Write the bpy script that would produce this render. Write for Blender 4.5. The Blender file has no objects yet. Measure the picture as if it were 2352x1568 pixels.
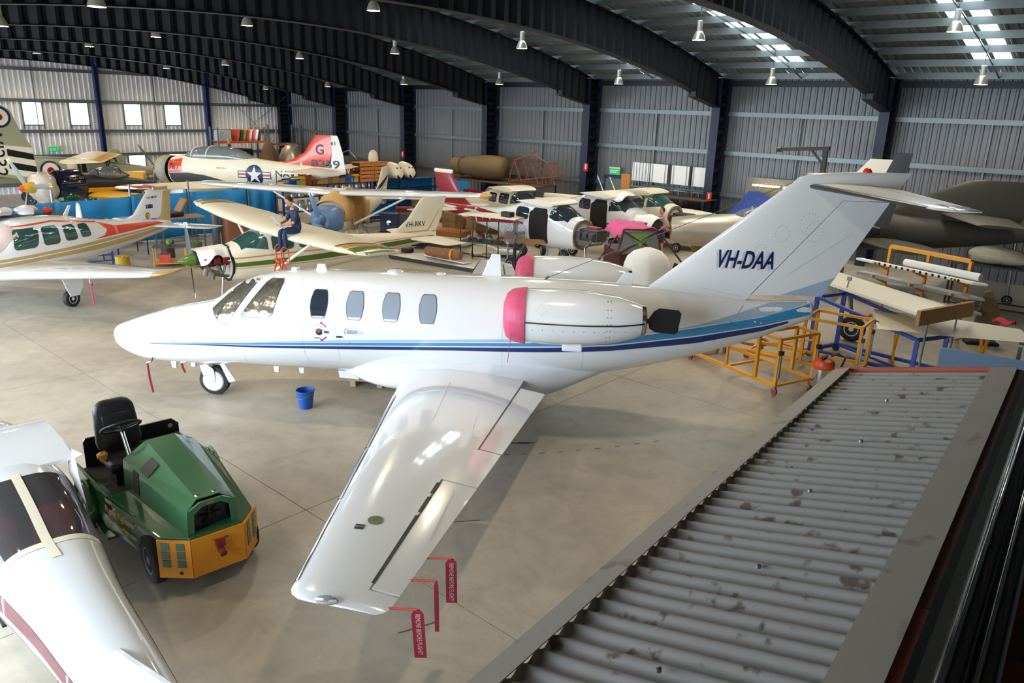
import bpy, bmesh, math, random
from mathutils import Vector, Matrix, noise
from mathutils.bvhtree import BVHTree
from math import sin, cos, pi, radians, sqrt, atan2
random.seed(7)
scene = bpy.context.scene
COL = scene.collection
# ---------------------------------------------------------------- camera
cd = bpy.data.cameras.new('camera'); cam = bpy.data.objects.new('camera', cd); COL.objects.link(cam)
cd.sensor_width = 36; cd.lens = 1745/2352*36; cd.clip_start = .05; cd.clip_end = 400
yaw, pit, rol = radians(41.1), radians(17.2), radians(-1.749)
Fw = Vector((-sin(yaw)*cos(pit), cos(yaw)*cos(pit), -sin(pit))); Rt = Vector((cos(yaw), sin(yaw), 0)); Dn = Fw.cross(Rt)
R2 = cos(rol)*Rt + sin(rol)*Dn; D2 = -sin(rol)*Rt + cos(rol)*Dn
cam.matrix_world = Matrix(((R2.x, -D2.x, -Fw.x, 0), (R2.y, -D2.y, -Fw.y, 0), (R2.z, -D2.z, -Fw.z, 5.05), (0, 0, 0, 1)))
scene.camera = cam
# ---------------------------------------------------------------- world: bright overcast sky
w = bpy.data.worlds.new('world'); scene.world = w; w.use_nodes = True
bg = w.node_tree.nodes['Background']; bg.inputs[0].default_value = (.76, .88, 1, 1); bg.inputs[1].default_value = 6.0
vs = scene.view_settings; vs.view_transform = 'Standard'; vs.look = 'None'; vs.exposure = 1.12; vs.gamma = 1.0; vs.use_curve_mapping = False
DOOR = (-44.5, -3.0, 5.7)      # open hangar door in the near long wall: x0, x1, height
YF = -4.0                      # near long wall
def portal(loc, rot, sx, sy):
    l = bpy.data.lights.new('portal', 'AREA'); l.shape = 'RECTANGLE'; l.size = sx; l.size_y = sy; l.cycles.is_portal = True
    o = bpy.data.objects.new('portal', l); o.location = loc; o.rotation_euler = rot; COL.objects.link(o)
portal(((DOOR[0]+DOOR[1])/2, YF-.1, DOOR[2]/2), (radians(90), 0, 0), DOOR[1]-DOOR[0], DOOR[2])
LAMP_W = 215
# ---------------------------------------------------------------- helpers
def lin(h):
    h = h.lstrip('#'); c = [int(h[i:i+2], 16)/255 for i in (0, 2, 4)]
    return [x/12.92 if x <= .04045 else ((x+.055)/1.055)**2.4 for x in c]
MT = {}
def M(name, hexc='#808080', r=.5, m=0., var=.08, sc=6., bump=0., bsc=40., coat=0., emit=0., trans=0., spec=.5, fres=1.45):
    if name in MT: return MT[name]
    mt = bpy.data.materials.new(name); mt.use_nodes = True; nt = mt.node_tree; N = nt.nodes; L = nt.links
    b = N['Principled BSDF']; c = lin(hexc)
    tc = N.new('ShaderNodeTexCoord'); nz = N.new('ShaderNodeTexNoise'); nz.inputs['Scale'].default_value = sc; nz.inputs['Detail'].default_value = 4
    L.new(tc.outputs['Object'], nz.inputs['Vector'])
    mx = N.new('ShaderNodeMix'); mx.data_type = 'RGBA'
    mx.inputs[6].default_value = [max(0, x*(1-var)) for x in c]+[1]; mx.inputs[7].default_value = [min(1, x*(1+var)) for x in c]+[1]
    L.new(nz.outputs['Fac'], mx.inputs[0]); L.new(mx.outputs[2], b.inputs['Base Color'])
    b.inputs['Roughness'].default_value = r; b.inputs['Metallic'].default_value = m; b.inputs['Specular IOR Level'].default_value = spec
    if coat: b.inputs['Coat Weight'].default_value = coat; b.inputs['Coat Roughness'].default_value = .04
    if emit: L.new(mx.outputs[2], b.inputs['Emission Color']); b.inputs['Emission Strength'].default_value = emit
    if trans: b.inputs['Transmission Weight'].default_value = trans; b.inputs['IOR'].default_value = fres
    if bump:
        n2 = N.new('ShaderNodeTexNoise'); n2.inputs['Scale'].default_value = bsc; L.new(tc.outputs['Object'], n2.inputs['Vector'])
        bp = N.new('ShaderNodeBump'); bp.inputs['Strength'].default_value = bump; bp.inputs['Distance'].default_value = .02
        L.new(n2.outputs['Fac'], bp.inputs['Height']); L.new(bp.outputs[0], b.inputs['Normal'])
    MT[name] = mt; return mt
def glassy(name, hexc='#808080', alpha=.45, r=.05):
    # thin pane: part see-through, part glossy reflection
    if name in MT: return MT[name]
    mt = bpy.data.materials.new(name); mt.use_nodes = True; nt = mt.node_tree; N = nt.nodes; L = nt.links
    for n in list(N): N.remove(n)
    o = N.new('ShaderNodeOutputMaterial'); t = N.new('ShaderNodeBsdfTransparent'); t.inputs[0].default_value = lin(hexc)+[1]
    g = N.new('ShaderNodeBsdfGlossy'); g.inputs['Roughness'].default_value = r
    f = N.new('ShaderNodeFresnel'); f.inputs[0].default_value = 1.5
    nz = N.new('ShaderNodeTexNoise'); nz.inputs['Scale'].default_value = 3
    ma = N.new('ShaderNodeMath'); ma.operation = 'MULTIPLY_ADD'; ma.inputs[1].default_value = .08; L.new(nz.outputs['Fac'], ma.inputs[0]); L.new(f.outputs[0], ma.inputs[2])
    m1 = N.new('ShaderNodeMixShader'); L.new(ma.outputs[0], m1.inputs[0]); L.new(t.outputs[0], m1.inputs[1]); L.new(g.outputs[0], m1.inputs[2])
    d = N.new('ShaderNodeBsdfDiffuse'); d.inputs[0].default_value = lin(hexc)+[1]
    m2 = N.new('ShaderNodeMixShader'); m2.inputs[0].default_value = alpha; L.new(m1.outputs[0], m2.inputs[2]); L.new(d.outputs[0], m2.inputs[1])
    L.new(m2.outputs[0], o.inputs[0]); MT[name] = mt; return mt
def T(o, label, cat, group=None, kind=None):
    o['label'] = label; o['category'] = cat
    if group: o['group'] = group
    if kind: o['kind'] = kind
    return o
def E(name, label, cat, loc=(0, 0, 0), rz=0., group=None, s=1.):
    o = bpy.data.objects.new(name, None); COL.objects.link(o); o.empty_display_size = .2
    o.location = loc; o.rotation_euler = (0, 0, rz); o.scale = (s, s, s); return T(o, label, cat, group)
def V(*a): return Vector(a)
class MB:
    def __init__(s): s.v = []; s.f = []
    def add(s, v, f):
        k = len(s.v); s.v += [Vector(p) for p in v]; s.f += [tuple(i+k for i in q) for q in f]; return s
    def box(s, c, d, rz=0., R=None):
        x, y, z = d[0]/2, d[1]/2, d[2]/2; R = R or Matrix.Rotation(rz, 3, 'Z'); c = Vector(c)
        return s.add([c+R@Vector(p) for p in ((-x,-y,-z),(x,-y,-z),(x,y,-z),(-x,y,-z),(-x,-y,z),(x,-y,z),(x,y,z),(-x,y,z))],
              [(0,3,2,1),(4,5,6,7),(0,1,5,4),(1,2,6,5),(2,3,7,6),(3,0,4,7)])
    def bar(s, p, q, w, h=None, up=(0, 0, 1)):      # square bar p->q
        p, q = Vector(p), Vector(q); h = h or w; d = (q-p).normalized(); u = Vector(up)
        if abs(d.dot(u)) > .98: u = Vector((1, 0, 0))
        a = d.cross(u).normalized()*w/2; b = a.cross(d).normalized()*h/2
        return s.add([p-a-b, p+a-b, p+a+b, p-a+b, q-a-b, q+a-b, q+a+b, q-a+b], [(0,1,2,3),(7,6,5,4),(0,4,5,1),(1,5,6,2),(2,6,7,3),(3,7,4,0)])
    def tube(s, p, q, r, r2=None, n=8):
        p, q = Vector(p), Vector(q); r2 = r if r2 is None else r2; d = (q-p).normalized()
        a = d.orthogonal().normalized(); b = d.cross(a)
        ring = lambda c, k: [c+(a*cos(2*pi*i/n)+b*sin(2*pi*i/n))*k for i in range(n)]
        return s.add(ring(p, r)+ring(q, r2), [(i, (i+1) % n, n+(i+1) % n, n+i) for i in range(n)]+[tuple(range(n))[::-1], tuple(range(n, 2*n))])
    def path(s, pts, r, n=6):
        pts = [Vector(p) for p in pts]; k = len(pts); vs_ = []; a = None
        for i, p in enumerate(pts):
            d = (pts[min(i+1, k-1)]-pts[max(i-1, 0)]).normalized()
            a = d.orthogonal().normalized() if a is None else (a-d*a.dot(d)).normalized()
            b = d.cross(a); rr = r[i] if isinstance(r, (list, tuple)) else r
            vs_ += [p+(a*cos(2*pi*j/n)+b*sin(2*pi*j/n))*rr for j in range(n)]
        fs = [(i*n+j, i*n+(j+1) % n, (i+1)*n+(j+1) % n, (i+1)*n+j) for i in range(k-1) for j in range(n)]
        return s.add(vs_, fs+[tuple(range(n))[::-1], tuple(range((k-1)*n, k*n))])
    def lathe(s, prof, o=(0, 0, 0), ax=(0, 0, 1), n=24, cap=True):
        o = Vector(o); d = Vector(ax).normalized(); a = d.orthogonal().normalized(); b = d.cross(a); k = len(prof); vs_ = []
        for r, h in prof: vs_ += [o+d*h+(a*cos(2*pi*j/n)+b*sin(2*pi*j/n))*r for j in range(n)]
        fs = [(i*n+j, i*n+(j+1) % n, (i+1)*n+(j+1) % n, (i+1)*n+j) for i in range(k-1) for j in range(n)]
        if cap: fs += [tuple(range(n))[::-1], tuple(range((k-1)*n, k*n))]
        return s.add(vs_, fs)
    def prism(s, poly, a, b, pl='xz'):
        g = {'xz': lambda p, t: (p[0], t, p[1]), 'xy': lambda p, t: (p[0], p[1], t), 'yz': lambda p, t: (t, p[0], p[1])}[pl]
        n = len(poly)
        return s.add([g(p, a) for p in poly]+[g(p, b) for p in poly], [tuple(range(n)), tuple(range(2*n-1, n-1, -1))]+[(i, n+i, n+(i+1) % n, (i+1) % n) for i in range(n)])
    def rings(s, rs, cap=True):
        n = len(rs[0]); k = len(rs); vs_ = [p for r in rs for p in r]
        fs = [(i*n+j, i*n+(j+1) % n, (i+1)*n+(j+1) % n, (i+1)*n+j) for i in range(k-1) for j in range(n)]
        if cap: fs += [tuple(range(n))[::-1], tuple(range((k-1)*n, k*n))]
        return s.add(vs_, fs)
    def grid(s, fn, nu, nv):
        return s.add([fn(i/nu, j/nv) for i in range(nu+1) for j in range(nv+1)],
                     [(i*(nv+1)+j, (i+1)*(nv+1)+j, (i+1)*(nv+1)+j+1, i*(nv+1)+j+1) for i in range(nu) for j in range(nv)])
    def blob(s, c, d, seed=0, amp=.15, n=10, m=7, fr=1.7):   # lumpy closed form
        c = Vector(c); rs = []
        for i in range(m+1):
            t = pi*(.02+.96*i/m); ring = []
            for j in range(n):
                q = Vector((sin(t)*cos(2*pi*j/n), sin(t)*sin(2*pi*j/n), cos(t))); k = 1+amp*2*noise.noise(q*fr+Vector((seed*3.7, seed, 1)))
                ring.append(c+Vector((q.x*d[0]/2*k, q.y*d[1]/2*k, q.z*d[2]/2*k)))
            rs.append(ring)
        return s.rings(rs)
    def bm(s, solid=True):
        b = bmesh.new(); vv = [b.verts.new(p) for p in s.v]
        for f in s.f:
            try: b.faces.new([vv[i] for i in f])
            except ValueError: pass
        if solid: bmesh.ops.recalc_face_normals(b, faces=b.faces)
        return b
    def build(s, name, mat, parent=None, smooth=35, bev=0., solid=True, thick=0.):
        b = s.bm(solid)
        if bev: bmesh.ops.bevel(b, geom=[e for e in b.edges if e.is_manifold and e.calc_face_angle(0) > .6], offset=bev, segments=2, affect='EDGES', profile=.5)
        me = bpy.data.meshes.new(name); b.to_mesh(me); b.free()
        o = bpy.data.objects.new(name, me); COL.objects.link(o)
        me.materials.append(mat)
        if smooth: me.shade_smooth(); me.set_sharp_from_angle(angle=radians(smooth))
        if parent is not None: o.parent = parent
        if thick: k = o.modifiers.new('solid', 'SOLIDIFY'); k.thickness = thick; k.offset = 0
        return o
def ST(o, kind='structure'): o['kind'] = kind; return o
def cat(P, n):       # smooth interpolation of rows
    out = []; k = len(P)
    for i in range(k-1):
        p0, p1, p2, p3 = P[max(i-1, 0)], P[i], P[i+1], P[min(i+2, k-1)]
        for j in range(n):
            t = j/n
            row = []
            for a, b_, c, d in zip(p0, p1, p2, p3):
                h1 = (c-a)/2 if i > 0 else (c-b_); h2 = (d-b_)/2 if i < k-2 else (c-b_)
                # limit overshoot
                row.append((2*t**3-3*t*t+1)*b_+(t**3-2*t*t+t)*h1+(-2*t**3+3*t*t)*c+(t**3-t*t)*h2)
            out.append(row)
    out.append(list(P[-1])); return out
def fus(secs, n=28, sub=3, p=2.):       # rows: x, zc, half width, half height [, exponent]
    rows = cat([list(r)+[p]*(5-len(r)) for r in secs], sub); rs = []
    for x, zc, hw, hh, e in rows:
        ring = []
        for j in range(n):
            a = 2*pi*j/n; ca, sa = cos(a), sin(a)
            ring.append(Vector((x, math.copysign(abs(ca)**(2/e), ca)*max(hw, .004), zc+math.copysign(abs(sa)**(2/e), sa)*max(hh, .004))))
        rs.append(ring)
    return MB().rings(rs)
def naca(t, x): return 5*t*(.2969*sqrt(max(x, 0))-.126*x-.3516*x*x+.2843*x**3-.1015*x**4)
def foil(secs, a=0., b=1., n=10, vert=False, camber=.02, m=None):   # rows: x_le, y, z, chord, thickness ratio
    m = m or MB(); rs = []
    for row in secs:
        x, y, z, c, t = row[:5]; tw = row[5] if len(row) > 5 else 0.
        xs = [a+(b-a)*(1-cos(pi*i/n))/2 if a == 0 else a+(b-a)*i/n for i in range(n+1)]
        ring = []
        for i in range(n, -1, -1):
            q = xs[i]; h = max(naca(t, q)*c, .002)+(4*camber*q*(1-q)*c); ring.append((x+q*c, y+h, z) if vert else (x+q*c, y, z+h-tw*q))
        for i in range(0 if a else 1, n+1):
            q = xs[i]; h = -max(naca(t, q)*c, .002)+(4*camber*q*(1-q)*c); ring.append((x+q*c, y+h, z) if vert else (x+q*c, y, z+h-tw*q))
        rs.append([Vector(p) for p in ring])
    return m.rings(rs)
def bvh(*objs):
    vs_, fs = [], []
    for o in objs:
        k = len(vs_); vs_ += [v.co.copy() for v in o.data.vertices]; fs += [[i+k for i in p.vertices] for p in o.data.polygons]
    return BVHTree.FromPolygons(vs_, fs)
AX = {'y-': (lambda u, v: Vector((u, -9, v)), Vector((0, 1, 0))), 'y+': (lambda u, v: Vector((u, 9, v)), Vector((0, -1, 0))),
      'z+': (lambda u, v: Vector((u, v, 9)), Vector((0, 0, -1))), 'x+': (lambda u, v: Vector((9, u, v)), Vector((-1, 0, 0))), 'x-': (lambda u, v: Vector((-9, u, v)), Vector((1, 0, 0)))}
def decal(name, mat, parent, tree, polys, ax='y-', d=.12, off=.006, mesh2d=None, back=None):
    # flat outlines (u,v) cut fine and laid on the surface met along the axis
    b = bmesh.new()
    if mesh2d: b.from_mesh(mesh2d)
    for P in polys or []:
        try: b.faces.new([b.verts.new((p[0], p[1], 0)) for p in P])
        except ValueError: pass
    bmesh.ops.triangulate(b, faces=b.faces)
    us = [v.co.x for v in b.verts]; vv = [v.co.y for v in b.verts]
    for lo, hi, nrm in ((min(us), max(us), (1, 0, 0)), (min(vv), max(vv), (0, 1, 0))):
        q = math.floor(lo/d)*d+d
        while q < hi:
            bmesh.ops.bisect_plane(b, geom=b.verts[:]+b.edges[:]+b.faces[:], plane_co=Vector(nrm)*q, plane_no=nrm); q += d
    o0, dr = AX[ax]; bad = []
    for v in b.verts:
        h = tree.ray_cast(o0(v.co.x, v.co.y), dr)
        if h[0] is None: bad.append(v); v.co = o0(v.co.x, v.co.y); continue
        nn = h[1] if h[1].dot(dr) < 0 else -h[1]; v.co = h[0]+nn*off
    bmesh.ops.delete(b, geom=bad, context='VERTS')
    me = bpy.data.meshes.new(name); b.to_mesh(me); b.free(); me.materials.append(mat); me.shade_smooth()
    o = bpy.data.objects.new(name, me); COL.objects.link(o); o.parent = parent; return o
def band(lo, hi): return [list(lo)+list(hi)[::-1]]
def strip(lo, hi):   # quads between two polylines of equal length
    return [[lo[i], lo[i+1], hi[i+1], hi[i]] for i in range(len(lo)-1)]
def rrect(cx, cy, w, h, r=.4, n=5, sk=0., tw=1.):
    r = min(w, h)*r; P = []
    for sx, sy, a0 in ((1, 1, 0), (-1, 1, 90), (-1, -1, 180), (1, -1, 270)):
        for i in range(n+1):
            a = radians(a0+90*i/n); y = sy*(h/2-r)+r*sin(a); P.append((cx+(sx*(w/2-r)+r*cos(a))*(tw if y > 0 else 1)+sk*y, cy+y))
    return P
def circ(cx, cy, r, n=24, k=1.): return [(cx+r*cos(2*pi*i/n), cy+r*k*sin(2*pi*i/n)) for i in range(n)]
def ringpoly(cx, cy, r0, r1, n=28):
    return [[(cx+a*cos(t), cy+a*sin(t)) for a, t in ((r0, 2*pi*i/n), (r1, 2*pi*i/n), (r1, 2*pi*(i+1)/n), (r0, 2*pi*(i+1)/n))] for i in range(n)]
def text2d(txt, x, y, h, w=None, shear=0., rot=0., mir=False, bold=0., align='LEFT'):
    c = bpy.data.curves.new('t', 'FONT'); c.body = txt; c.size = 1; c.shear = shear; c.offset = bold; c.align_x = align; c.resolution_u = 3
    o = bpy.data.objects.new('t', c); COL.objects.link(o); dg = bpy.context.evaluated_depsgraph_get()
    me = bpy.data.meshes.new_from_object(o.evaluated_get(dg)); bpy.data.objects.remove(o); bpy.data.curves.remove(c)
    xs = [v.co.x for v in me.vertices]; ys = [v.co.y for v in me.vertices]; x0, x1, y0, y1 = min(xs), max(xs), min(ys), max(ys)
    sy = h/(y1-y0); sx = w/(x1-x0) if w else sy
    for v in me.vertices:
        p = (v.co.x-x0)*sx, (v.co.y-y0)*sy
        if mir: p = (-p[0], p[1])
        v.co = (x+p[0]*cos(rot)-p[1]*sin(rot), y+p[0]*sin(rot)+p[1]*cos(rot), 0)
    return me
def flat_text(name, mat, parent, txt, mtx, h, w=None, shear=0., bold=0.):   # text lying on a plane given by a matrix
    me = text2d(txt, 0, 0, h, w, shear, bold=bold); me.transform(mtx); me.materials.clear(); me.materials.append(mat)
    o = bpy.data.objects.new(name, me); COL.objects.link(o); o.parent = parent; return o
def copy_tree(o, parent=None):
    c = o.copy(); COL.objects.link(c)
    if parent is not None: c.parent = parent
    for ch in list(o.children): copy_tree(ch, c)
    return c
def wheel(parent, c, r, wd, ax=(0, 1, 0), hub='hub_white', name='wheel'):
    c = Vector(c); d = Vector(ax).normalized()
    t = MB().lathe([(r*.55, -wd*.42), (r*.8, -wd/2), (r*.95, -wd*.42), (r, -wd*.2), (r, wd*.2), (r*.95, wd*.42), (r*.8, wd/2), (r*.55, wd*.42)], c, d, 28).build(name, M('tyre_rubber', '#1b1b1d', .7, var=.3), parent)
    MB().lathe([(r*.12, -wd*.46), (r*.3, -wd*.36), (r*.57, -wd*.44), (r*.57, wd*.44), (r*.3, wd*.36), (r*.12, wd*.46)], c, d, 20).build('hub', MT[hub], t); return t
M('hub_white', '#d8d8d4', .4); M('hub_grey', '#8a8c8e', .4, .6)
WHITE = M('aircraft_white', '#dfe1e3', .16, 0, .02, 3, coat=1.); CREAM = M('aged_cream_paint', '#e0d8c2', .4, 0, .06, 2); BLACK = M('black_paint', '#131417', .4)
CHROME = M('bright_metal', '#d5d8dc', .12, 1., .04); STEEL = M('grey_steel', '#8d9296', .4, .8); NAVY = M('navy_blue_paint', '#14204a', .4)
GLASS = glassy('tinted_glass', '#8fa3a8', .75); DGLASS = M('dark_window_glass', '#26303a', .06, 0, .2, 3, coat=1.)
# ================================================================ THE HANGAR
XL, YB, XR = -45.2, 29.0, 10.0
COLX = [-8.3-6.15*k for k in range(6)]
def fall(x): return -.026*max(0, -x-20)
def zroof(y): return 8.62-.0084*(y-12.5)**2
def floor_mat():
    m = bpy.data.materials.new('polished_concrete'); m.use_nodes = True; N = m.node_tree.nodes; L = m.node_tree.links; b = N['Principled BSDF']
    tc = N.new('ShaderNodeTexCoord')
    def nz(sc, det=5, dist=0., vec=None):
        n = N.new('ShaderNodeTexNoise'); n.inputs['Scale'].default_value = sc; n.inputs['Detail'].default_value = det; n.inputs['Distortion'].default_value = dist
        L.new(vec or tc.outputs['Object'], n.inputs['Vector']); return n.outputs['Fac']
    def ramp(s, a, bb, c0, c1):
        r = N.new('ShaderNodeValToRGB'); r.color_ramp.elements[0].position = a; r.color_ramp.elements[1].position = bb
        r.color_ramp.elements[0].color = c0; r.color_ramp.elements[1].color = c1; L.new(s, r.inputs[0]); return r.outputs[0]
    def mul(a, c, f=1.):
        x = N.new('ShaderNodeMix'); x.data_type = 'RGBA'; x.blend_type = 'MULTIPLY'; x.inputs[0].default_value = f; L.new(a, x.inputs[6]); L.new(c, x.inputs[7]); return x.outputs[2]
    g = lambda v: (v, v, v, 1)
    c = ramp(nz(.35, 6, .8), .3, .7, lin('#a2988a')+[1], lin('#bcb2a2')+[1])
    c = mul(c, ramp(nz(1.7, 8, 1.5),   .25, .6, g(.8), g(1)))
    c = mul(c, ramp(nz(22, 4), .2, .6, g(.93), g(1)))
    mp = N.new('ShaderNodeMapping'); mp.inputs['Scale'].default_value = (.6, 7, 1); mp.inputs['Rotation'].default_value = (0, 0, .5); L.new(tc.outputs['Object'], mp.inputs[0])
    c = mul(c, ramp(nz(2.2, 8, 2.5, mp.outputs[0]), .27, .36, g(.8), g(1)), .6)
    L.new(c, b.inputs['Base Color']); r = ramp(nz(3, 5), .3, .8, g(.36), g(.55)); L.new(r, b.inputs['Roughness']); b.inputs['Specular IOR Level'].default_value = .4
    return m
FLOOR = floor_mat()
fl = ST(MB().box((-16, 5, -.14), (70, 80, .2)).build('floor', M('joint_filler', '#4a443c', .9), smooth=0))
gx = [-52.2+7.25*0]+[XL+.05+((-7.72-XL) % 7.25)+7.25*k for k in range(-1, 8)]
gy = [-24.15+7.25*k for k in range(8)]; gx = sorted(g for g in gx if -50 < g < 14)
gx = [-46.]+[g for g in gx if -45 < g < 9]+[10.5]; gy = [-24.15]+[g for g in gy if -24 < g < 28.5]+[29.6]
for i in range(len(gx)-1):
    for j in range(len(gy)-1):
        a, b_, c, d = gx[i], gx[i+1], gy[j], gy[j+1]
        o = MB().box(((a+b_)/2, (c+d)/2, -.025), (b_-a-.011, d-c-.011, .05)).build('slab', FLOOR, fl, smooth=0)
# corrugated sheeting
WALLM = M('corrugated_wall_dim', '#696b6e', .45, .25, .07, .8); ROOFM = M('corrugated_steel_roof', '#7d807e', .5, .3, .1, .6)  # WALLM darkened to stand for dimmer light; the gable is the same sheeting
GALV = M('galvanised_steel', '#6f7878', .42, .6, .12, 9); DARK = M('dark_navy_steel', '#0e121d', .5, .1, .15, 2); NAVYST = M('navy_steel', '#1d2f63', .45, .1, .12, 2)
def wave(L0, L1, per=.25, h=.03):      # trapezoid ribs along a length
    P = []; t = L0
    while t < L1:
        for a, q in ((0, 0), (.52, 0), (.64, 1), (.88, 1)):
            if t+a*per <= L1: P.append((t+a*per, q*h))
        t += per
    P.append((L1, 0)); return P
def sheet(L0, L1, z0, z1, place, name, mat, per=.25):
    P = wave(L0, L1, per); n = len(P)
    return ST(MB().add([place(a, q, z0) for a, q in P]+[place(a, q, z1(a) if callable(z1) else z1) for a, q in P], [(i, i+1, n+i+1, n+i) for i in range(n-1)]).build(name, mat, smooth=0, solid=False))
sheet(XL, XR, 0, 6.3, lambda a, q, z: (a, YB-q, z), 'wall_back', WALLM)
sheet(YF, YB, 0, lambda y: zroof(y)+fall(XL)+.3, lambda a, q, z: (XL+q, a, z), 'wall_left', WALLM)
gw = bpy.data.objects['wall_left']
# cut the window openings out of the gable sheet by rebuilding it in strips
WIN = [(14.03, 3.98), (16.25, 3.98), (19.03, 3.98), (21.29, 3.98), (19.0, 1.25), (21.28, 1.25)]
def gable():
    P = wave(YF, YB, .25); m = MB(); ww, hh = .46, .56
    for (a, q), (b_, r) in zip(P[:-1], P[1:]):
        mid = (a+b_)/2; cuts = [0.]
        for y, z in sorted((w for w in WIN if abs(mid-w[0]) < ww), key=lambda t: t[1]): cuts += [z-hh, z+hh]
        top = zroof(mid)+fall(XL)+.3; cuts.append(top)
        for k in range(0, len(cuts), 2):
            m.add([(XL+q, a, cuts[k]), (XL+r, b_, cuts[k]), (XL+r, b_, cuts[k+1]), (XL+q, a, cuts[k+1])], [(0, 1, 2, 3)])
    return m
bpy.data.objects.remove(gw); ST(gable().build('wall_left', M('corrugated_wall_lit', '#d8d5d6', .45, .1, .06, .8), smooth=0, solid=False))  # same sheeting as the other walls, brighter light put into its colour
WFR = M('window_frame_steel', '#6f7a80', .5, .4)
WGL = glassy('window_pane', '#f4f8ff', .97, .02)
for i, (y, z) in enumerate(WIN):
    e = ST(E('window_%d' % (i+1), 'small square gable window', 'window', (XL, y, z))); del e['label'], e['category']
    f = MB()
    for p, q in (((-.47, .57), (.47, .57)), ((-.47, -.57), (.47, -.57))): f.bar((.02, p[0], p[1]), (.02, q[0], q[1]), .06)
    for s in (-1, 1): f.bar((.02, .47*s, -.57-.18), (.02, .47*s, .62), .06)
    f.build('window_frame', WFR, e, 0); MB().box((.01, 0, 0), (.008, .92, 1.12)).build('pane', WGL, e, 0)
# long wall the camera stands by, with the open door, and the far right gable
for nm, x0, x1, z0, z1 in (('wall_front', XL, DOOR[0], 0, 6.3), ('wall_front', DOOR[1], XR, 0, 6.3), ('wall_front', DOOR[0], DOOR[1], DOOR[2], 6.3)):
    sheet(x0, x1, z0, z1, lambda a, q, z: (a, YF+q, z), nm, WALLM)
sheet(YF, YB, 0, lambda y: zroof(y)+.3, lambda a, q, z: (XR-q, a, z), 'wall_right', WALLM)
# curved roof with translucent strips in three bays
SKY = [x for c in (-5.3, -11.45, -17.6) for x in ((c-.5, c-.1), (c+.06, c+.5))]
def roof(L0, L1, y0, y1, name, mat):
    P = wave(L0, L1, .25, .035); n = len(P); ny = max(2, int(abs(y1-y0)/1.2)); m = MB()
    m.add([(a, y0+(y1-y0)*j/ny, zroof(y0+(y1-y0)*j/ny)+fall(a)+.035-q) for j in range(ny+1) for a, q in P], [(j*n+i, j*n+i+1, (j+1)*n+i+1, (j+1)*n+i) for j in range(ny) for i in range(n-1)])
    return ST(m.build(name, mat, smooth=0, solid=False))
SKYM = bpy.data.materials.new('translucent_sheet'); SKYM.use_nodes = True; _n = SKYM.node_tree.nodes; _l = SKYM.node_tree.links
for q in list(_n):
    if q.type != 'OUTPUT_MATERIAL': _n.remove(q)
_t = _n.new('ShaderNodeBsdfTransparent'); _t.inputs[0].default_value = (.55, .55, .5, 1); _s = _n.new('ShaderNodeBsdfTranslucent'); _x = _n.new('ShaderNodeMixShader'); _z = _n.new('ShaderNodeTexNoise'); _z.inputs['Scale'].default_value = 4
_r = _n.new('ShaderNodeMapRange'); _r.inputs[3].default_value = .2; _r.inputs[4].default_value = .7; _l.new(_z.outputs['Fac'], _r.inputs[0]); _l.new(_r.outputs[0], _x.inputs[0])
_l.new(_t.outputs[0], _x.inputs[1]); _l.new(_s.outputs[0], _x.inputs[2]); _l.new(_x.outputs[0], [q for q in _n if q.type == 'OUTPUT_MATERIAL'][0].inputs[0])
edges = sorted([XL, XR, -20]+[e for s in SKY for e in s]); S0, S1 = 17.2, 27.6
for a, b_ in zip(edges[:-1], edges[1:]):
    if (a, b_) in SKY:
        roof(a, b_, YF, S0, 'ceiling', ROOFM); roof(a, b_, S1, YB+.3, 'ceiling', ROOFM); roof(a, b_, S0, S1, 'roof_light', SKYM)
    else: roof(a, b_, YF-.2, YB+.3, 'ceiling', ROOFM)
# purlins and their bridging
k = 0; y = 28.4
while y > -3.8:
    for x0, x1 in ((-20, XR), (XL, -20)):
        z0, z1 = zroof(y)-.12+fall(x0), zroof(y)-.12+fall(x1)
        ST(MB().bar((x0, y, z0), (x1, y, z1), .06, .2).build('purlin', GALV, smooth=0))
    y -= 1.22
for c in [x+3.07 for x in COLX]+[COLX[-1]-3.1]:
    m = MB(); P = [(c, 28.4-1.22*i, zroof(28.4-1.22*i)-.2+fall(c)) for i in range(27)]
    for p, q in zip(P[:-1], P[1:]): m.bar(p, q, .035)
    ST(m.build('bridging_bar', GALV, smooth=0))
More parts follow.
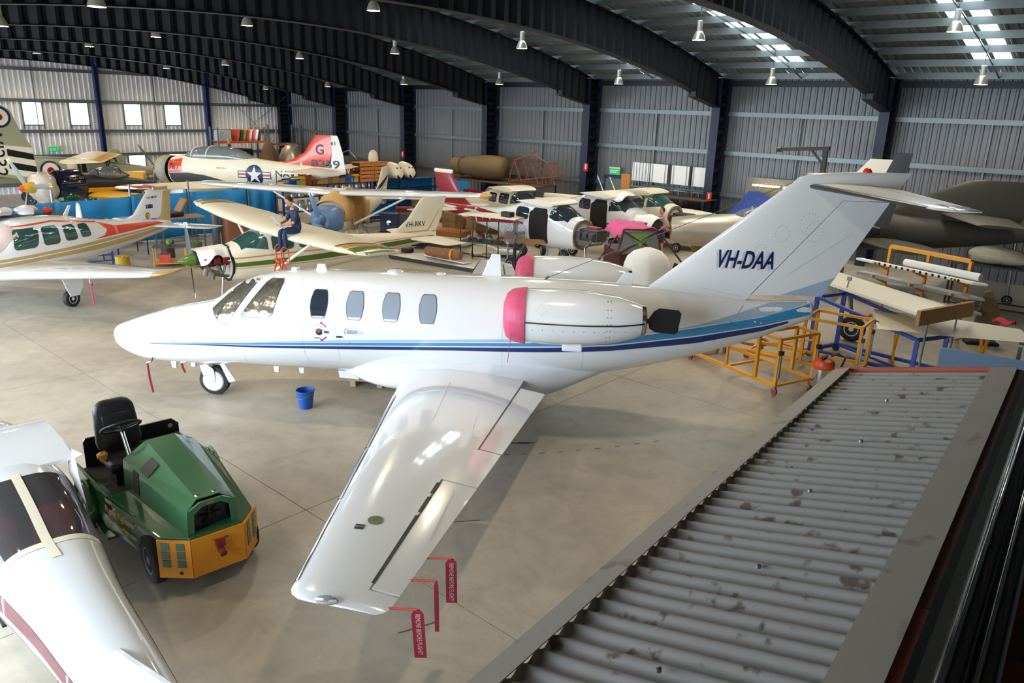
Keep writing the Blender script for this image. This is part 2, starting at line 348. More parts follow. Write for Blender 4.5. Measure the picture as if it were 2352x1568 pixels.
# portal frames: arched rafters with folded webs, columns
def rbot(y):
    y = y if y > 12.5 else 25-y; z = 7.22-.0079*(y-12.5)**2
    return z if y < 26.1 else 5.57-(y-26.2)*.18
def rtop(y): return 8.38-.0084*(y-12.5)**2
def webx(t, per=.5, a=.06): u = (t/per) % 1; return a*(-1 if u < .3 else (-1+(u-.3)/.2*2 if u < .5 else (1 if u < .8 else 1-(u-.8)/.2*2)))
def make_rafter():
    e = bpy.data.objects.new('rafter', None); COL.objects.link(e); e['kind'] = 'structure'
    ys = [-3.1+.1*i for i in range(313)]; n = len(ys)
    MB().add([(webx(y), y, rbot(y)) for y in ys]+[(webx(y), y, rtop(y)) for y in ys], [(i, i+1, n+i+1, n+i) for i in range(n-1)]).build('web', DARK, e, 0, solid=False)
    for nm, f, w_ in (('bottom_flange', rbot, .34), ('top_flange', rtop, .34)):
        yy = [-3.1+.4*i for i in range(79)]; m = MB()
        if f is rbot: yy = sorted(yy+[26.09, 26.11, 25-26.09, 25-26.11])
        for a, b_ in zip(yy[:-1], yy[1:]): m.add([(s*w_/2, q, f(q)+t) for q in (a, b_) for s in (-1, 1) for t in (-.012, .012)], [(0, 2, 6, 4), (1, 5, 7, 3), (0, 4, 5, 1), (2, 3, 7, 6), (0, 1, 3, 2), (4, 6, 7, 5)])
        m.build(nm, DARK, e, 0)
    return e
def make_column(y0, y1):
    e = bpy.data.objects.new('portal_column', None); COL.objects.link(e); e['kind'] = 'structure'
    zs = [.065*i for i in range(98)]; n = len(zs)
    MB().add([(webx(z), y0, z) for z in zs]+[(webx(z), y1, z) for z in zs], [(i, i+1, n+i+1, n+i) for i in range(n-1)]).build('web', DARK, e, 0, solid=False)
    for yy in (y0, y1): MB().box((0, yy, 3.15), (.34, .024, 6.3)).build('flange', M('deep_navy_steel', '#141c36', .5, .1, .12, 2), e, 0)
    return e
rf = make_rafter(); cl = make_column(28.1, 28.92); cf = make_column(-3.15, -3.92)
for i, x in enumerate(COLX+[-2.15, 4.0, XL+.25]):
    for src in (rf, cl, cf):
        if x < -45 and src is not rf: continue
        if src is cf and DOOR[0] < x < DOOR[1]: continue
        o = src if i == 0 and src is not cf else copy_tree(src); o.location = (x, 0, fall(x))
bpy.data.objects.remove(cf.children[0]); 
for c in list(cf.children): bpy.data.objects.remove(c)
bpy.data.objects.remove(cf)
# girts, gable posts, eave beams
def girt(p, q, name='girt', w=.07, h=.16, mat=GALV): ST(MB().bar(p, q, w, h).build(name, mat, smooth=0))
bx = [XL]+sorted(COLX)+[-2.15, 4, XR]
for a, b_ in zip(bx[:-1], bx[1:]):
    f = (a+b_)/2; dz = -.0125*max(0, -f-22)*1.3
    for z in (5.0, 3.52, 1.9): girt((a+.17, YB-.12, z+dz), (b_-.17, YB-.12, z+dz))
    girt((a+.17, YB-.2, 6.12+fall(f)), (b_-.17, YB-.2, 6.12+fall(f)), 'eave_beam', .12, .2, DARK)
    for z0, z1 in ((5.0, 3.52), (3.52, 1.9)): girt((f, YB-.1, z0+dz), (f, YB-.1, z1+dz), 'bridging_bar', .05, .05, WFR)
GP = [-.9, 5.1, 11.2, 17.22, 23.35, 28.9]
for y in GP:
    m = MB()
    for s in (-1, 1): m.box((XL+.2, y+s*.09, 3.6), (.3, .03, 7.2)); m.box((XL+.2, y+s*.05, 3.6), (.03, .1, 7.2))
    ST(m.build('gable_post', NAVYST, smooth=0)); m = MB()
for a, b_ in zip(GP[:-1], GP[1:]):
    for z in (6.13, 4.62, 3.1, 1.85, .45): girt((XL+.12, a+.1, z), (XL+.12, b_-.1, z))
    for z0, z1 in ((7.1, 6.13), (6.13, 4.62), (4.62, 3.1), (3.1, 1.85)): girt((XL+.1, (a+b_)/2, z0), (XL+.1, (a+b_)/2, z1), 'bridging_bar', .04, .04, WFR)
ST(MB().tube((XL+.3, 23.4, 6.2), (XL+.3, 28.9, 1.2), .018).build('brace_rod', STEEL)); ST(MB().tube((XL+.3, 28.9, 5.4), (XL+.3, 23.4, 1.5), .018).build('brace_rod', STEEL))
# ---------------------------------------------------------------- hanging lamps
SHADE = M('lamp_aluminium', '#c9c4b4', .3, .6); BULB = bpy.data.materials.new('lamp_glow'); BULB.use_nodes = True
_b = BULB.node_tree.nodes['Principled BSDF']; _b.inputs['Emission Color'].default_value = (1, .93, .72, 1); _b.inputs['Emission Strength'].default_value = 45
_z = BULB.node_tree.nodes.new('ShaderNodeTexNoise'); BULB.node_tree.links.new(_z.outputs['Fac'], _b.inputs['Roughness'])
lamp_l = bpy.data.lights.new('lamp_light', 'SPOT'); lamp_l.energy = LAMP_W; lamp_l.color = (1, .83, .58); lamp_l.spot_size = radians(150); lamp_l.spot_blend = .6; lamp_l.shadow_soft_size = .16
def make_lamp():
    e = E('high_bay_lamp', '', 'lamp')
    MB().lathe([(.05, .26), (.085, .24), (.13, .17), (.165, .08), (.185, 0), (.178, 0), (.155, .08), (.12, .16), (.05, .22)], n=20, cap=False).build('shade', SHADE, e)
    MB().lathe([(.05, .24), (.075, .26), (.075, .5), (.05, .52)], n=14).build('housing', M('lamp_housing', '#b9b8b0', .4, .3), e)
    MB().lathe([(.001, .008), (.16, .008), (.15, .05), (.001, .05)], n=16).build('bulb', BULB, e)
    lo = bpy.data.objects.new('lamp_light', lamp_l); COL.objects.link(lo); lo.parent = e; lo.location = (0, 0, -.01)
    return e
LMP = [(-5.2, 25.9, 6.07, 'nearest the right edge, low over the back wall'), (-11.4, 25.9, 6.05, 'over the jet tail, before the back wall'), (-17.5, 25.85, 6.03, 'third from the right in the row by the back wall'),
       (-23.6, 25.7, 5.98, 'over the brown cylinder, by the back wall'), (-29.7, 25.5, 5.94, 'above the white aeroplane noses on the shelf'), (-35.9, 25.5, 5.8, 'above the red trainer fin'), (-42, 25.5, 5.62, 'small and white against the gable wall at right'),
       (-5.2, 22, 7.14, 'large, at the top right beside the roof lights'), (-11.4, 20.7, 7.03, 'high, between the two right roof light strips'), (-17.5, 20.1, 6.91, 'in the middle bay beneath the left roof light strip'), (-23.6, 19.85, 6.85, 'left of the middle bay, below the second dark rafter'),
       (-29.8, 19.8, 6.77, 'under the third rafter, above the red trainer'), (-35.9, 19.7, 6.57, 'small one before the farthest dark rafter'), (-42, 19.7, 6.46, 'bright one against the gable wall top'),
       (-17.5, 14, 7.43, 'at the top of the frame, glowing, in the middle'), (-23.6, 13.8, 7.29, 'glowing bell left of the top middle lamp'), (-29.8, 13.7, 7.14, 'on the second rafter, upper left'), (-35.9, 13.66, 6.96, 'on the third rafter, upper left'), (-42, 13.6, 6.8, 'half hidden by the last rafter, upper left'),
       (-17.5, 6.9, 6.78, 'biggest glowing one in the top left'), (-23.6, 6.9, 6.66, 'cut by the left picture edge'),
       (-11.4, 14, 7.45, 'unseen, hung over the jet cabin'), (-5.2, 14, 7.45, 'unseen, hung over the yellow stands'), (-11.4, 7, 7.3, 'unseen, hung over the jet nose'), (-5.2, 7, 7.3, 'unseen, hung over the jet wing'), (-11.4, .4, 6.9, 'unseen, hung over the wingless fuselage'), (-17.5, .4, 6.9, 'unseen, hung over the touring aircraft'), (-29.8, 6.9, 6.8, 'unseen, hung over the black and yellow aircraft'), (-36, 6.9, 6.6, 'unseen, hung over the naval fighter')]  # grid carried on out of view; these eight added to brighten the foreground
L0 = make_lamp()
for i, (x, y, z, lb) in enumerate(LMP):
    o = L0 if i == 0 else copy_tree(L0); o.location = (x, y, z-.05); T(o, 'bell shaped hanging hangar lamp '+lb, 'lamp', 'high bay hangar lamps')
    h = zroof(y)-.1+fall(x)-(z-.05)-.5; MB().tube((0, 0, .5), (0, 0, .62+max(h, .1)), .012, n=6).build('cord', STEEL, o)
# ---------------------------------------------------------------- lean-to roof and gallery under the camera
g1 = Vector((1, .07, 0)).normalized(); g2 = Vector((-.07, 1, 0)).normalized()
def G(e, n, z): return g1*e+g2*n+Vector((0, 0, z))
def gbox(m, e0, e1, n0, n1, z0, z1):
    return m.add([G(e, n, z) for z in (z0, z1) for n in (n0, n1) for e in (e0, e1)], [(0, 2, 3, 1), (4, 5, 7, 6), (0, 1, 5, 4), (1, 3, 7, 5), (3, 2, 6, 7), (2, 0, 4, 6)])
def zlean(e): return 3.57+(e+1.08)/.91*.22
def dusty(name, base, stain, sc):
    m = M(name, base, .62, .2, .06, 5); N = m.node_tree.nodes; L = m.node_tree.links; b = N['Principled BSDF']; src = b.inputs['Base Color'].links[0].from_socket
    tc = N.new('ShaderNodeTexCoord'); a = N.new('ShaderNodeTexNoise'); a.inputs['Scale'].default_value = sc; a.inputs['Detail'].default_value = 7; L.new(tc.outputs['Object'], a.inputs[0])
    r = N.new('ShaderNodeValToRGB'); r.color_ramp.elements[0].position = .60; r.color_ramp.elements[1].position = .68; L.new(a.outputs['Fac'], r.inputs[0])
    x = N.new('ShaderNodeMix'); x.data_type = 'RGBA'; x.inputs[7].default_value = lin(stain)+[1]; L.new(r.outputs[0], x.inputs[0]); L.new(src, x.inputs[6]); L.new(x.outputs[2], b.inputs['Base Color']); return m
LEAN = dusty('dusty_corrugated_iron', '#a29e99', '#6a5a4c', 14); FLASH = dusty('dusty_flashing', '#a0968c', '#857a70', 7); TIMB = M('red_stained_timber', '#a54c34', .5, 0, .25, 3)
lr = ST(bpy.data.objects.new('lean_to_roof', None)); COL.objects.link(lr)
pit_ = .0762; m = MB(); NN = 8; rows = []
n0, n1 = -.35, 4.66; cnt = int((n1-n0)/pit_*NN)
EE = [-1.0, -.7, -.45, -.2]
m.add([G(e, n0+pit_*i/NN, zlean(e)-.002+.0095*cos(2*pi*i/NN)) for e in EE for i in range(cnt+1)], [(k*(cnt+1)+i, k*(cnt+1)+i+1, (k+1)*(cnt+1)+i+1, (k+1)*(cnt+1)+i) for k in range(3) for i in range(cnt)]).build('roof_sheet', LEAN, lr, 60, solid=False)
m = MB()
for e0, e1 in ((-1.08, -.985), ):
    m.add([G(e0, n0, zlean(e0)+.006), G(e1, n0, zlean(e1)+.022), G(e1, n1+.01, zlean(e1)+.022), G(e0, n1+.01, zlean(e0)+.006), G(e0, n0, zlean(e0)-.09), G(e0, n1+.01, zlean(e0)-.09)], [(0, 1, 2, 3), (0, 3, 5, 4)])
m.build('edge_flashing', FLASH, lr, 0, solid=False, thick=.003)
MB().add([G(-.29, n0, zlean(-.29)+.016), G(-.17, n0, zlean(-.17)+.018), G(-.17, n1+.01, zlean(-.17)+.018), G(-.29, n1+.01, zlean(-.29)+.016)], [(0, 1, 2, 3)]).build('wall_flashing', FLASH, lr, 0, solid=False, thick=.003)
gbox(MB(), -1.07, -.17, 4.67, 4.7, 3.45, 3.56).build('fascia_board', TIMB, lr, 0)
MB().add([G(-1.07, 4.665, 3.5), G(-.17, 4.665, 3.72), G(-.17, 4.665, 3.805), G(-1.07, 4.665, 3.59), G(-1.07, 4.7, 3.5), G(-.17, 4.7, 3.72), G(-.17, 4.7, 3.805), G(-1.07, 4.7, 3.59)], [(0, 1, 2, 3), (7, 6, 5, 4), (0, 4, 5, 1), (1, 5, 6, 2), (2, 6, 7, 3), (3, 7, 4, 0)]).build('fascia_board', TIMB, lr, 0)
for n_ in range(6):      # roofing screws
    for e in (-.62,):
        q = G(e-.03*(n_ % 2), .9+.62*n_, 0); MB().lathe([(.001, .012), (.008, .01), (.009, 0)], (q.x, q.y, zlean(e)+.006), n=8).build('roofing_screw', STEEL, lr)
gl = ST(bpy.data.objects.new('gallery', None)); COL.objects.link(gl)
TIMB2 = M('dark_stained_timber', '#74402f', .5, 0, .3, 3)
gbox(MB(), -.172, -.098, -.4, 2.08, 3.74, 3.792).build('ledge_board', TIMB, gl, 0); gbox(MB(), -.172, -.098, 2.085, 4.69, 3.74, 3.792).build('ledge_board', TIMB2, gl, 0)
gbox(MB(), -.1, 0., -.4, 4.75, 3.3, 4.16).build('parapet_panel', BLACK, gl, 0)
RAILB = M('polished_black_rail', '#0b0c10', .12, 0, .1, coat=1.)
gbox(MB(), -.072, -.05, -.6, 5.2, 4.2, 4.285).build('rail_channel', M('grey_aluminium', '#8b8b86', .35, .7), gl, 0)
m = MB()
for e0, r in ((-.03, .024), (.008, .022)): m.tube(G(e0, -.6, 4.278), G(e0, 5.2, 4.278), r, n=16)
gbox(m, -.05, .03, -.6, 5.2, 4.19, 4.268); m.build('hand_rail', RAILB, gl)
for i in range(46):
    n_ = -1.3+.14*i; gbox(MB(), .0, 3.0, n_, n_+.136, 3.37, 3.4).build('deck_board', (TIMB, TIMB2, M('mid_stained_timber', '#70362a', .5, 0, .3, 3))[(i*7) % 3], gl, 0)
OFFW = M('office_wall_paint', '#b9b2a4', .7)
ST(gbox(MB(), -.86, 3.0, -3.0, 4.5, 0, 3.36).build('office_block', OFFW, smooth=0))
# ================================================================ THE WHITE BUSINESS JET
JET = E('business_jet', 'white twin engine business jet with blue stripes and VH-DAA on its fin', 'jet', (-13.664, 4.987, 0), .657)
JW = WHITE; SEAM = M('panel_seam', '#b9c0c8', .5); DOTM = M('rivet_dark', '#5b6068', .5)
FS = [(.04, 1.06, .004, .004), (.07, 1.05, .09, .09), (.2, 1.01, .22, .225), (.62, 1.01, .38, .38), (1.2, 1.09, .49, .495), (1.9, 1.175, .595, .575), (2.28, 1.31, .67, .69), (2.6, 1.385, .735, .765), (2.9, 1.435, .775, .815),
      (3.5, 1.47, .81, .855), (5, 1.485, .83, .868), (6.45, 1.495, .83, .868), (7.9, 1.53, .79, .83), (9.35, 1.63, .61, .66), (10.84, 1.80, .33, .37), (11.5, 1.93, .2, .235), (11.82, 2.0, .13, .165), (11.9, 2.01, .09, .12)]
fu = fus(FS, 40, 4).build('fuselage', JW, JET, 60)
FT = bvh(fu)
be = fus([(4.1, .72, .2, .08), (4.7, .72, .7, .2), (5.3, .76, .95, .29), (6.2, .77, 1.02, .33), (7.1, .75, .98, .37), (7.5, .77, .85, .36), (8.1, .9, .55, .3), (8.9, 1.12, .25, .15)], 28, 3, 2.6).build('wing_fairing', JW, JET, 60)
BT = bvh(fu, be)
C1, C2, C3, C4 = M('stripe_pale_blue', '#9db8cf', .25, coat=.5), M('stripe_mid_blue', '#3f86b5', .25, coat=.5), M('stripe_navy', '#15306e', .25, coat=.5), M('stripe_grey_blue', '#9fb2c4', .25, coat=.5)
lb0 = [(2.03, 1.153), (3.13, 1.261), (4.44, 1.349), (6.14, 1.442), (7.93, 1.524), (8.62, 1.576)]; lb1 = [(2.03, 1.156), (3.13, 1.279), (4.44, 1.383), (6.14, 1.479), (7.93, 1.567), (8.62, 1.619)]
mb1 = [(.78, 1.032), (2.03, 1.151), (3.13, 1.255), (4.44, 1.336), (6.14, 1.424), (7.25, 1.471), (8.07, 1.517), (8.62, 1.562), (9.31, 1.664), (10, 1.765), (11.05, 1.93), (11.83, 2.14)]
mb0 = [(.78, 1.027), (2.03, 1.131), (3.12, 1.22), (4.44, 1.29), (6.14, 1.372), (7.25, 1.415), (8.07, 1.453), (8.63, 1.481), (9.31, 1.559), (10.01, 1.638), (11.07, 1.799), (11.85, 1.97)]
nv1 = [(.78, 1.024), (2.02, 1.125), (3.12, 1.204), (4.43, 1.27), (6.14, 1.349), (7.25, 1.393), (8.08, 1.43), (8.63, 1.458), (9.32, 1.54), (10.01, 1.616), (11.07, 1.78), (11.5, 1.87)]
nv0 = [(.78, 1.02), (2.02, 1.102), (3.11, 1.162), (4.43, 1.217), (6.14, 1.29), (7.25, 1.316), (8.08, 1.346), (8.63, 1.373), (9.33, 1.44), (10.03, 1.505), (11.09, 1.70), (11.5, 1.83)]
gr1 = [(8.9, 1.664), (9.58, 1.725), (10, 1.81), (10.34, 1.90), (10.84, 2.045), (11.2, 2.14), (11.8, 2.16)]; gr0 = [(8.89, 1.655), (9.58, 1.717), (10, 1.782), (10.34, 1.83), (10.84, 1.905), (11.2, 1.97), (11.8, 2.145)]
for ax in ('y-', 'y+'):
    for nm, mt, lo, hi in (('stripe', C1, lb0, lb1), ('stripe', C2, mb0, mb1), ('stripe', C3, nv0, nv1), ('stripe', C4, gr0, gr1)): decal(nm, mt, JET, FT, strip(lo, hi), ax, .1, .004)
# cabin and cockpit windows
SUN = M('foil_sunshade', '#c8c2b4', .18, .9, .35, 5, bump=.6, bsc=14); PANE = M('cabin_window_glass', '#8f9aa6', .08, 0, .12, 3, coat=.8)
FRM = M('window_seal', '#4d545c', .4)
for i, cx in enumerate((3.95, 4.54, 5.13, 5.72)):
    P = [(cx+x*.135, 1.92+z*.2) for x, z in ((-.62, 1), (.62, 1), (.82, .86), (1, .3), (1, -.2), (.8, -.88), (.6, -1), (-.6, -1), (-.8, -.88), (-1, -.2), (-1, .3), (-.82, .86))]
    for ax in ('y-', 'y+'):
        o = decal('cabin_window', FRM, JET, FT, [[(cx+(x-cx)*1.07, 1.92+(z-1.92)*1.06) for x, z in P]], ax, .07, .004)
        decal('pane', DGLASS if i == 0 and ax == 'y-' else PANE, o, FT, [P], ax, .07, .007)
SW = [(2.66, 1.70), (2.69, 1.66), (3.12, 1.685), (3.19, 1.74), (3.28, 2.18), (3.26, 2.225), (3.05, 2.215), (2.99, 2.17)]
WS = [(2.05, 1.69), (2.2, 1.56), (2.34, 1.5), (2.42, 1.53), (2.53, 1.72), (2.82, 2.17), (2.78, 2.235), (2.66, 2.225), (2.4, 2.02)]
COCK = M('cockpit_glass_sunshade', '#cfc6b2', .1, .9, .35, 5, bump=1., bsc=5, coat=1.)
for ax in ('y-', 'y+'):
    for nm, P in (('cockpit_side_window', SW), ('windscreen', WS)):
        c = (sum(p[0] for p in P)/len(P), sum(p[1] for p in P)/len(P))
        o = decal(nm, FRM, JET, FT, [[(c[0]+(x-c[0])*1.05, c[1]+(z-c[1])*1.04) for x, z in P]], ax, .06, .004); decal('pane', COCK, o, FT, [P], ax, .06, .008)
# door outline, panel seams
def line(pts, w_=.006, ax='y-', mt=SEAM, tree=None, nm='panel_seam', d=.1):
    P = []
    for (x0, z0), (x1, z1) in zip(pts[:-1], pts[1:]):
        L = math.hypot(x1-x0, z1-z0) or 1; nx, nz = -(z1-z0)/L*w_/2, (x1-x0)/L*w_/2
        P.append([(x0-nx, z0-nz), (x1-nx, z1-nz), (x1+nx, z1+nz), (x0+nx, z0+nz)])
    return decal(nm, mt, JET, tree or FT, P, ax, d, .003)
line([(3.6, 2.25), (3.63, 1.9), (3.69, 1.345), (3.69, 1.0), (3.74, .93), (4.2, .93), (4.26, 1.0), (4.26, 1.3), (4.22, 1.8), (4.13, 2.25)])
for x in (1.65, 2.6, 6.9, 8.2): line([(x, .75 if x < 8 else 1.0), (x+.02, 1.5), (x+.02, 2.1)], .005)
line([(.5, 1.2), (.47, 1.0), (.5, .8)], .005); line([(10.75, 2.1), (10.5, 1.8), (10.3, 1.5)], .008, mt=DOTM)
# door handle with arc arrows
TEXTD = M('marking_dark', '#2b3350', .5); REDM = M('marking_red', '#a3203a', .5)
hd = decal('door_handle', CHROME, JET, FT, [circ(3.97, 1.5, .055), [(4.0, 1.485), (4.13, 1.48), (4.13, 1.515), (4.0, 1.53)]], 'y-', .05, .012)
decal('handle_button', REDM, hd, FT, [circ(3.965, 1.5, .022, 12)], 'y-', .05, .016)
for s, t in ((1, 'LOCK'), (-1, 'OPEN')):
    a = [radians(s*q) for q in (35, 45, 55, 65, 75)]; decal('handle_arrow', REDM, hd, FT, strip([(3.97+.13*cos(q), 1.5+.13*sin(q)) for q in a], [(3.97+.15*cos(q), 1.5+.15*sin(q)) for q in a])+[[(3.97+.10*cos(radians(s*80)), 1.5+.12*sin(radians(s*75))), (3.97+.02, 1.5+s*.165), (4.03, 1.5+s*.155)]], 'y-', .05, .005)
    decal('handle_lettering', TEXTD, hd, FT, None, 'y-', .1, .005, text2d(t, 3.88, 1.5+s*.11-.015, .03))
decal('model_script', M('script_blue', '#2d5f8c', .4), JET, FT, None, 'y-', .1, .005, text2d('Citation', 4.38, 1.49, .085, .22, .45)); decal('model_script', M('script_grey', '#aab4c0', .4), JET, FT, None, 'y-', .1, .005, text2d('Jet', 4.60, 1.475, .07, .1, .45))
decal('oval_plate', BLACK, JET, FT, [circ(4.3, 1.43, .06, 20, .28)], 'y-', .05, .005)
for x, z in ((4.45, 1.33), (1.35, 1.12), (1.75, 1.13)): MB().lathe([(.001, .012), (.016, .01), (.018, 0)], (x, FT.ray_cast(Vector((x, -9, z)), Vector((0, 1, 0)))[0].y, z), (0, -1, 0), 10).build('static_port', STEEL, JET)
# wings
def wz(y): return .80+(abs(y)-.9)*.0645
def wle(y): return 5.33+(abs(y)-.93)*.06
def wte(y): return 7.66-(abs(y)-1.2)*.19
def wsec(y, sd, dz=0, cmul=1.): return (wle(y), y*sd, wz(y)+dz, (wte(y)-wle(y))*cmul, .13-.004*y, .012*y)
METAL_LE = M('polished_leading_edge', '#c6cbd2', .06, 1., .03)
for sd in (-1, 1):
    wm = MB()
    foil([wsec(y, sd) for y in (.5, 1.25, 2.5, 3.8)], 0, .825, 12, m=wm); foil([wsec(y, sd) for y in (3.8, 4.1, 4.75)], 0, 1, 12, m=wm)
    foil([wsec(y, sd) for y in (4.75, 5.6, 6.4, 6.95)], 0, .715, 12, m=wm)
    tip = [wsec(6.95, sd), wsec(7.05, sd)]+[(wle(7.05)+a, y*sd, wz(y), (wte(7.05)-wle(7.05))-a*1.6, .1-b_, .085) for y, a, b_ in ((7.12, .03, .01), (7.17, .09, .03), (7.2, .2, .055))]
    foil(tip, 0, 1, 12, m=wm)
    wo = wm.build('wing', JW, JET, 50)
    foil([wsec(y, sd, -.01) for y in (1.27, 2.5, 3.75)], .835, 1., 6).build('flap', JW, JET, 50)
    al = foil([wsec(y, sd) for y in (4.78, 5.6, 6.4, 6.92)], .735, 1., 6).build('aileron', JW, JET, 50)
    WT = bvh(wo)
    # polished leading edge skin
    lm_ = MB()
    for y0, y1 in ((1.9, 4.0), (4.03, 5.4), (5.43, 6.95)):
        rs = []
        for y in (y0, (y0+y1)/2, y1):
            x, yy, z, c, t, tw = wsec(y, sd); r_ = []
            for i in range(-6, 7):
                q = (abs(i)/6)**2*.035; hh = (naca(t, q)*c+.004)*(1 if i >= 0 else -1)+.08*q*c; r_.append((x+q*c-.004, yy, z+hh))
            rs.append(r_)
        n_ = 13; lm_.add([p for r_ in rs for p in r_], [(k*n_+i, k*n_+i+1, (k+1)*n_+i+1, (k+1)*n_+i) for k in range(2) for i in range(n_-1)])
    lm_.build('leading_edge_skin', METAL_LE, wo, 60, solid=False)
    # dark shadow wells at the aileron hinge
    gm = MB()
    for y0, y1 in ((4.85, 5.12), (5.2, 5.55), (5.62, 6.85)):
        P = []
        for y in (y0, y1):
            x, yy, z, c, t, tw = wsec(y, sd); q = .715; h = naca(t, q)*c+.08*q*(1-q)*c-tw*q; P += [(x+.70*c, yy, z+h+.003), (x+.735*c, yy, z+h-.002)]
        gm.add(P, [(0, 1, 3, 2)])
    gm.build('hinge_gap', M('gap_dark', '#3b3a36', .8), wo, 0, solid=False, thick=.002)
    xx, yy, z, c, t, tw = wsec(7.17, sd)
    nl = MB().blob((xx+.33, yy+.012*sd, z+.01), (.2, .07, .09), 1, .02, 14, 8).build('tip_light', M('clear_lamp_lens', '#b9bdc2', .04, .6, .3, 9, coat=1.), wo)
    if sd < 0:
        fc = [(6.11+.075*cos(a*pi/10), -5.86+.085*sin(a*pi/10)) for a in range(20)]
        decal('fuel_cap', M('fuel_cap_metal', '#8f9a72', .3, .8, .5, 40), wo, WT, [fc], 'z+', .2, .006); decal('fuel_label', BLACK, wo, WT, [[(5.95, -6.06), (6.04, -6.06), (6.04, -5.97), (5.95, -5.97)]], 'z+', .2, .005)
        decal('fuel_label_text', JW, wo, WT, None, 'z+', .2, .008, text2d('JET A1', 5.958, -6.03, .025, .075))
        for x, y, w_, h_ in ((6.75, -2.7, .02, .5), (6.2, -1.5, .006, 1.6)): decal('panel_seam', SEAM, wo, WT, [[(x, y), (x+.006, y), (x+.006, y-h_), (x, y-h_)]], 'z+', .2, .003)
        FLT = bvh(al); decal('trim_seam', SEAM, al, FLT, [[(6.75, -4.95), (6.765, -4.95), (6.68, -6.0), (6.665, -6.0)]], 'z+', .2, .003)
# engines
PINK = M('pink_vinyl_cover', '#c44a6e', .5, 0, .12, 4, bump=.5, bsc=9); EXH = M('exhaust_ring_metal', '#b9bcbc', .2, 1.)
for sd in (-1, 1):
    o = V(0, 1.32*sd, 2.06); pr = [(.0, 7.1), (.3, 7.1), (.375, 7.13), (.4, 7.25), (.418, 7.6), (.42, 7.95), (.40, 8.3), (.35, 8.65), (.28, 8.9), (.225, 9.04), (.0, 9.05)]
    na = MB().lathe(pr, o, (1, 0, .001), 36).build('engine_nacelle', JW, JET, 50)
    MB().lathe([(.001, 6.97), (.2, 6.98), (.33, 7.02), (.39, 7.1), (.415, 7.22), (.427, 7.3), (.425, 7.31), (.40, 7.31)], o, (1, 0, .001), 36).build('intake_cover', PINK, na, 60)
    MB().lathe([(.2, 9.0), (.235, 9.0), (.235, 9.07), (.2, 9.07)], o, (1, 0, .001), 30).build('exhaust_ring', EXH, na)
    MB().lathe([(.001, 9.06), (.21, 9.06), (.205, 9.085), (.001, 9.085)], o, (1, 0, .001), 30).build('exhaust_cover', M('exhaust_cover_red', '#a8243c', .5), na)
    # black exhaust deflector paddle
    if sd < 0: MB().prism([(9.13, 2.10), (9.2, 2.22), (9.28, 2.27), (9.56, 2.25), (9.6, 2.2), (9.57, 1.92), (9.53, 1.88), (9.24, 1.90), (9.15, 1.95), (9.13, 2.03), (9.06, 2.03), (9.06, 2.10)], (1.32*sd)-.012, (1.32*sd)+.012).build('exhaust_paddle', BLACK, na, 0)
    MB().path([(7.31, (1.32+.425)*sd, 2.07), (7.9, (1.32+.43)*sd, 2.06), (8.3, (1.32+.41)*sd, 2.06), (8.65, (1.32+.36)*sd, 2.06), (8.9, (1.32+.29)*sd, 2.07), (9.05, (1.32+.245)*sd, 2.08)], .012).build('cover_strap', BLACK, na)
    MB().path([(7.12, (1.32+.38)*sd, 1.9), (7.1, (1.32+.42)*sd, 1.7), (7.08, (1.32+.42)*sd, 1.45)], .005).build('cover_cord', REDM, na)
    MB().add([(7.7, .7*sd, 1.85), (8.9, .55*sd, 1.88), (8.9, 1.2*sd, 1.93), (7.7, 1.2*sd, 1.9), (7.7, .7*sd, 2.05), (8.9, .55*sd, 2.02), (8.9, 1.2*sd, 2.08), (7.7, 1.2*sd, 2.08)], [(0, 1, 2, 3), (4, 5, 6, 7), (0, 1, 5, 4), (1, 2, 6, 5), (2, 3, 7, 6), (3, 0, 4, 7)]).build('pylon', JW, na, 0, .02)
    MB().box((8.02, 1.32*sd, 1.62), (.3, .2, .12)).build('nacelle_drain_mast', JW, na, 0, .02)
    NT = bvh(na); ax = 'y-' if sd < 0 else 'y+'
    P = []
    for i in range(11): P.append(circ(7.42+.15*i, 1.96+.0*i, .008, 6))
    for i in range(8): P.append(circ(8.5, 1.68+.1*i, .009, 6)); P.append(circ(8.55, 1.68+.1*i, .009, 6))
    decal('rivet', DOTM, na, NT, P, ax, .5, .003); decal('access_panel', SEAM, na, NT, ringpoly(7.55, 2.25, .075, .08, 4), ax, .2, .003)
# fin, rudder and stabiliser
def fle(z): return 9.29+(z-2.34)*1.194
def fte(z): return 12.02+(z-2.24)*.535
fn = MB(); zs = (2.0, 2.34, 2.9, 3.5, 3.95, 4.08)
foil([(fle(z), 0, z, fte(z)-fle(z), .075) for z in zs], 0, .595, 12, True, 0, fn)
foil([(fle(3.8), 0, 3.8, fte(3.8)-fle(3.8), .075), (fle(4.05), 0, 4.05, fte(4.05)-fle(4.05), .075), (11.42, 0, 4.13, fte(4.13)-11.42, .085), (11.58, 0, 4.18, fte(4.18)-11.58, .085), (11.85, 0, 4.215, fte(4.215)-11.85, .075), (12.2, 0, 4.235, 13.09-12.2, .05), (12.6, 0, 4.24, 13.09-12.6, .03)], 0, 1, 12, True, 0, fn)
fin = fn.build('fin', JW, JET, 50)
rud = foil([(fle(z), 0, z, fte(z)-fle(z), .075) for z in (2.25, 2.9, 3.5, 3.79)], .6, 1., 8, True, 0).build('rudder', JW, JET, 50)
dg = MB(); foil([(fle(z), 0, z, fte(z)-fle(z), .074) for z in (2.25, 3.79)], .593, .602, 2, True, 0, dg); dg.build('rudder_gap', M('gap_dark'), JET, 0)
FN = bvh(fin, rud)
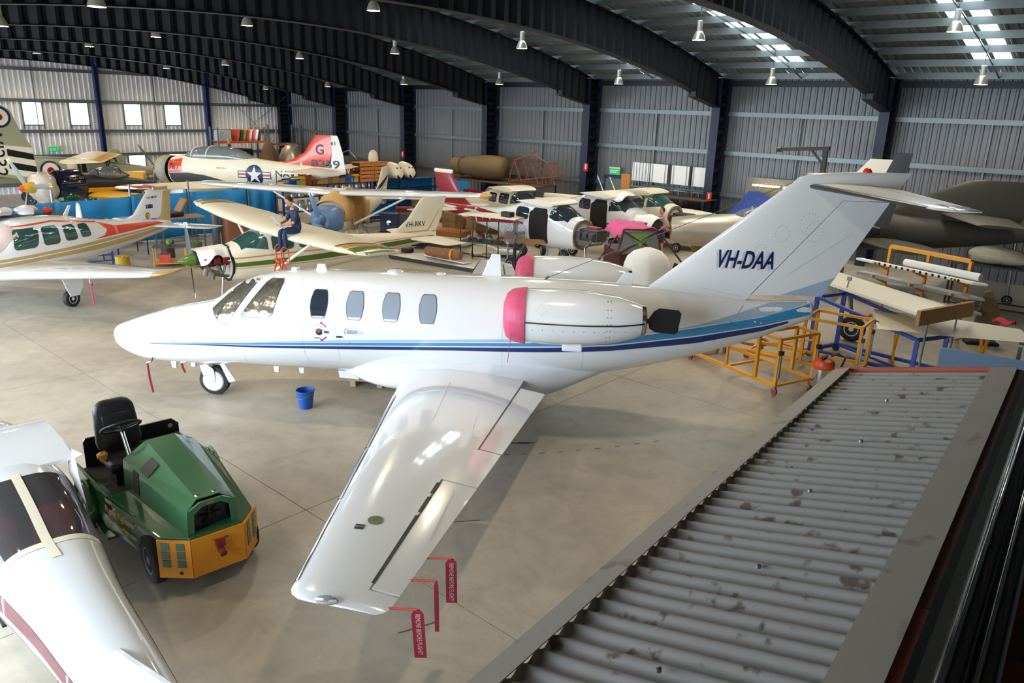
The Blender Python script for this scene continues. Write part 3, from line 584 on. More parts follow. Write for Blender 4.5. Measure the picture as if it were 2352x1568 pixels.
for ax, mir in (('y-', False), ('y+', True)):
    x0 = 10.3 if not mir else 11.24
    decal('registration_shadow', M('lettering_shadow', '#b3bccb', .4), JET, FN, None, ax, .3, .003, text2d('VH-DAA', x0-.035, 2.655, .29, .86, .3, bold=.01, mir=mir)); decal('registration', NAVY, JET, FN, None, ax, .3, .005, text2d('VH-DAA', x0, 2.675, .29, .88, .3, bold=.022, mir=mir))
    decal('stripe', C4, JET, FN, [[(11.35, 2.26), (12.02, 2.25), (12.2, 2.58)]], ax, .2, .004)
for pts in ([(10.0, 2.35), (10.75, 2.21), (11.9, 2.2)],): line(pts, .006, 'y-', SEAM, FN)
for cx, cz, r_ in ((11.25, 3.25, .13), (10.95, 2.95, .12), (11.65, 3.42, .17), (11.75, 3.3, .16)): decal('rivet_ring', DOTM, JET, FN, [circ(cx+r_*cos(i*pi/9)*.8, cz+r_*sin(i*pi/9), .006, 5) for i in range(18)], 'y-', .5, .003)
decal('panel_seam', SEAM, JET, FN, [[(11.42, 2.6), (12.35, 3.3), (12.355, 3.295), (11.425, 2.594)]], 'y-', .3, .003)
STABM = M('stabiliser_white', '#e6e4de', .3, 0, .03, coat=.3); BOOT = M('deicing_boot_black', '#22252a', .35)
for sd in (-1, 1):
    ss = [(11.55+.283*y, y*sd, 4.0+.0*y, 12.92-.03*y-(11.55+.283*y), .085) for y in (.03, 1.4, 2.55)]+[(12.36, 2.72*sd, 4.0, .45, .08), (12.46, 2.84*sd, 4.0, .3, .06)]
    so = foil(ss, 0, 1, 10, camber=0).build('stabiliser', STABM, JET, 50)
    lm_ = MB(); rs = []
    for y in (.08, 1.4, 2.5):
        x, c, r_ = 11.55+.283*y, 12.92-.03*y-(11.55+.283*y), []
        for i in range(-6, 7): q = (abs(i)/6)**2*.07; r_.append((x+q*c-.004, y*sd, 4.0+(naca(.085, q)*c+.004)*(1 if i >= 0 else -1)))
        rs.append(r_)
    lm_.add([p for r_ in rs for p in r_], [(k*13+i, k*13+i+1, (k+1)*13+i+1, (k+1)*13+i) for k in range(2) for i in range(12)]).build('deicing_boot', BOOT, so, 60, solid=False)
    ST_ = bvh(so); decal('elevator_seam', M('gap_dark'), so, ST_, [[(12.5, .15*sd), (12.512, .15*sd), (12.64, 2.5*sd), (12.628, 2.5*sd)]], 'z+', .3, .003)
    decal('elevator_horn', JW, so, ST_, [[(12.45, 2.3*sd), (12.85, 2.3*sd), (12.84, 2.72*sd), (12.5, 2.8*sd)]], 'z+', .1, .005)
MB().lathe([(.001, .07), (.04, .06), (.065, .02), (.07, 0)], (12.43, 0, 4.235), n=16).build('beacon', M('beacon_red', '#d8351c', .2, 0, .1, coat=1.), JET)
# aerials
MB().prism([(6.5, 2.36), (6.82, 2.36), (6.8, 2.72), (6.66, 2.73)], -.012, .012).build('blade_aerial', JW, JET, 0, .006)
MB().prism([(8.62, 2.2), (8.95, 2.2), (9.0, 2.5), (8.85, 2.52)], -.012, .012).build('blade_aerial', JW, JET, 0, .006)
for x, a, b_, h in ((5.05, .14, .1, .05), (5.82, .09, .06, .03), (3.35, .07, .05, .02)): MB().lathe([(.001, h), (a*.7, h*.85), (a, h*.3), (a, -.06)], (x, 0, 2.35), n=20).build('disc_aerial', JW, JET)
MB().add([(3.7, -.05, 2.3), (3.92, -.05, 2.3), (3.92, .05, 2.3), (3.7, .05, 2.3), (3.74, -.03, 2.44), (3.86, -.03, 2.44), (3.86, .03, 2.44), (3.74, .03, 2.44)], [(0, 1, 2, 3), (4, 5, 6, 7), (0, 1, 5, 4), (1, 2, 6, 5), (2, 3, 7, 6), (3, 0, 4, 7)]).build('stub_aerial', JW, JET, 0, .01)
MB().tube((7.54, -.1, 2.34), (7.6, -.05, 2.4), .02).tube((7.57, -.08, 2.38), (11.35, 0, 4.05), .006).build('wire_aerial', DOTM, JET)
for x, z, h in ((1.0, .62, .16), (1.35, .6, .1), (2.85, .6, .12), (3.3, .6, .12), (4.0, .62, .06)): MB().prism([(x, z+.05), (x+.12, z+.05), (x+.1, z-h), (x+.03, z-h)], -.03, .03).build('belly_aerial', JW, JET, 0)
MB().prism([(4.1, .66), (4.5, .66), (4.45, .52), (4.12, .54)], -.3, -.1).build('entry_step', JW, JET, 0)
# pitot cover streamers
for x, y, L in ((.85, -.28, .55), (1.42, -.2, .18)):
    MB().path([(x, y, .74), (x-.02, y-.05, .66), (x-.1, y-.05, .64)], .015).build('pitot_tube', CHROME, JET)
    MB().add([(x-.1, y-.06, .65), (x-.08, y-.04, .65), (x-.06, y-.05, .65-L*.5), (x-.09, y-.07, .65-L*.5), (x-.02, y-.06, .65-L), (x-.05, y-.08, .65-L)], [(0, 1, 2, 3), (3, 2, 4, 5)]).build('pitot_streamer', M('streamer_red', '#8a1c30', .6), JET, 0, solid=False, thick=.003)
# landing gear
GW = M('gear_white', '#e4e6e8', .4)
ng = MB().tube((1.72, 0, .75), (1.78, 0, .3), .035, n=12).path([(1.95, 0, .62), (1.86, 0, .42), (1.79, .08, .26)], .02).path([(1.75, -.05, .55), (1.92, -.05, .35)], .014).build('nose_gear_leg', CHROME, JET)
nw_ = wheel(JET, (1.78, 0, .27), .27, .16, hub='hub_white', name='nose_wheel'); MB().lathe([(.19, 0), (.17, .02), (.001, .03)], (1.78, -.08, .27), (0, -1, 0), 24).build('hub_cover', M('gear_white'), nw_)
MB().prism([(1.58, .56), (1.7, .6), (1.82, .5), (1.84, .3), (1.78, .24), (1.7, .3), (1.62, .4)], -.125, -.11).build('wheel_fork', GW, ng, 0)
MB().prism([(1.98, .64), (2.06, .64), (2.24, .34), (2.12, .3)], -.2, -.18).build('nose_gear_door', GW, JET, 0)
for sd in (-1, 1):
    MB().tube((6.35, 1.95*sd, .85), (6.4, 1.98*sd, .28), .06, n=12).build('main_gear_leg', GW, JET); wheel(JET, (6.42, 1.85*sd, .28), .28, .2, name='main_wheel')
# flag streamers on the wing trailing edge (each hangs from its own rod)
def jw(x, y, z): a = .657; return Vector((-13.664+x*cos(a)-y*sin(a), 4.987+x*sin(a)+y*cos(a), z))
STR = M('streamer_red'); STT = M('streamer_lettering', '#d8b7ba', .6)
for i, (y, L, fl_, lb) in enumerate(((-7.1, .56, 1, 'nearest the jet wing tip, its lettering turned to view'), (-6.66, .55, 0, 'turned edge on, middle of the three under the wing'), (-6.27, .5, 1, 'farthest from the jet wing tip, with lettering'))):
    p = jw(wte(abs(y))-.02, y, wz(abs(y))-.085); q = p+jw(.235, 0, 0)-jw(0, 0, 0)+Vector((0, 0, .01))
    e = E('warning_streamer', 'dark red flight streamer '+lb, 'streamer', tuple(p), 0, 'streamers hanging from the wing')
    d = q-p; MB().tube((0, 0, 0), d, .011).build('wick_sleeve', M('sleeve_red', '#b8402f', .5), e)
    ca = R2 if fl_ else (R2*.25+Vector((0, 0, 0))); ca = Vector((ca.x, ca.y, 0)).normalized()*(.052 if fl_ else .02)
    sw = Vector((-.02, .03, 0)); rib = MB().grid(lambda u, v: d+ca*(v-.5)*2*(.4 if u < .03 else 1)+sw*u*(1 if i else 3)+Vector((0, 0, -L*u)), 10, 1)
    rib.build('ribbon', STR, e, 0, solid=False, thick=.003)
    if fl_:
        bx_ = ca.normalized(); nrm = bx_.cross(Vector((0, 0, 1))).normalized(); nrm = nrm if nrm.dot(Vector((0, 0, 5.05))-p) > 0 or nrm.y < 0 else -nrm
        o_ = d-bx_*.018+nrm*.006+sw*.1*(1 if i else 3)+Vector((0, 0, -.05)); dn = (sw*(1 if i else 3)+Vector((0, 0, -L))).normalized()
        mt_ = Matrix(((dn.x, bx_.x, nrm.x, o_.x), (dn.y, bx_.y, nrm.y, o_.y), (dn.z, bx_.z, nrm.z, o_.z), (0, 0, 0, 1))); flat_text('lettering', STT, e, 'REMOVE BEFORE FLIGHT!', mt_, .04, L*.85)
# ================================================================ THE GREEN TUG
TG = E('aircraft_tug', 'green and orange aircraft tow tractor with black seat, facing the jet wing', 'tractor', (-8.35, 3.37, 0), radians(-6))
GRN = M('tug_green_paint', '#2a5a38', .28, 0, .12, 3, coat=.5); ORA = M('tug_orange_paint', '#d58a1c', .4, 0, .14, 5); FLK = M('worn_black_floor', '#2a2622', .6, 0, .5, 6); VNL = M('black_vinyl', '#16171b', .42, 0, .15, 12, bump=.1)
yc = .09
def arch(x, r, z0, n=8): return [(x+r*cos(pi*i/n), z0+r*sin(pi*i/n)) for i in range(n+1)]
for s in (-1, 1):
    y0, y1 = (yc-.60, yc-.58) if s < 0 else (yc+.58, yc+.60)
    prof = [(-1.32, .3), (-1.32, .62), (-1.2, .64), (-.75, .66), (-.1, .67), (.5, .66), (1.12, .63), (1.12, .22)]+arch(.83, .27, .26)[0:9]+[(.52, .24), (-.2, .24)]+arch(-.75, .34, .28)[0:9]+[(-1.1, .3)]
    pm_ = MB().prism(prof, y0, y1); pm_.v = [Vector((p.x, p.y+s*(.09-.17*max(0, p.x+.2)), p.z)) for p in pm_.v]; pm_.build('side_panel', GRN, TG, 0)
    # rear mudguard drum
    MB().rings([[(-.75+.34*cos(a), yy, .28+.34*sin(a)) for yy, a in ((y_, pi*i/10) for y_ in ((yc-.8, yc-.68) if s < 0 else (yc+.68, yc+.8)))] for i in range(11)], cap=False).build('mudguard', GRN, TG, 40, solid=False, thick=.01)
    wheel(TG, (-.75, yc+s*.7, .28), .28, .17, hub='hub_grey'); wheel(TG, (.86, yc+s*.5, .27), .27, .16, hub='hub_grey')
MB().prism([(-.12, yc-.68), (1.12, yc-.5), (1.34, yc-.26), (1.34, yc+.3), (1.12, yc+.5), (-.12, yc+.68)], .6, .655, 'xy').build('deck', GRN, TG, 0)
MB().box((-.72, yc, .5), (1.2, 1.34, .06)).build('platform', FLK, TG, 0)
MB().box((.3, yc, .42), (1.6, .8, .3)).build('chassis', BLACK, TG, 0)
rp = MB().prism([(yc-.58, .3), (yc-.58, .88), (yc-.55, .92), (yc+.5, .92), (yc+.58, .84), (yc+.58, .3)], -1.33, -1.3, 'yz').build('back_plate', BLACK, TG, 0)
MB().lathe([(.032, 0), (.001, .0)], (-1.296, yc+.47, .83), (1, 0, 0), 14).build('plate_hole', M('hole_light', '#c9c6c0', .6), rp)
MB().box((-1.1, yc+.3, .72), (.3, .5, .04)).build('rear_shelf', FLK, TG, 0)
# hood
ra = [(-.2, yc-.44, .65), (-.2, yc-.42, 1.02), (-.16, yc-.16, 1.2), (-.16, yc+.16, 1.2), (-.2, yc+.42, 1.02), (-.2, yc+.44, .65)]
rb = [(1.32, yc-.27, .65), (1.3, yc-.25, .93), (1.22, yc-.12, 1.0), (1.22, yc+.12, 1.0), (1.3, yc+.25, .93), (1.32, yc+.27, .65)]
hood = MB().add(ra+rb, [(i, i+1, i+7, i+6) for i in range(5)]+[(0, 1, 2, 3, 4, 5)]).build('hood', GRN, TG, 0, solid=False, thick=.012)
HT = bvh(hood)
for s in (-1, 1): decal('hood_vent', BLACK, hood, HT, [[(.18, yc+s*.36), (.4, yc+s*.34), (.37, yc+s*.2), (.16, yc+s*.21)]], 'z+', .3, .008)
decal('filler_hole', BLACK, hood, HT, [circ(0, yc+.27, .045, 14)], 'z+', .3, .008); decal('side_vent', FLK, hood, HT, [[(.05, .7), (.2, .7), (.2, .98), (.05, .98)]], 'y-', .3, .008)
for y in (-.09, .09): MB().lathe([(.001, .01), (.025, .008), (.028, 0)], (1.16, yc+y, 1.01), (0, 0, 1), 12).build('hood_latch', CHROME, hood)
gr = MB().prism([(yc-.2, .66), (yc-.19, .88), (yc-.1, .95), (yc+.1, .95), (yc+.19, .88), (yc+.2, .66)], 1.18, 1.2, 'yz').build('grille', BLACK, TG, 0)
fm = MB()
for i in range(8): a = i*pi/4; fm.bar((1.22, yc, .8), (1.22, yc+.12*cos(a), .8+.12*sin(a)), .03, .004)
fm.build('cooling_fan', M('fan_black', '#0c0c0e', .3), gr, 0)
MB().prism([(yc-.27, .65), (yc-.25, .93), (yc-.12, 1.0), (yc+.12, 1.0), (yc+.25, .93), (yc+.27, .65), (yc+.2, .66), (yc+.19, .88), (yc+.1, .95), (yc-.1, .95), (yc-.19, .88), (yc-.2, .66)], 1.28, 1.31, 'yz').build('grille_surround', GRN, TG, 0)
flat_text('maker_lettering', ORA, gr, 'DINE', Matrix(((0, 0, 1, 1.315), (1, 0, 0, yc-.04), (0, 1, 0, .965), (0, 0, 0, 1))), .02)
# faceted orange bumper with square vents
BP = [(1.12, yc-.53), (1.36, yc-.27), (1.36, yc+.3), (1.08, yc+.56)]
bm_ = MB()
for (xa, ya), (xb, yb) in zip(BP[:-1], BP[1:]): bm_.add([(xa, ya, .19), (xb, yb, .19), (xb, yb, .63), (xa, ya, .63)], [(0, 1, 2, 3)])
bu = bm_.build('bumper', ORA, TG, 0, solid=False, thick=.025)
for (xa, ya), (xb, yb) in ((BP[0], BP[1]), (BP[2], BP[3])):
    d = Vector((xb-xa, yb-ya, 0)); nrm = Vector((d.y, -d.x, 0)).normalized(); 
    for u in (.25, .7):
        for k in range(3):
            c = Vector((xa, ya, 0))+d*u+nrm*.016+Vector((0, 0, .56-.1*k)); MB().box(c, (.085, .008, .085), atan2(d.y, d.x)).build('vent_square', GRN, bu, 0)
MB().lathe([(.02, 0), (.001, 0)], (1.29, yc-.37, .25), (.7, -.7, 0), 12).build('bumper_hole', BLACK, bu)
ht = MB().box((1.4, yc+.02, .52), (.06, .09, .07)).tube((1.38, yc+.02, .45), (1.48, yc+.02, .42), .04).path([(1.38, yc-.04, .56), (1.46, yc-.05, .6), (1.46, yc+.09, .6), (1.38, yc+.08, .56)], .008).build('tow_hitch', M('rusty_red_steel', '#7a2a1c', .7, .2, .4, 20), TG, 30)
# seat, wheel, column
se = MB().box((-.72, yc-.25, .78), (.46, .48, .14)).build('seat_cushion', VNL, TG, 60, .04)
MB().box((-.72, yc-.25, .62), (.34, .36, .2)).build('seat_base', BLACK, TG, 0)
Rb = Matrix.Rotation(radians(-12), 3, 'Y')
bq = MB().prism(rrect(0, 0, .52, .66, .3, 5, 0, .9), -.06, .06, 'yz'); bq.v = [Rb@Vector((p.x, p.y, p.z))+Vector((-1.0, yc-.25, 1.14)) for p in bq.v]; bk = bq.build('seat_backrest', VNL, TG, 60, .035); MB().box((-.95, yc-.25, 1.1), (.05, .34, .42), R=Rb).build('backrest_pad', VNL, bk, 60, .02)
c0, ax_ = V(-.6, yc-.3, 1.26), V(-.55, 0, .83).normalized()
a_ = ax_.orthogonal().normalized(); b2 = ax_.cross(a_)
sw = MB().path([c0+(a_*cos(i*pi/12)+b2*sin(i*pi/12))*.22 for i in range(25)], .016, 8)
for i in (2, 10, 18): sw.path([c0-ax_*.03, c0+(a_*cos(i*pi/12)+b2*sin(i*pi/12))*.18], .014)
sw.lathe([(.001, .0), (.05, 0), (.05, -.05), (.001, -.06)], c0, ax_, 12); sw.build('steering_wheel', BLACK, TG, 50)
MB().tube(c0-ax_*.04, V(-.2, yc-.3, .74), .025, n=12).build('steering_column', CHROME, TG)
MB().blob((-.78, yc-.5, .86), (.14, .12, .12), 3, .3).build('torn_foam', M('torn_foam', '#c99a4c', .9, 0, .5, 14), TG); MB().blob((-.35, yc-.05, .6), (.16, .1, .1), 5, .3).build('rag', M('grey_rag', '#8a8478', .9), TG)
LET = M('yellow_lettering', '#f4c81c', .5)
for t_, z, h, w_ in (('Flying Fighters', .46, .11, .64), ('www.fighterflight.com', .34, .075, .68)): flat_text('lettering', LET, TG, t_, Matrix(((.986, 0, .165, -.12), (.168, 0, -.986, yc-.69), (0, 1, 0, z), (0, 0, 0, 1))), h, w_, bold=.016)
MB().prism([(-.4, .2), (.05, .2), (.05, .23), (-.4, .23)], yc-.75, yc-.59).build('side_step', GRN, TG, 0)
# ================================================================ WINGLESS CESSNA FUSELAGE IN THE FOREGROUND
MAR = M('maroon_paint', '#5e1029', .3, 0, .08, coat=.5)
FC = E('wingless_light_aircraft', 'white and maroon light aircraft fuselage without wings, red seats behind its rear window', 'aircraft', (-10.76, 2.06, -.55), -.065, s=.93)
secs = [(.6, 1.4, .5, .6, 3), (1.2, 1.42, .54, .66, 3.2), (2.6, 1.42, .56, .66, 3.2), (3.0, 1.40, .55, .62, 3.), (3.4, 1.36, .53, .54, 2.9), (3.85, 1.29, .50, .455, 2.8), (4.7, 1.3, .40, .38, 2.7), (5.6, 1.32, .34, .31, 2.6), (6.6, 1.35, .26, .24, 2.4), (7.4, 1.38, .18, .17, 2.2)]
m = fus(secs, 44, 6); b = m.bm(); me_f, me_g = MB(), MB()
for f in b.faces:
    c = f.calc_center_median(); P = [v.co.copy() for v in f.verts]; k = 1.36-(c.x-2.75)*.02
    (me_g if 2.78 < c.x < 3.82 and c.z > 1.50-.02 and abs(c.x-3.3) < .6 else me_f).add(P, [tuple(range(len(P)))])
b.free()
def weld(mb):
    bb = mb.bm(False); bmesh.ops.remove_doubles(bb, verts=bb.verts, dist=1e-4); bmesh.ops.recalc_face_normals(bb, faces=bb.faces); o = MB(); bb.verts.index_update()
    o.v = [v.co.copy() for v in bb.verts]; o.f = [tuple(v.index for v in f.verts) for f in bb.faces]; bb.free(); return o
ff = weld(me_f).build('fuselage', WHITE, FC, 50, solid=False); weld(me_g).build('rear_window', glassy('smoky_perspex', '#b9b4b8', .9), FC, 60, solid=False)
FFT = bvh(fus(secs, 44, 6).build('tmp', WHITE)); bpy.data.objects.remove(bpy.data.objects['tmp'])
decal('window_centre_strip', CREAM, FC, FFT, [[(2.75, -.045), (3.9, -.045), (4.1, -.05), (4.1, .05), (3.9, .045), (2.75, .045)]], 'z+', .08, .008)
decal('window_lower_frame', CREAM, FC, FFT, [[(3.8, -.5), (3.88, -.5), (3.88, .5), (3.8, .5)]], 'z+', .05, .006)
for ax in ('y-', 'y+'):
    decal('stripe', MAR, FC, FFT, strip([(2.5, 1.2), (4.0, 1.25), (5.5, 1.28), (7.2, 1.33)], [(2.5, 1.42), (4.0, 1.44), (5.5, 1.43), (7.2, 1.42)]), ax, .1, .005); decal('stripe', MAR, FC, FFT, strip([(2.5, 1.1), (4.0, 1.14), (4.9, 1.13)], [(2.5, 1.12), (4.0, 1.165), (4.9, 1.14)]), ax, .1, .005)
    decal('registration', BLACK, FC, FFT, None, ax, .1, .005, text2d('JA', 4.95 if ax == 'y-' else 5.3, 1.02, .14, .26, .25, mir=ax == 'y+'))
MB().prism([(5.6, 1.58), (7.3, 1.5), (7.6, 2.2), (7.2, 2.15)], -.03, .03).build('fin', WHITE, FC, 0, .012)
# wing stub on the cabin roof
foil([(1.2, y, 2.03, 1.55, .12) for y in (-.62, -.3, 0, .3, .62)], 0, .92).build('wing_centre_section', WHITE, FC, 50)
for s in (-1, 1): MB().add([(2.35, .62*s, 2.08), (2.68, .70*s, 2.08), (2.72, .60*s, 2.06), (3.25, .52*s, 1.75), (2.7, .53*s, 1.9)], [(0, 1, 2, 4), (2, 3, 4)]).build('wing_root_fairing', WHITE, FC, 0, solid=False, thick=.006)
REDS = M('red_seat_fabric', '#8e1f2c', .7, 0, .15); MB().box((2.75, .28, 1.35), (.14, .42, .55)).build('seat_backrest', REDS, FC, 60, .04); MB().box((2.75, -.28, 1.35), (.14, .42, .55)).build('seat_backrest', REDS, FC, 60, .04)
MB().box((3.05, 0, 1.15), (.5, .95, .14)).build('seat_cushion', REDS, FC, 60, .03); MB().box((3.3, 0, 1.0), (1., .98, .03)).build('cabin_floor', M('dark_carpet', '#241e22', .9), FC, 0); MB().blob((3.4, -.3, 1.12), (.4, .25, .2), 4, .3).build('foil_bag', M('blue_foil', '#5f86a8', .25, .7, .3), FC)
for x, y in ((1.6, .42), (1.6, -.42), (5.0, 0)): MB().box((x, y, .655), (.12, .12, .15 if x < 3 else .1)).build('support_block', M('timber_block', '#8a6a44', .8), FC, 0)
MB().box((5.0, 0, .76), (.14, .3, .36)).build('support_block', M('timber_block'), FC, 0)
# ================================================================ BUCKET, YELLOW STANDS, BLUE STAND, VACUUM
BB = E('bucket', 'blue plastic bucket alone on the floor under the jet', 'bucket', (-10.61, 6.83, 0))
BLUP = M('blue_plastic', '#1d4fa0', .4, 0, .1); MB().lathe([(.0, .01), (.105, .01), (.11, 0), (.15, .3), (.158, .305), (.158, .325), (.148, .325), (.143, .3), (.102, .02), (.0, .02)], n=28, cap=False).build('body', BLUP, BB)
MB().path([(.152*cos(a), .152*sin(a), .3-.02-.09*sin((a-pi)*1.0)) for a in [pi+pi*i/10 for i in range(11)]], .004).build('handle', STEEL, BB)
YEL = M('yellow_frame_paint', '#e09a16', .4, 0, .1, 4); BLU = M('blue_frame_paint', '#20439a', .4, 0, .1, 4); CAST = M('castor_red', '#8a3a34', .6)
def local(e, f): return f
def stand(label, loc, rz, L, Wd, tower, Hh):
    e = E('maintenance_stand', label, 'stand', loc, rz, 'yellow wheeled stands behind the jet')
    w_ = .06
    def bar(nm, p, q, t=w_): return MB().bar(p, q, t).build(nm, YEL, e, 0)
    z = .17
    for y in (0, Wd): bar('base_rail', (0, y, z), (-L, y, z))
    for x in (0, -L, -L*.55): bar('cross_rail', (x, 0, z), (x, Wd, z), .045)
    for x in (0, -tower):
        for y in (0, Wd): bar('post', (x, y, z), (x, y, Hh))
        bar('top_rail', (x, 0, Hh), (x, Wd, Hh), .05)
    for y in (0, Wd): bar('top_rail', (0, y, Hh), (-tower, y, Hh), .05)
    bar('post', (-L*.55, 0, z), (-L*.55, 0, .75), .045); bar('brace', (-tower, Wd, z+.3), (-L*.9, Wd, z+.02), .04)
    for x in (0, -L):
        for y in (0, Wd):
            c = MB().lathe([(.03, -.02), (.065, -.02), (.065, .02), (.03, .02)], (x, y, .065), (0, 1, 0), 14).build('castor', CAST, e); MB().box((x, y, .125), (.06, .05, .07)).build('castor_fork', STEEL, c, 0)
    for y in (0, Wd): MB().box((.05, y, Hh-.25), (.05, .1, .08)).build('clamp', BLACK, e, 0); MB().bar((.05, y, Hh-.28), (.05, y, Hh-.75), .035).build('jack_screw', STEEL, e, 0)
    return e
stand('yellow wheeled tube stand, nearest, with its long base towards the jet', (-5.1, 13.4, 0), radians(-19)+0, 2.3, 1.02, .5, 1.08)
stand('yellow wheeled tube stand behind the vacuum cleaner, beside the blue one', (-4.25, 15.25, 0), radians(4), 2.2, .82, 1.08, 1.12)
e = E('trestle_stand', 'blue steel wheeled stand with a sloping top under the cream wing', 'stand', (-5.55, 16.3, 0), 0)
def wl(x, y, z): return (x+5.55, y-16.3, z)
A0, A1, B0, B1 = wl(-5.55, 16.3, .15), wl(-5.27, 17.15, .15), wl(-3.46, 16.2, .15), wl(-3.1, 16.95, .15)
tA0, tA1, tB0, tB1 = [(p[0], p[1], h) for p, h in ((A0, 1.33), (A1, 1.33), (B0, .85), (B1, .85))]
for p, q in ((A0, A1), (B0, B1), (A0, B0), (A1, B1)): MB().bar(p, q, .07).build('base_rail', BLU, e, 0)
for p, q in ((A0, tA0), (A1, tA1), (B0, tB0), (B1, tB1)): MB().bar(p, q, .08).build('post', BLU, e, 0)
for p, q in ((tA0, tA1), (tB0, tB1), (tA0, tB0), (tA1, tB1)): MB().bar(p, q, .065).build('top_rail', BLU, e, 0)
MB().bar(A1, B0, .045).build('brace', BLU, e, 0)
for p in (A0, A1, B0, B1): MB().lathe([(.03, -.025), (.075, -.025), (.075, .025), (.03, .025)], (p[0], p[1], .075), (0, 1, 0), 14).build('castor', BLACK, e)
for p in (tA0, tA1): MB().tube((p[0], p[1], 1.3), (p[0]+.05, p[1], 1.62), .016).box((p[0]+.05, p[1], 1.66), (.08, .08, .08)).build('adjusting_rod', STEEL, e, 0)
VC = E('vacuum_cleaner', 'orange and steel drum vacuum cleaner on castors beside the grey roof edge', 'vacuum cleaner', (-4.52, 14.15, 0))
MB().lathe([(.0, .12), (.17, .12), (.18, .16), (.18, .5), (.0, .5)], n=24, cap=False).build('drum', CHROME, VC); MB().lathe([(.19, .5), (.2, .52), (.2, .6), (.17, .66), (.0, .68)], n=24, cap=False).build('motor_head', M('orange_plastic', '#d9501c', .4), VC)
MB().box((0, 0, .71), (.06, .22, .05)).build('handle', BLACK, VC, 0, .01); MB().lathe([(.16, .08), (.19, .08), (.19, .13), (.16, .13)], n=20).build('base_ring', BLACK, VC)
for i in range(4): MB().lathe([(.01, -.015), (.035, -.015), (.035, .015), (.01, .015)], (.19*cos(i*pi/2+.5), .19*sin(i*pi/2+.5), .036), (0, 1, 0), 10).build('castor', BLACK, VC)
MB().path([(.15, .05, .45), (.3, .05, .55), (.34, .1, .75), (.2, .15, .8), (.08, .1, .72)], .022, 8).build('hose', BLACK, VC)
PL = E('pallet', 'blue topped timber pallet on the floor beyond the jet fuselage', 'pallet', (-10.8, 8.75, 0), .65)
for i in range(6): MB().box((0, -.5+.2*i, .13), (1.2, .12, .025)).build('slat', M('pale_timber', '#b39a76', .8, 0, .2, 4), PL, 0)
for x in (-.5, 0, .5): MB().box((x, 0, .06), (.1, 1.1, .115)).build('bearer', M('pale_timber'), PL, 0)
MB().blob((0, 0, .24), (1.0, .9, .22), 2, .1).build('blue_cover', M('blue_tarpaulin', '#1f3f98', .5, bump=.3), PL)
# ================================================================ OTHER AIRCRAFT
TAN = M('tan_stripe', '#b39d6c', .35); REDO = M('orange_red_paint', '#d2401f', .3, coat=.4); OLG = M('olive_green_paint', '#4a6a1f', .35, coat=.3); ORS = M('orange_stripe', '#cf8430', .4); GG = M('green_tinted_glass', '#2f4f4c', .06, 0, .25, 2, coat=1.)
CRED = M('deep_red_paint', '#8f1524', .35, coat=.3); OLIVE = M('olive_drab_paint', '#3f3b31', .6, 0, .12, 2); SILV = M('bare_aluminium', '#b5ad9c', .35, .6, .1, 3); YELA = M('aircraft_yellow', '#e2a51c', .35, coat=.3)
GREYB = M('charcoal_paint', '#3c3f46', .5); KRAFT = M('kraft_paper', '#bf9a5e', .8, 0, .15, 3, bump=.4, bsc=5); CLOTH = M('white_cloth', '#e6e4e0', .85, 0, .06, 3, bump=.3, bsc=12); PLAST = M('crinkled_plastic', '#b8ab9c', .3, 0, .3, 6, bump=.8, bsc=9); LB = M('light_blue_paint', '#5d7ea8', .4)
def blade_prop(par, c, n, r, mat, ang=.3, tip=None, ax=(1, 0, 0)):
    for i in range(n):
        a = ang+2*pi*i/n; d = Vector((0, cos(a), sin(a))); s_ = Vector((0, -sin(a), cos(a))); c = Vector(c); P = []
        for t, w_, tw in ((.08, .05, .6), (.3, .085, .5), (.6, .085, .35), (.88, .06, .25), (1., .02, .2)):
            q = c+d*r*t; w2 = s_*w_*cos(tw)+Vector((1, 0, 0))*w_*sin(tw); P.append([q-w2, q+Vector((-.012, 0, 0)), q+w2, q+Vector((.012, 0, 0))])
        o = MB().rings(P).build('propeller_blade', mat, par, 40)
        if tip:
            q = c+d*r*.92; MB().rings([[c+d*r*t+s_*x*1.05+Vector((y, 0, 0)) for x, y in ((-.062, -.02), (.062, .01), (.062, .03), (-.062, 0))] for t in (.86, 1.0)]).build('blade_tip', tip, o, 0)
def gear(par, mains, nose=None, r=.2, leg=STEEL, hub='hub_white'):
    for x, y, z0 in mains: MB().tube((x-.1, y*.5, z0), (x, y*.93, r), .035, .025).build('gear_leg', leg, par); wheel(par, (x, y, r), r, .15, hub=hub)
    if nose: MB().tube((nose[0]+.1, 0, nose[1]), (nose[0], 0, r*.9), .03).build('nose_gear_leg', CHROME, par); wheel(par, (nose[0], 0, r*.9), r*.9, .13, name='nose_wheel', hub=hub)
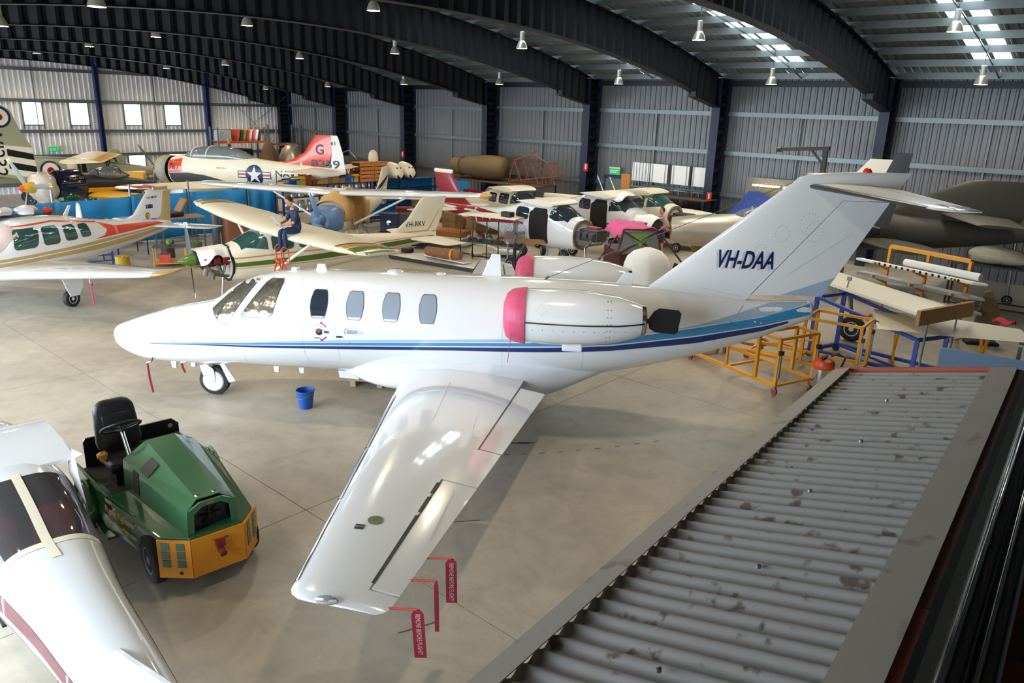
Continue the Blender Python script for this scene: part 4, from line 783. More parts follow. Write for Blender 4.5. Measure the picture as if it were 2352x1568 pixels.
def highwing(name, label, loc, rz, s, body, wing=WHITE, fin=None, nose=True, wings=(1, 1), tail=True, win=GG, zt=0., gearok=True, stripes=()):
    e = E(name, label, 'aircraft', loc, rz, s=s)
    S = [(1.25, 1.27, .5, .46, 2.8), (1.55, 1.3, .54, .52, 3), (2.1, 1.42, .56, .68, 3), (2.45, 1.45, .57, .71, 3), (3.4, 1.45, .56, .70, 3), (4.1, 1.38, .5, .56, 2.8), (5, 1.33, .37, .40, 2.5), (6.5, 1.38, .22, .26, 2.3), (7.6, 1.43, .1, .17, 2.2), (8.05, 1.45, .04, .12)]
    f = fus(S, 32, 4).build('fuselage', body, e, 50); t = bvh(f)
    for ax in ('y-', 'y+'):
        for mt, lo, hi in stripes: decal('stripe', mt, e, t, strip(lo, hi), ax, .12, .006)
        if win:
            decal('side_window', win, e, t, [rrect(2.62, 1.78, .62, .4, .25, 4)], ax, .1, .008); decal('side_window', win, e, t, [rrect(3.38, 1.76, .6, .36, .3, 4)], ax, .1, .008); decal('windscreen', win, e, t, [[(1.5, 1.72), (2.2, 1.62), (2.2, 1.9), (2.12, 2.08), (2.0, 2.1)]], ax, .1, .008)
    if win: decal('windscreen', win, e, t, [[(1.5, -.46), (2.08, -.5), (2.08, .5), (1.5, .46)]], 'z+', .1, .006)
    for k, sd in enumerate((-1, 1)):
        if not wings[k]: continue
        w_ = foil([(2.0, y*sd, 2.12+.02*y, c, .13) for y, c in ((.0, 1.62), (2.6, 1.62))]+[(2.1, 4.6*sd, 2.22, 1.3, .12), (2.25, 5.3*sd, 2.24, 1.1, .1), (2.4, 5.45*sd, 2.22, .8, .07)], 0, 1, 9).build('wing', wing, e, 50)
        MB().path([(2.35, .55*sd, 1.02), (2.55, 2.6*sd, 2.1)], [.045, .035], 8).build('wing_strut', wing, e)
    if tail:
        fo = foil([(5.7, 0, 1.5, 2.3, .04), (6.5, 0, 1.68, 1.6, .06), (6.95, 0, 2.0, 1.3, .07), (7.45, 0, 2.6, .98, .07), (7.55, 0, 2.68, .92, .05)], 0, 1, 9, True, 0).build('fin', fin or body, e, 50)
        for sd in (-1, 1): foil([(6.95, .05*sd, 1.42, 1.15, .08), (7.2, 1.65*sd, 1.44, .8, .08), (7.3, 1.75*sd, 1.44, .6, .05)], 0, 1, 8, camber=0).build('tailplane', wing, e, 50)
    if gearok: gear(e, ((3.1, -1.3, .95), (3.1, 1.3, .95)), (1.05, .95) if nose else None)
    return e, t
# ---- cream Cessna VH-RKV with green trim
cs = [(ORS, [(1.3, 1.43), (3, 1.46), (5, 1.44), (7.5, 1.47)], [(1.3, 1.465), (3, 1.495), (5, 1.465), (7.5, 1.485)]), (OLG, [(1.3, 1.22), (3, 1.2), (5, 1.2), (7.9, 1.36)], [(1.3, 1.33), (3, 1.34), (5, 1.38), (7.9, 1.47)]), (ORS, [(1.3, 1.17), (3, 1.15), (5, 1.13), (7.6, 1.3)], [(1.3, 1.185), (3, 1.165), (5, 1.145), (7.6, 1.31)])]
CK, ct = highwing('light_aircraft', 'cream high wing aeroplane with green stripes and VH-RKV, its engine uncovered', (-17.6, 8.06, .0), radians(82), .92, CREAM, CREAM, stripes=cs)
for o in [c for c in CK.children if c.name.startswith('fin')]: FKT = bvh(o)
for ax in ('y-', 'y+'):
    decal('registration', BLACK, CK, FKT, None, ax, .3, .006, text2d('VH-RKV', 6.86 if ax == 'y-' else 7.6, 1.78, .16, .76, mir=ax == 'y+', bold=.008)); decal('stripe', ORS, CK, FKT, strip([(5.9, 1.6), (7.75, 1.62), (8.2, 2.3)], [(5.9, 1.615), (7.73, 1.645), (8.185, 2.3)]), ax, .2, .006)
    decal('stripe', OLG, CK, FKT, [[(7.3, 1.4), (8.1, 1.5), (8.15, 1.66), (7.8, 1.56)]], ax, .1, .007)
wgs = [c for c in CK.children if c.name.startswith('wing') and 'strut' not in c.name]
for wq, sd in zip(wgs, (-1, 1)):
    tq = bvh(wq)
    for mt, a, b_ in ((OLG, 4.3, 4.42), (ORS, 4.46, 4.75), (OLG, 4.82, 5.44)):
        decal('tip_stripe', mt, wq, tq, [[(2.0, a*sd), (3.75, a*sd), (3.75, b_*sd), (2.0, b_*sd)]], 'z+', .15, .006); decal('tip_stripe', mt, wq, tq, [[(a*sd, 2.0), (b_*sd, 2.0), (b_*sd, 2.4), (a*sd, 2.4)]], 'x-', .1, .008)
flat_text('maker_lettering', CREAM, CK, 'cessna', Matrix(((1, 0, 0, 2.75), (0, 0, -1, -5.49), (0, 1, 0, 2.2), (0, 0, 0, 1))), .08, .5)
MB().lathe([(.001, -.02), (.05, .05), (.12, .2), (.17, .38), (.17, .42)], (0, 0, 1.42), (1, 0, 0), 20).build('spinner', OLG, CK); blade_prop(CK, (.32, 0, 1.42), 2, .98, BLACK, 1.45, CLOTH)
en = MB().box((.85, 0, 1.4), (.75, .5, .3)).tube((.42, 0, 1.42), (.6, 0, 1.42), .2).build('engine_block', M('engine_grey', '#4a4644', .5, .5, .4, 12), CK, 30)
for sd in (-1, 1):
    for i in range(3): MB().box((.62+.24*i, sd*.36, 1.42), (.18, .2, .16)).build('cylinder_head', M('maroon_valve_cover', '#6b1a22', .4), en, 0, .02)
    MB().path([(.6, .38*sd, 1.3), (.75, .42*sd, 1.08), (1.0, .35*sd, 1.0), (1.2, .2*sd, .95)], .04, 8).path([(.85, .38*sd, 1.3), (.95, .42*sd, 1.1)], .035, 8).path([(1.08, .38*sd, 1.3), (1.02, .4*sd, 1.1)], .035, 8).build('exhaust_pipe', M('exhaust_steel', '#7d756a', .4, .7, .3), en)
    MB().tube((.8, .25*sd, 1.1), (.75, .25*sd, .92), .07).build('muffler', M('exhaust_steel'), en)
MB().rings([[(1.26, cos(a)*.54*k, 1.27+sin(a)*.5*k) for a in [2*pi*i/28 for i in range(28)]] for k in (1.0, .86)], cap=False).build('firewall_flange', BLACK, CK, 0, solid=False, thick=.04)
MB().grid(lambda u, v: (.42+.8*u, (v-.5)*(1.0+.1*sin(u*6)), 1.74-.06*(1-u)-.42*max(0, abs(v-.5)*2-.45)*(1+.5*sin(u*7+1))+.02*noise.noise(Vector((u*5, v*4, 0)))), 14, 16).build('engine_cloth', CLOTH, CK, 60, solid=False, thick=.01)
# ---- white, red and tan low wing aeroplane VH-MNK
BN = E('touring_aircraft', 'white low wing aeroplane with red and tan stripes, VH-MNK on its fin', 'aircraft', (-20.45, 3.42, 0), radians(111), s=.945)
bs = [(.4, 1.2, .2, .2), (.9, 1.18, .45, .42, 2.4), (1.9, 1.22, .56, .5, 2.6), (2.3, 1.38, .6, .66, 2.7), (2.9, 1.45, .61, .74, 2.7), (4.0, 1.44, .57, .7, 2.6), (5.0, 1.38, .46, .55, 2.4), (6.4, 1.36, .28, .35, 2.2), (7.6, 1.38, .12, .2), (8.05, 1.4, .04, .1)]
bf = fus(bs, 36, 4).build('fuselage', WHITE, BN, 50); bt = bvh(bf)
for ax in ('y-', 'y+'):
    decal('stripe', TAN, BN, bt, strip([(.5, 1.12), (3, 1.13), (5, 1.12), (6.5, 1.18), (7.9, 1.36)], [(.5, 1.3), (3, 1.33), (5, 1.38), (6.5, 1.4), (7.9, 1.46)]), ax, .12, .006); decal('stripe', WHITE, BN, bt, strip([(.5, 1.2), (3, 1.23), (5, 1.26), (7.5, 1.38)], [(.5, 1.225), (3, 1.255), (5, 1.285), (7.5, 1.395)]), ax, .12, .009)
    decal('stripe', REDO, BN, bt, [[(4.75, 1.42), (5.6, 1.43), (7.7, 1.48), (7.4, 1.56), (5.6, 1.68), (5.0, 1.86), (5.25, 1.62), (5.1, 1.48)]], ax, .1, .008); decal('stripe', REDO, BN, bt, strip([(2.4, 2.03), (3.5, 2.06), (5.0, 1.84)], [(2.4, 2.06), (3.5, 2.09), (5.0, 1.88)]), ax, .1, .008)
    for x, w_, h, sk in ((2.62, .66, .5, .25), (3.32, .5, .48, 0), (3.92, .4, .42, -.1), (4.42, .36, .36, -.15)): decal('side_window', GG, BN, bt, [rrect(x, 1.74-.012*(x-2.6), w_, h, .22, 4, sk)], ax, .1, .008)
decal('windscreen_cover', M('faded_pink_cover', '#b8a59c', .7), BN, bt, [[(1.7, -.5), (2.45, -.55), (2.45, .55), (1.7, .5)]], 'z+', .1, .008)
for sd in (-1, 1):
    wq = foil([(1.5, .55*sd, .92, 2.6, .12), (1.85, 1.1*sd, .93, 2.15, .13), (2.3, 4.5*sd, 1.22, 1.15, .12), (2.36, 4.8*sd, 1.25, 1.05, .12)], 0, 1, 10).build('wing', WHITE, BN, 50)
    foil([(2.36, 4.8*sd, 1.25, 1.05, .12), (2.5, 4.98*sd, 1.27, 1.1, .09), (2.75, 5.08*sd, 1.29, 1.15, .05)], 0, 1, 8).build('wing_tip', TAN, wq, 50)
    MB().tube((2.9, 1.5*sd, .9), (2.9, 1.5*sd, .25), .05).build('gear_leg', CHROME, BN); wheel(BN, (2.9, 1.5*sd, .22), .22, .16)
    MB().prism([(2.55, .98), (3.25, .98), (3.2, .5), (3.05, .3), (2.8, .3), (2.7, .55)], (1.62)*sd-.01, 1.62*sd+.01).build('gear_door', WHITE, BN, 0)
    foil([(7.15, .08*sd, 1.42, 1.1, .09), (7.5, 1.9*sd, 1.46, .75, .08), (7.6, 2.0*sd, 1.46, .55, .05)], 0, 1, 8, camber=0).build('tailplane', WHITE, BN, 50)
gear(BN, (), (1.2, .8), .2)
bfi = foil([(6.0, 0, 1.66, 1.6, .05), (6.6, 0, 1.85, 1.2, .07), (7.1, 0, 2.4, .78, .08), (7.2, 0, 2.52, .72, .06)], 0, 1, 9, True, 0).build('fin', WHITE, BN, 50)
foil([(7.6, 0, 1.5, .46, .07), (7.84, 0, 2.45, .34, .07)], 0, 1, 6, True, 0).build('rudder', TAN, BN, 50); MB().box((7.75, 0, 2.55), (.6, .06, .1)).build('fin_cap', TAN, BN, 0, .02); bft = bvh(bfi)
decal('registration', BLACK, BN, bft, None, 'y-', .3, .006, text2d('VH-MNK', 7.14, 2.27, .07, .44, bold=.01))
fg = decal('national_flag', NAVY, BN, bft, [[(7.08, 1.98), (7.36, 1.98), (7.36, 2.1), (7.08, 2.1)]], 'y-', .3, .005); decal('flag_canton', M('flag_white', '#d8d4d4', .5), fg, bft, [[(7.08, 2.05), (7.19, 2.05), (7.19, 2.06), (7.08, 2.06)], [(7.13, 2.04), (7.14, 2.04), (7.14, 2.1), (7.13, 2.1)], circ(7.29, 2.06, .012, 5), circ(7.32, 2.02, .01, 5), circ(7.14, 2.0, .014, 5)], 'y-', .3, .008)
em = decal('fin_emblem', OLG, BN, bft, [circ(7.12, 1.76, .09, 20, 1.15)], 'y-', .3, .005); decal('emblem_centre', YELA, em, bft, [circ(7.13, 1.76, .06, 16, 1.2)], 'y-', .3, .008); decal('emblem_figure', REDO, em, bft, [circ(7.12, 1.75, .03, 10, 1.5)], 'y-', .3, .01)
MB().prism([(4.2, 2.08), (4.35, 2.08), (4.5, 2.36), (4.42, 2.36)], -.012, .012).build('blade_aerial', WHITE, BN, 0)
tg_ = MB().tube((2.6, -2.6, 1.0), (2.6, -2.6, .8), .02).build('pitot_tube', CHROME, BN); MB().box((2.6, -2.6, .78), (.03, .12, .04)).box((2.6, -2.61, .5), (.01, .06, .55)).build('pitot_streamer', M('streamer_red'), BN, 0)
# ---- red and white navy trainer
TN = E('navy_trainer', 'white and red navy trainer with star emblem, bare engine and 8259 on its fin', 'aircraft', (-34.5, 15.14, 0), radians(23.6), s=.968)
ts = [(1.35, 2.05, .58, .6, 2.2), (2.0, 2.1, .6, .68, 2.3), (3.2, 2.12, .6, .74, 2.4), (4.6, 2.12, .56, .72, 2.4), (6.0, 2.15, .45, .55, 2.3), (7.6, 2.25, .3, .36), (9.2, 2.35, .12, .2), (9.9, 2.4, .04, .1)]
tf = fus(ts, 36, 4).build('fuselage', CREAM, TN, 50); tt = bvh(tf)
for ax in ('y-', 'y+'):
    decal('nose_panel', REDO, TN, tt, strip([(1.37, 1.98), (2.1, 2.04)], [(1.37, 2.5), (2.1, 2.62)]), ax, .12, .006); decal('exhaust_panel', GREYB, TN, tt, strip([(1.4, 1.55), (2.5, 1.5), (3.6, 1.45), (4.8, 1.42), (5.4, 1.48)], [(1.4, 1.96), (2.4, 2.02), (3.3, 1.95), (4.5, 1.72), (5.4, 1.5)]), ax, .12, .008)
    mr = ax == 'y+'; decal('nose_number', BLACK, TN, tt, None, ax, .2, .012, text2d('761', 1.42 if not mr else 1.98, 2.12, .24, .5, .15, mir=mr, bold=.01))
    cx, cz = 5.75, 2.08; ins = decal('star_emblem', NAVY, TN, tt, [circ(cx, cz, .42, 30), [(cx-.78, cz-.14), (cx+.78, cz-.14), (cx+.78, cz+.16), (cx-.78, cz+.16)]], ax, .15, .007)
    for k_ in (-1, 1):
        decal('emblem_bar', CLOTH, ins, tt, [[(cx+.4*k_, cz-.1), (cx+.74*k_, cz-.1), (cx+.74*k_, cz+.12), (cx+.4*k_, cz+.12)]], ax, .15, .011); decal('emblem_red_bar', REDO, ins, tt, [[(cx+.4*k_, cz-.03), (cx+.74*k_, cz-.03), (cx+.74*k_, cz+.05), (cx+.4*k_, cz+.05)]], ax, .15, .014)
    st = [(cx+(.38 if i % 2 == 0 else .15)*sin(i*pi/5), cz+(.38 if i % 2 == 0 else .15)*cos(i*pi/5)) for i in range(10)]; decal('emblem_star', CLOTH, ins, tt, [[(cx, cz), st[i], st[(i+1) % 10]] for i in range(10)], ax, .15, .016)
    decal('navy_lettering', BLACK, TN, tt, None, ax, .2, .008, text2d('NAVY', 6.75 if not mr else 8.0, 2.06, .26, 1.2, mir=mr, bold=.012)); decal('rescue_arrow', ORS, TN, tt, [[(3.9, 2.3), (4.05, 2.36), (4.05, 2.32), (4.4, 2.32), (4.4, 2.28), (4.05, 2.28), (4.05, 2.24)]], ax, .2, .008)
cg = fus([(2.0, 2.66, .3, .1), (2.5, 2.72, .45, .33, 2.2), (3.3, 2.74, .48, .42, 2.2), (4.3, 2.74, .45, .4, 2.2), (5.0, 2.7, .35, .28), (5.6, 2.62, .15, .1)], 24, 4).build('canopy', glassy('canopy_glass', '#c4cdd4', .8), TN, 60)
for x, hw, hh in ((2.55, .46, .35), (3.35, .485, .425)): MB().path([(x, hw*1.01*cos(a), 2.73+hh*1.02*sin(a)) for a in [pi*i/14 for i in range(15)]], .03).build('canopy_frame', CREAM, cg)
MB().box((3.0, 0, 2.6), (.4, .5, .5)).build('seat', BLACK, TN, 0); MB().box((4.1, 0, 2.6), (.4, .5, .5)).build('seat', BLACK, TN, 0); MB().box((3.5, 0, 2.58), (2.6, .84, .1)).build('cockpit_floor', GREYB, TN, 0)
tfi = foil([(6.1, 0, 2.55, 3.75, .03), (7.3, 0, 2.75, 2.55, .06), (7.95, 0, 3.1, 1.85, .07), (8.45, 0, 3.75, 1.15, .07), (8.55, 0, 3.84, 1.0, .05)], 0, .72, 9, True, 0).build('fin', REDO, TN, 50); tru = foil([(7.3, 0, 2.3, 2.6, .07), (7.95, 0, 3.1, 1.85, .07), (8.45, 0, 3.75, 1.15, .07), (8.55, 0, 3.84, 1.0, .05)], .725, 1, 6, True, 0).build('rudder', CLOTH, TN, 50); tmp_ = foil([(7.3, 0, 2.3, 2.6, .075), (7.95, 0, 3.1, 1.85, .075), (8.45, 0, 3.75, 1.15, .075), (8.55, 0, 3.84, 1.0, .055)], 0, 1, 14, True, 0).build('tmp', CREAM); tft = bvh(tmp_); bpy.data.objects.remove(tmp_)
for t_, x, z, h, w_ in (('G', 8.55, 3.05, .42, .38), ('8259', 8.3, 2.5, .34, 1.35), ('61', 9.27, 3.45, .16, .2)): decal('fin_number', GREYB, TN, tft, None, 'y-', .3, .006, text2d(t_, x, z, h, w_, bold=.02))
decal('fin_chevron', CLOTH, TN, tft, [[(7.55, 2.62), (8.05, 2.95), (7.85, 2.64), (8.2, 2.4), (7.9, 2.42)]], 'y-', .3, .005)
for sd in (-1, 1):
    wq = foil([(2.7, .5*sd, 1.5, 2.5, .14), (3.6, 5.7*sd, 1.9, 1.4, .12), (3.75, 6.05*sd, 1.93, 1.1, .08)], 0, 1, 9).build('wing', CREAM, TN, 50); tq = bvh(wq); decal('wing_band', REDO, wq, tq, [[(3.2, 5.0*sd), (5.5, 5.0*sd), (5.2, 6.0*sd), (3.4, 6.0*sd)]], 'z+', .2, .008)
    foil([(8.2, .1*sd, 2.45, 1.4, .08), (8.7, 2.9*sd, 2.5, .8, .08)], 0, 1, 8, camber=0).build('tailplane', CREAM, TN, 50); MB().tube((3.4, 2.0*sd, 1.7), (3.5, 2.0*sd, .35), .06).build('gear_leg', STEEL, TN); wheel(TN, (3.5, 2.1*sd, .34), .34, .2)
gear(TN, (), (1.5, 1.5), .3)
MB().lathe([(.25, .55), (.55, .6), (.62, .8), (.62, 1.2)], (0, 0, 2.05), (1, 0, 0), 28, False).build('engine_cowl', M('faded_beige_cowl', '#a39a84', .6), TN, 50, solid=False, thick=.02); en = MB().lathe([(.1, .5), (.3, .6), (.3, 1.35)], (0, 0, 2.05), (1, 0, 0), 18).build('radial_engine', GREYB, TN)
for i in range(9): a = 2*pi*i/9; MB().tube((.95, .28*cos(a), 2.05+.28*sin(a)), (.95, .55*cos(a), 2.05+.55*sin(a)), .1).build('cylinder', BLACK, en)
MB().lathe([(.001, 0), (.06, .05), (.1, .2), (.1, .45)], (0, 0, 2.05), (1, 0, 0), 14).build('spinner', GREYB, TN); blade_prop(TN, (.2, 0, 2.05), 3, 1.45, M('propeller_grey', '#77756f', .5), 2.3)
# ---- kraft paper masked high wing aeroplane
PP, pt = highwing('masked_light_aircraft', 'white high wing aeroplane masked with brown paper, navy and gold fin stripe', (-20.75, 13.95, 0), radians(123), .955, CREAM, WHITE, win=None, zt=0)
MB().lathe([(.0, .35), (.12, .4), (.2, .7), (.2, .72)], (0, 0, 1.4), (1, 0, 0), 16).build('spinner', LB, PP); fus([(.7, 1.35, .3, .3), (1.0, 1.33, .48, .42, 2.6), (1.3, 1.3, .53, .48, 2.8), (1.5, 1.3, .54, .5, 3)], 24, 3).build('cowl', LB, PP, 50); blade_prop(PP, (.55, 0, 1.4), 2, .95, LB, 1.3, CLOTH)
MB().rings([[(x, hw*cos(a), zc+hh*sin(a)+.03*noise.noise(Vector((x*3, a*2, 1)))) for a in [pi*(-.12)+pi*1.24*i/18 for i in range(19)]] for x, zc, hw, hh in ((1.5, 1.45, .6, .5), (2.1, 1.5, .64, .72), (2.6, 1.5, .66, .74), (3.4, 1.5, .66, .74), (4.0, 1.4, .6, .66))], cap=False).build('masking_paper', KRAFT, PP, 40, solid=False, thick=.006)
MB().grid(lambda u, v: (2.2+1.8*u, -.62-.02*sin(v*5+u*7), 1.75-.95*v*(.75+.25*sin(u*9))), 10, 6).build('masking_paper', KRAFT, PP, 40, solid=False, thick=.006)
for o in [c for c in PP.children if c.name.startswith('fin')]:
    q = bvh(o); decal('stripe', NAVY, PP, q, [[(6.6, 1.75), (7.4, 1.9), (8.2, 2.2), (8.25, 2.32), (7.5, 2.12), (7.0, 1.98)]], 'y-', .2, .006); decal('stripe', TAN, PP, q, [[(6.6, 1.66), (7.4, 1.78), (8.1, 2.05), (8.15, 2.12), (7.4, 1.85)]], 'y-', .2, .006)
MB().blob((2.6, -5.35, 2.24), (.8, .5, .2), 4, .2).build('masking_paper', KRAFT, PP)
# ---- high wing aeroplanes stripped for repair; the red tailed one nearest
def strip_down(e, t, cowl, door=True, red=False):
    foil([(2.0, y, 2.13, 1.6, .12) for y in (-.62, .62)], 0, 1).build('wing_centre_section', CREAM, e, 50)
    b_ = MB().box((.85, 0, 1.32), (.7, .5, .36)).build('engine_block', M('engine_grey'), e, 0, .03)
    for sd in (-1, 1):
        for i in range(3): MB().box((.62+.24*i, sd*.34, 1.34), (.17, .2, .17)).build('cylinder_head', GREYB, b_, 0, .02)
        MB().path([(.6, .36*sd, 1.22), (.8, .4*sd, 1.0), (1.15, .2*sd, .92)], .04, 8).build('exhaust_pipe', M('exhaust_steel'), b_)
        if door: decal('door_opening', M('cabin_dark', '#1a1816', .9), e, t, [rrect(2.65, 1.38, .8, 1.0, .15, 3)], 'y-' if sd < 0 else 'y+', .12, .012)
    if red: MB().box((.85, -.05, 1.53), (.4, .25, .06)).build('oil_cooler_cover', M('engine_red', '#8a2a1c', .5), b_, 0)
    if cowl: MB().grid(lambda u, v: (.3+1.0*u, (v-.5)*1.05, 1.62-.5*abs(v-.5)**2*3+.04*sin(u*8+v*9)), 8, 10).build('engine_cloth', CLOTH, e, 60, solid=False, thick=.02)
    else: MB().rings([[(1.22, cos(a)*.5*k, 1.27+sin(a)*.46*k) for a in [2*pi*i/24 for i in range(24)]] for k in (1.02, .8)], cap=False).build('firewall_flange', M('khaki_primer', '#6f674c', .7), e, 0, solid=False, thick=.03)
bars = [(WHITE, [(x, 1.15), (x+.05, 1.4), (x+.2, 1.72)], [(x+.09, 1.15), (x+.14, 1.4), (x+.29, 1.72)]) for x in (5.0, 5.4, 5.8)]
RT, rt = highwing('red_tailed_aircraft', 'doorless white high wing aeroplane with deep red tail and red side bars', (-12.75, 19.2, 0), radians(177), 1.0, WHITE, CREAM, CRED, wings=(0, 0), win=DGLASS, stripes=[(CRED, [(3.3, 1.40), (4.5, 1.30), (6, 1.12), (7.9, 1.33)], [(3.3, 1.46), (4.5, 1.56), (6, 1.64), (7.9, 1.56)])]+bars)
strip_down(RT, rt, False, True, True)
MB().box((7.95, 0, 2.72), (1.0, .1, .14)).build('fin_cap', CREAM, RT, 50, .04)
s2, t2 = highwing('stripped_light_aircraft', 'stripped white aeroplane with cloth over its engine and roof, beside the pink cover', (-12.95, 22.6, 0), radians(172), 1.0, WHITE, CREAM, wings=(0, 0), win=DGLASS, tail=False, stripes=[(CRED, [(1.3, 1.2), (3, 1.16), (6, 1.2)], [(1.3, 1.24), (3, 1.2), (6, 1.24)])]); strip_down(s2, t2, True)
MB().grid(lambda u, v: (1.6+.9*u, (v-.5)*1.1, 2.24-.4*abs(v-.5)**2*2+.05*sin(u*8+v*9)), 8, 8).build('roof_cloth', CLOTH, s2, 60, solid=False, thick=.02)
for x in (2.3, 2.9): MB().tube((x, .1, 2.2), (x+.35, .1, 2.75), .014).build('whip_aerial', CLOTH, s2)
s3, t3 = highwing('peeling_light_aircraft', 'weathered cream aeroplane cabin with peeling roof paint, behind the red tail', (-17.0, 21.75, 0), radians(170), .95, CREAM, CREAM, wings=(0, 0), tail=False, win=DGLASS); strip_down(s3, t3, False, False)
s4, t4 = highwing('cream_light_aircraft', 'cream aeroplane with green windscreen and black bare engine before the long bench', (-13.0, 25.2, 0), radians(176), .98, CREAM, CREAM, wings=(0, 0), tail=False, win=GG); strip_down(s4, t4, False, False)
FSN = E('fuselage_section', 'cream fuselage section lettered VH-OCM, behind the woman in pink', 'fuselage', (-15.4, 26.25, .0), radians(-3)); fsn = fus([(-1.2, 1.0, .35, .4, 2.6), (0, 1.05, .42, .46, 2.6), (1.6, 1.05, .42, .46, 2.6), (2.6, 1.05, .36, .4, 2.6)], 24, 2).build('skin', CREAM, FSN, 50)
decal('registration', NAVY, FSN, bvh(fsn), None, 'y-', .2, .01, text2d('VH-OCM', -.6, 1.05, .24, 1.25, bold=.01)); decal('stripe', BLACK, FSN, bvh(fsn), [[(-1.1, .78), (2.4, .78), (2.4, .9), (-1.1, .9)]], 'y-', .2, .008)
for x in (-.6, 1.8): MB().box((x, 0, .3), (.12, .8, .6)).build('trestle', M('timber_block'), FSN, 0)
# ---- silver jet fuselage with open red nose plug
SJ = E('silver_jet', 'bare silver jet fighter nose and canopy with red intake plug, behind the white fin', 'aircraft', (-12.3, 21.7, 0), radians(28), s=.82)
sj = fus([(0, 1.75, .42, .46), (.6, 1.75, .52, .56), (1.8, 1.78, .6, .66), (3.2, 1.8, .66, .72), (4.4, 1.8, .68, .74), (5.0, 1.8, .66, .72)], 32, 3).build('fuselage', SILV, SJ, 50)
MB().lathe([(.001, -.03), (.3, -.03), (.43, 0), (.43, .05)], (0, 0, 1.75), (1, 0, 0), 26).build('intake_plug', M('brick_red_plug', '#8c3a24', .6), SJ)
fus([(2.2, 2.35, .1, .05), (2.7, 2.38, .34, .32), (3.5, 2.42, .4, .42), (4.4, 2.42, .38, .38), (5.0, 2.4, .2, .15)], 24, 4).build('canopy', glassy('canopy_glass'), SJ, 60); MB().path([(2.95, .37*cos(a), 2.4+.38*sin(a)) for a in [pi*i/14 for i in range(15)]], .03).build('canopy_frame', SILV, SJ)
for sd in (-1, 1): foil([(2.6, .6*sd, 1.5, 2.4, .1), (3.4, (1.4 if sd < 0 else 1.0)*sd, 1.5, 1.9, .09)], 0, 1, 8).build('wing', SILV, SJ, 50)
gear(SJ, ((4.2, -.9, 1.4), (4.2, .9, 1.4)), (1.5, 1.2), .3, hub='hub_grey')
# ---- olive drab aircraft at the right
OD = E('olive_aircraft', 'dark olive aircraft with tall swept fin by the right of the back wall', 'aircraft', (-11.4, 23.4, 0), radians(14))
fus([(2.7, 1.72, .52, .58), (3.4, 1.76, .58, .63), (5, 1.8, .5, .55), (7, 1.9, .3, .36), (8.6, 2.0, .1, .15)], 28, 3).build('fuselage', OLIVE, OD, 50)
ofi = foil([(3.6, 0, 1.9, 4.4, .07), (4.9, 0, 2.5, 3.4, .07), (6.2, 0, 3.15, 2.2, .07), (6.75, 0, 3.4, 1.5, .06), (7.1, 0, 3.45, 1.0, .04)], 0, 1, 10, True, 0).build('fin', OLIVE, OD, 50)
for sd in (-1, 1): foil([(6.2, .1*sd, 2.45, 1.7, .08), (7.0, 2.9*sd, 2.5, 1.1, .07)], 0, 1, 8, camber=0).build('tailplane', OLIVE, OD, 50); foil([(4.2, .4*sd, 1.5, 1.9, .12), (5.2, (2.6 if sd < 0 else 1.0)*sd, 1.6, 1.4, .1)], 0, 1, 8).build('wing', OLIVE, OD, 50)
gear(OD, ((3.4, -1.0, 1.4), (3.4, 1.0, 1.4)), None, .3, hub='hub_grey'); MB().tube((8.2, 0, 1.9), (8.3, 0, .15), .03).build('tail_leg', STEEL, OD); wheel(OD, (8.3, 0, .14), .14, .1, name='tail_wheel')
# ---- beige aeroplane with black rudder, its tail behind the jet fin
BK = E('beige_tail_aircraft', 'beige and black aeroplane tail section with tall rudder beside the jet fin', 'aircraft', (-13.2, 22.0, 0), radians(7))
fus([(4.0, 1.7, .45, .53), (4.6, 1.75, .42, .5), (6.3, 1.95, .2, .28), (6.9, 2.0, .06, .1)], 28, 3).build('fuselage', BLACK, BK, 50); fus([(4.0, 1.87, .44, .43), (4.6, 1.92, .42, .4), (5.9, 2.05, .28, .26), (6.4, 2.1, .05, .05)], 28, 3).build('upper_skin', CREAM, BK, 50)
foil([(5.0, 0, 2.2, 2.1, .06), (6.35, 0, 3.95, 1.0, .06)], 0, .6, 8, True, 0).build('fin', CREAM, BK, 50); foil([(5.0, 0, 2.1, 2.1, .06), (6.4, 0, 4.15, 1.0, .06)], .6, 1, 6, True, 0).build('rudder', BLACK, BK, 50)
for x in (4.3, 6.0): MB().box((x, 0, .65), (.12, .7, 1.3 if x < 5 else 1.35)).build('trestle', M('timber_block'), BK, 0)
# ================================================================ LEFT HAND BACKGROUND
FENB = M('blue_fence_cloth', '#1785c4', .6, 0, .12, 2, bump=.2, bsc=4)
fp = [(-26.9, 6.3), (-27.4, 8.7), (-27.8, 11.3), (-28.0, 13.5), (-27.95, 15.9), (-28.0, 17.2)]
F = E('blue_screen_fence', 'bright blue cloth screen fence on steel posts across the hangar', 'fence', (-27.5, 11, 0))
for i, ((xa, ya), (xb, yb)) in enumerate(zip(fp[:-1], fp[1:])):
    d = Vector((xb-xa, yb-ya, 0)); n_ = Vector((d.y, -d.x, 0)).normalized()
    MB().grid(lambda u, v: Vector((xa+27.5, ya-11, 0))+d*u+n_*(.05*sin(u*14+i)*(.4+v))+Vector((0, 0, .05+1.6*v-.02*sin(u*pi))), 14, 4).build('cloth_panel', FENB, F, 60, solid=False, thick=.01)
for x, y in fp: MB().tube((x+27.5, y-11, 0), (x+27.5, y-11, 2.05), .035).box((x+27.5, y-11, .02), (.4, .4, .04)).build('post', STEEL, F)
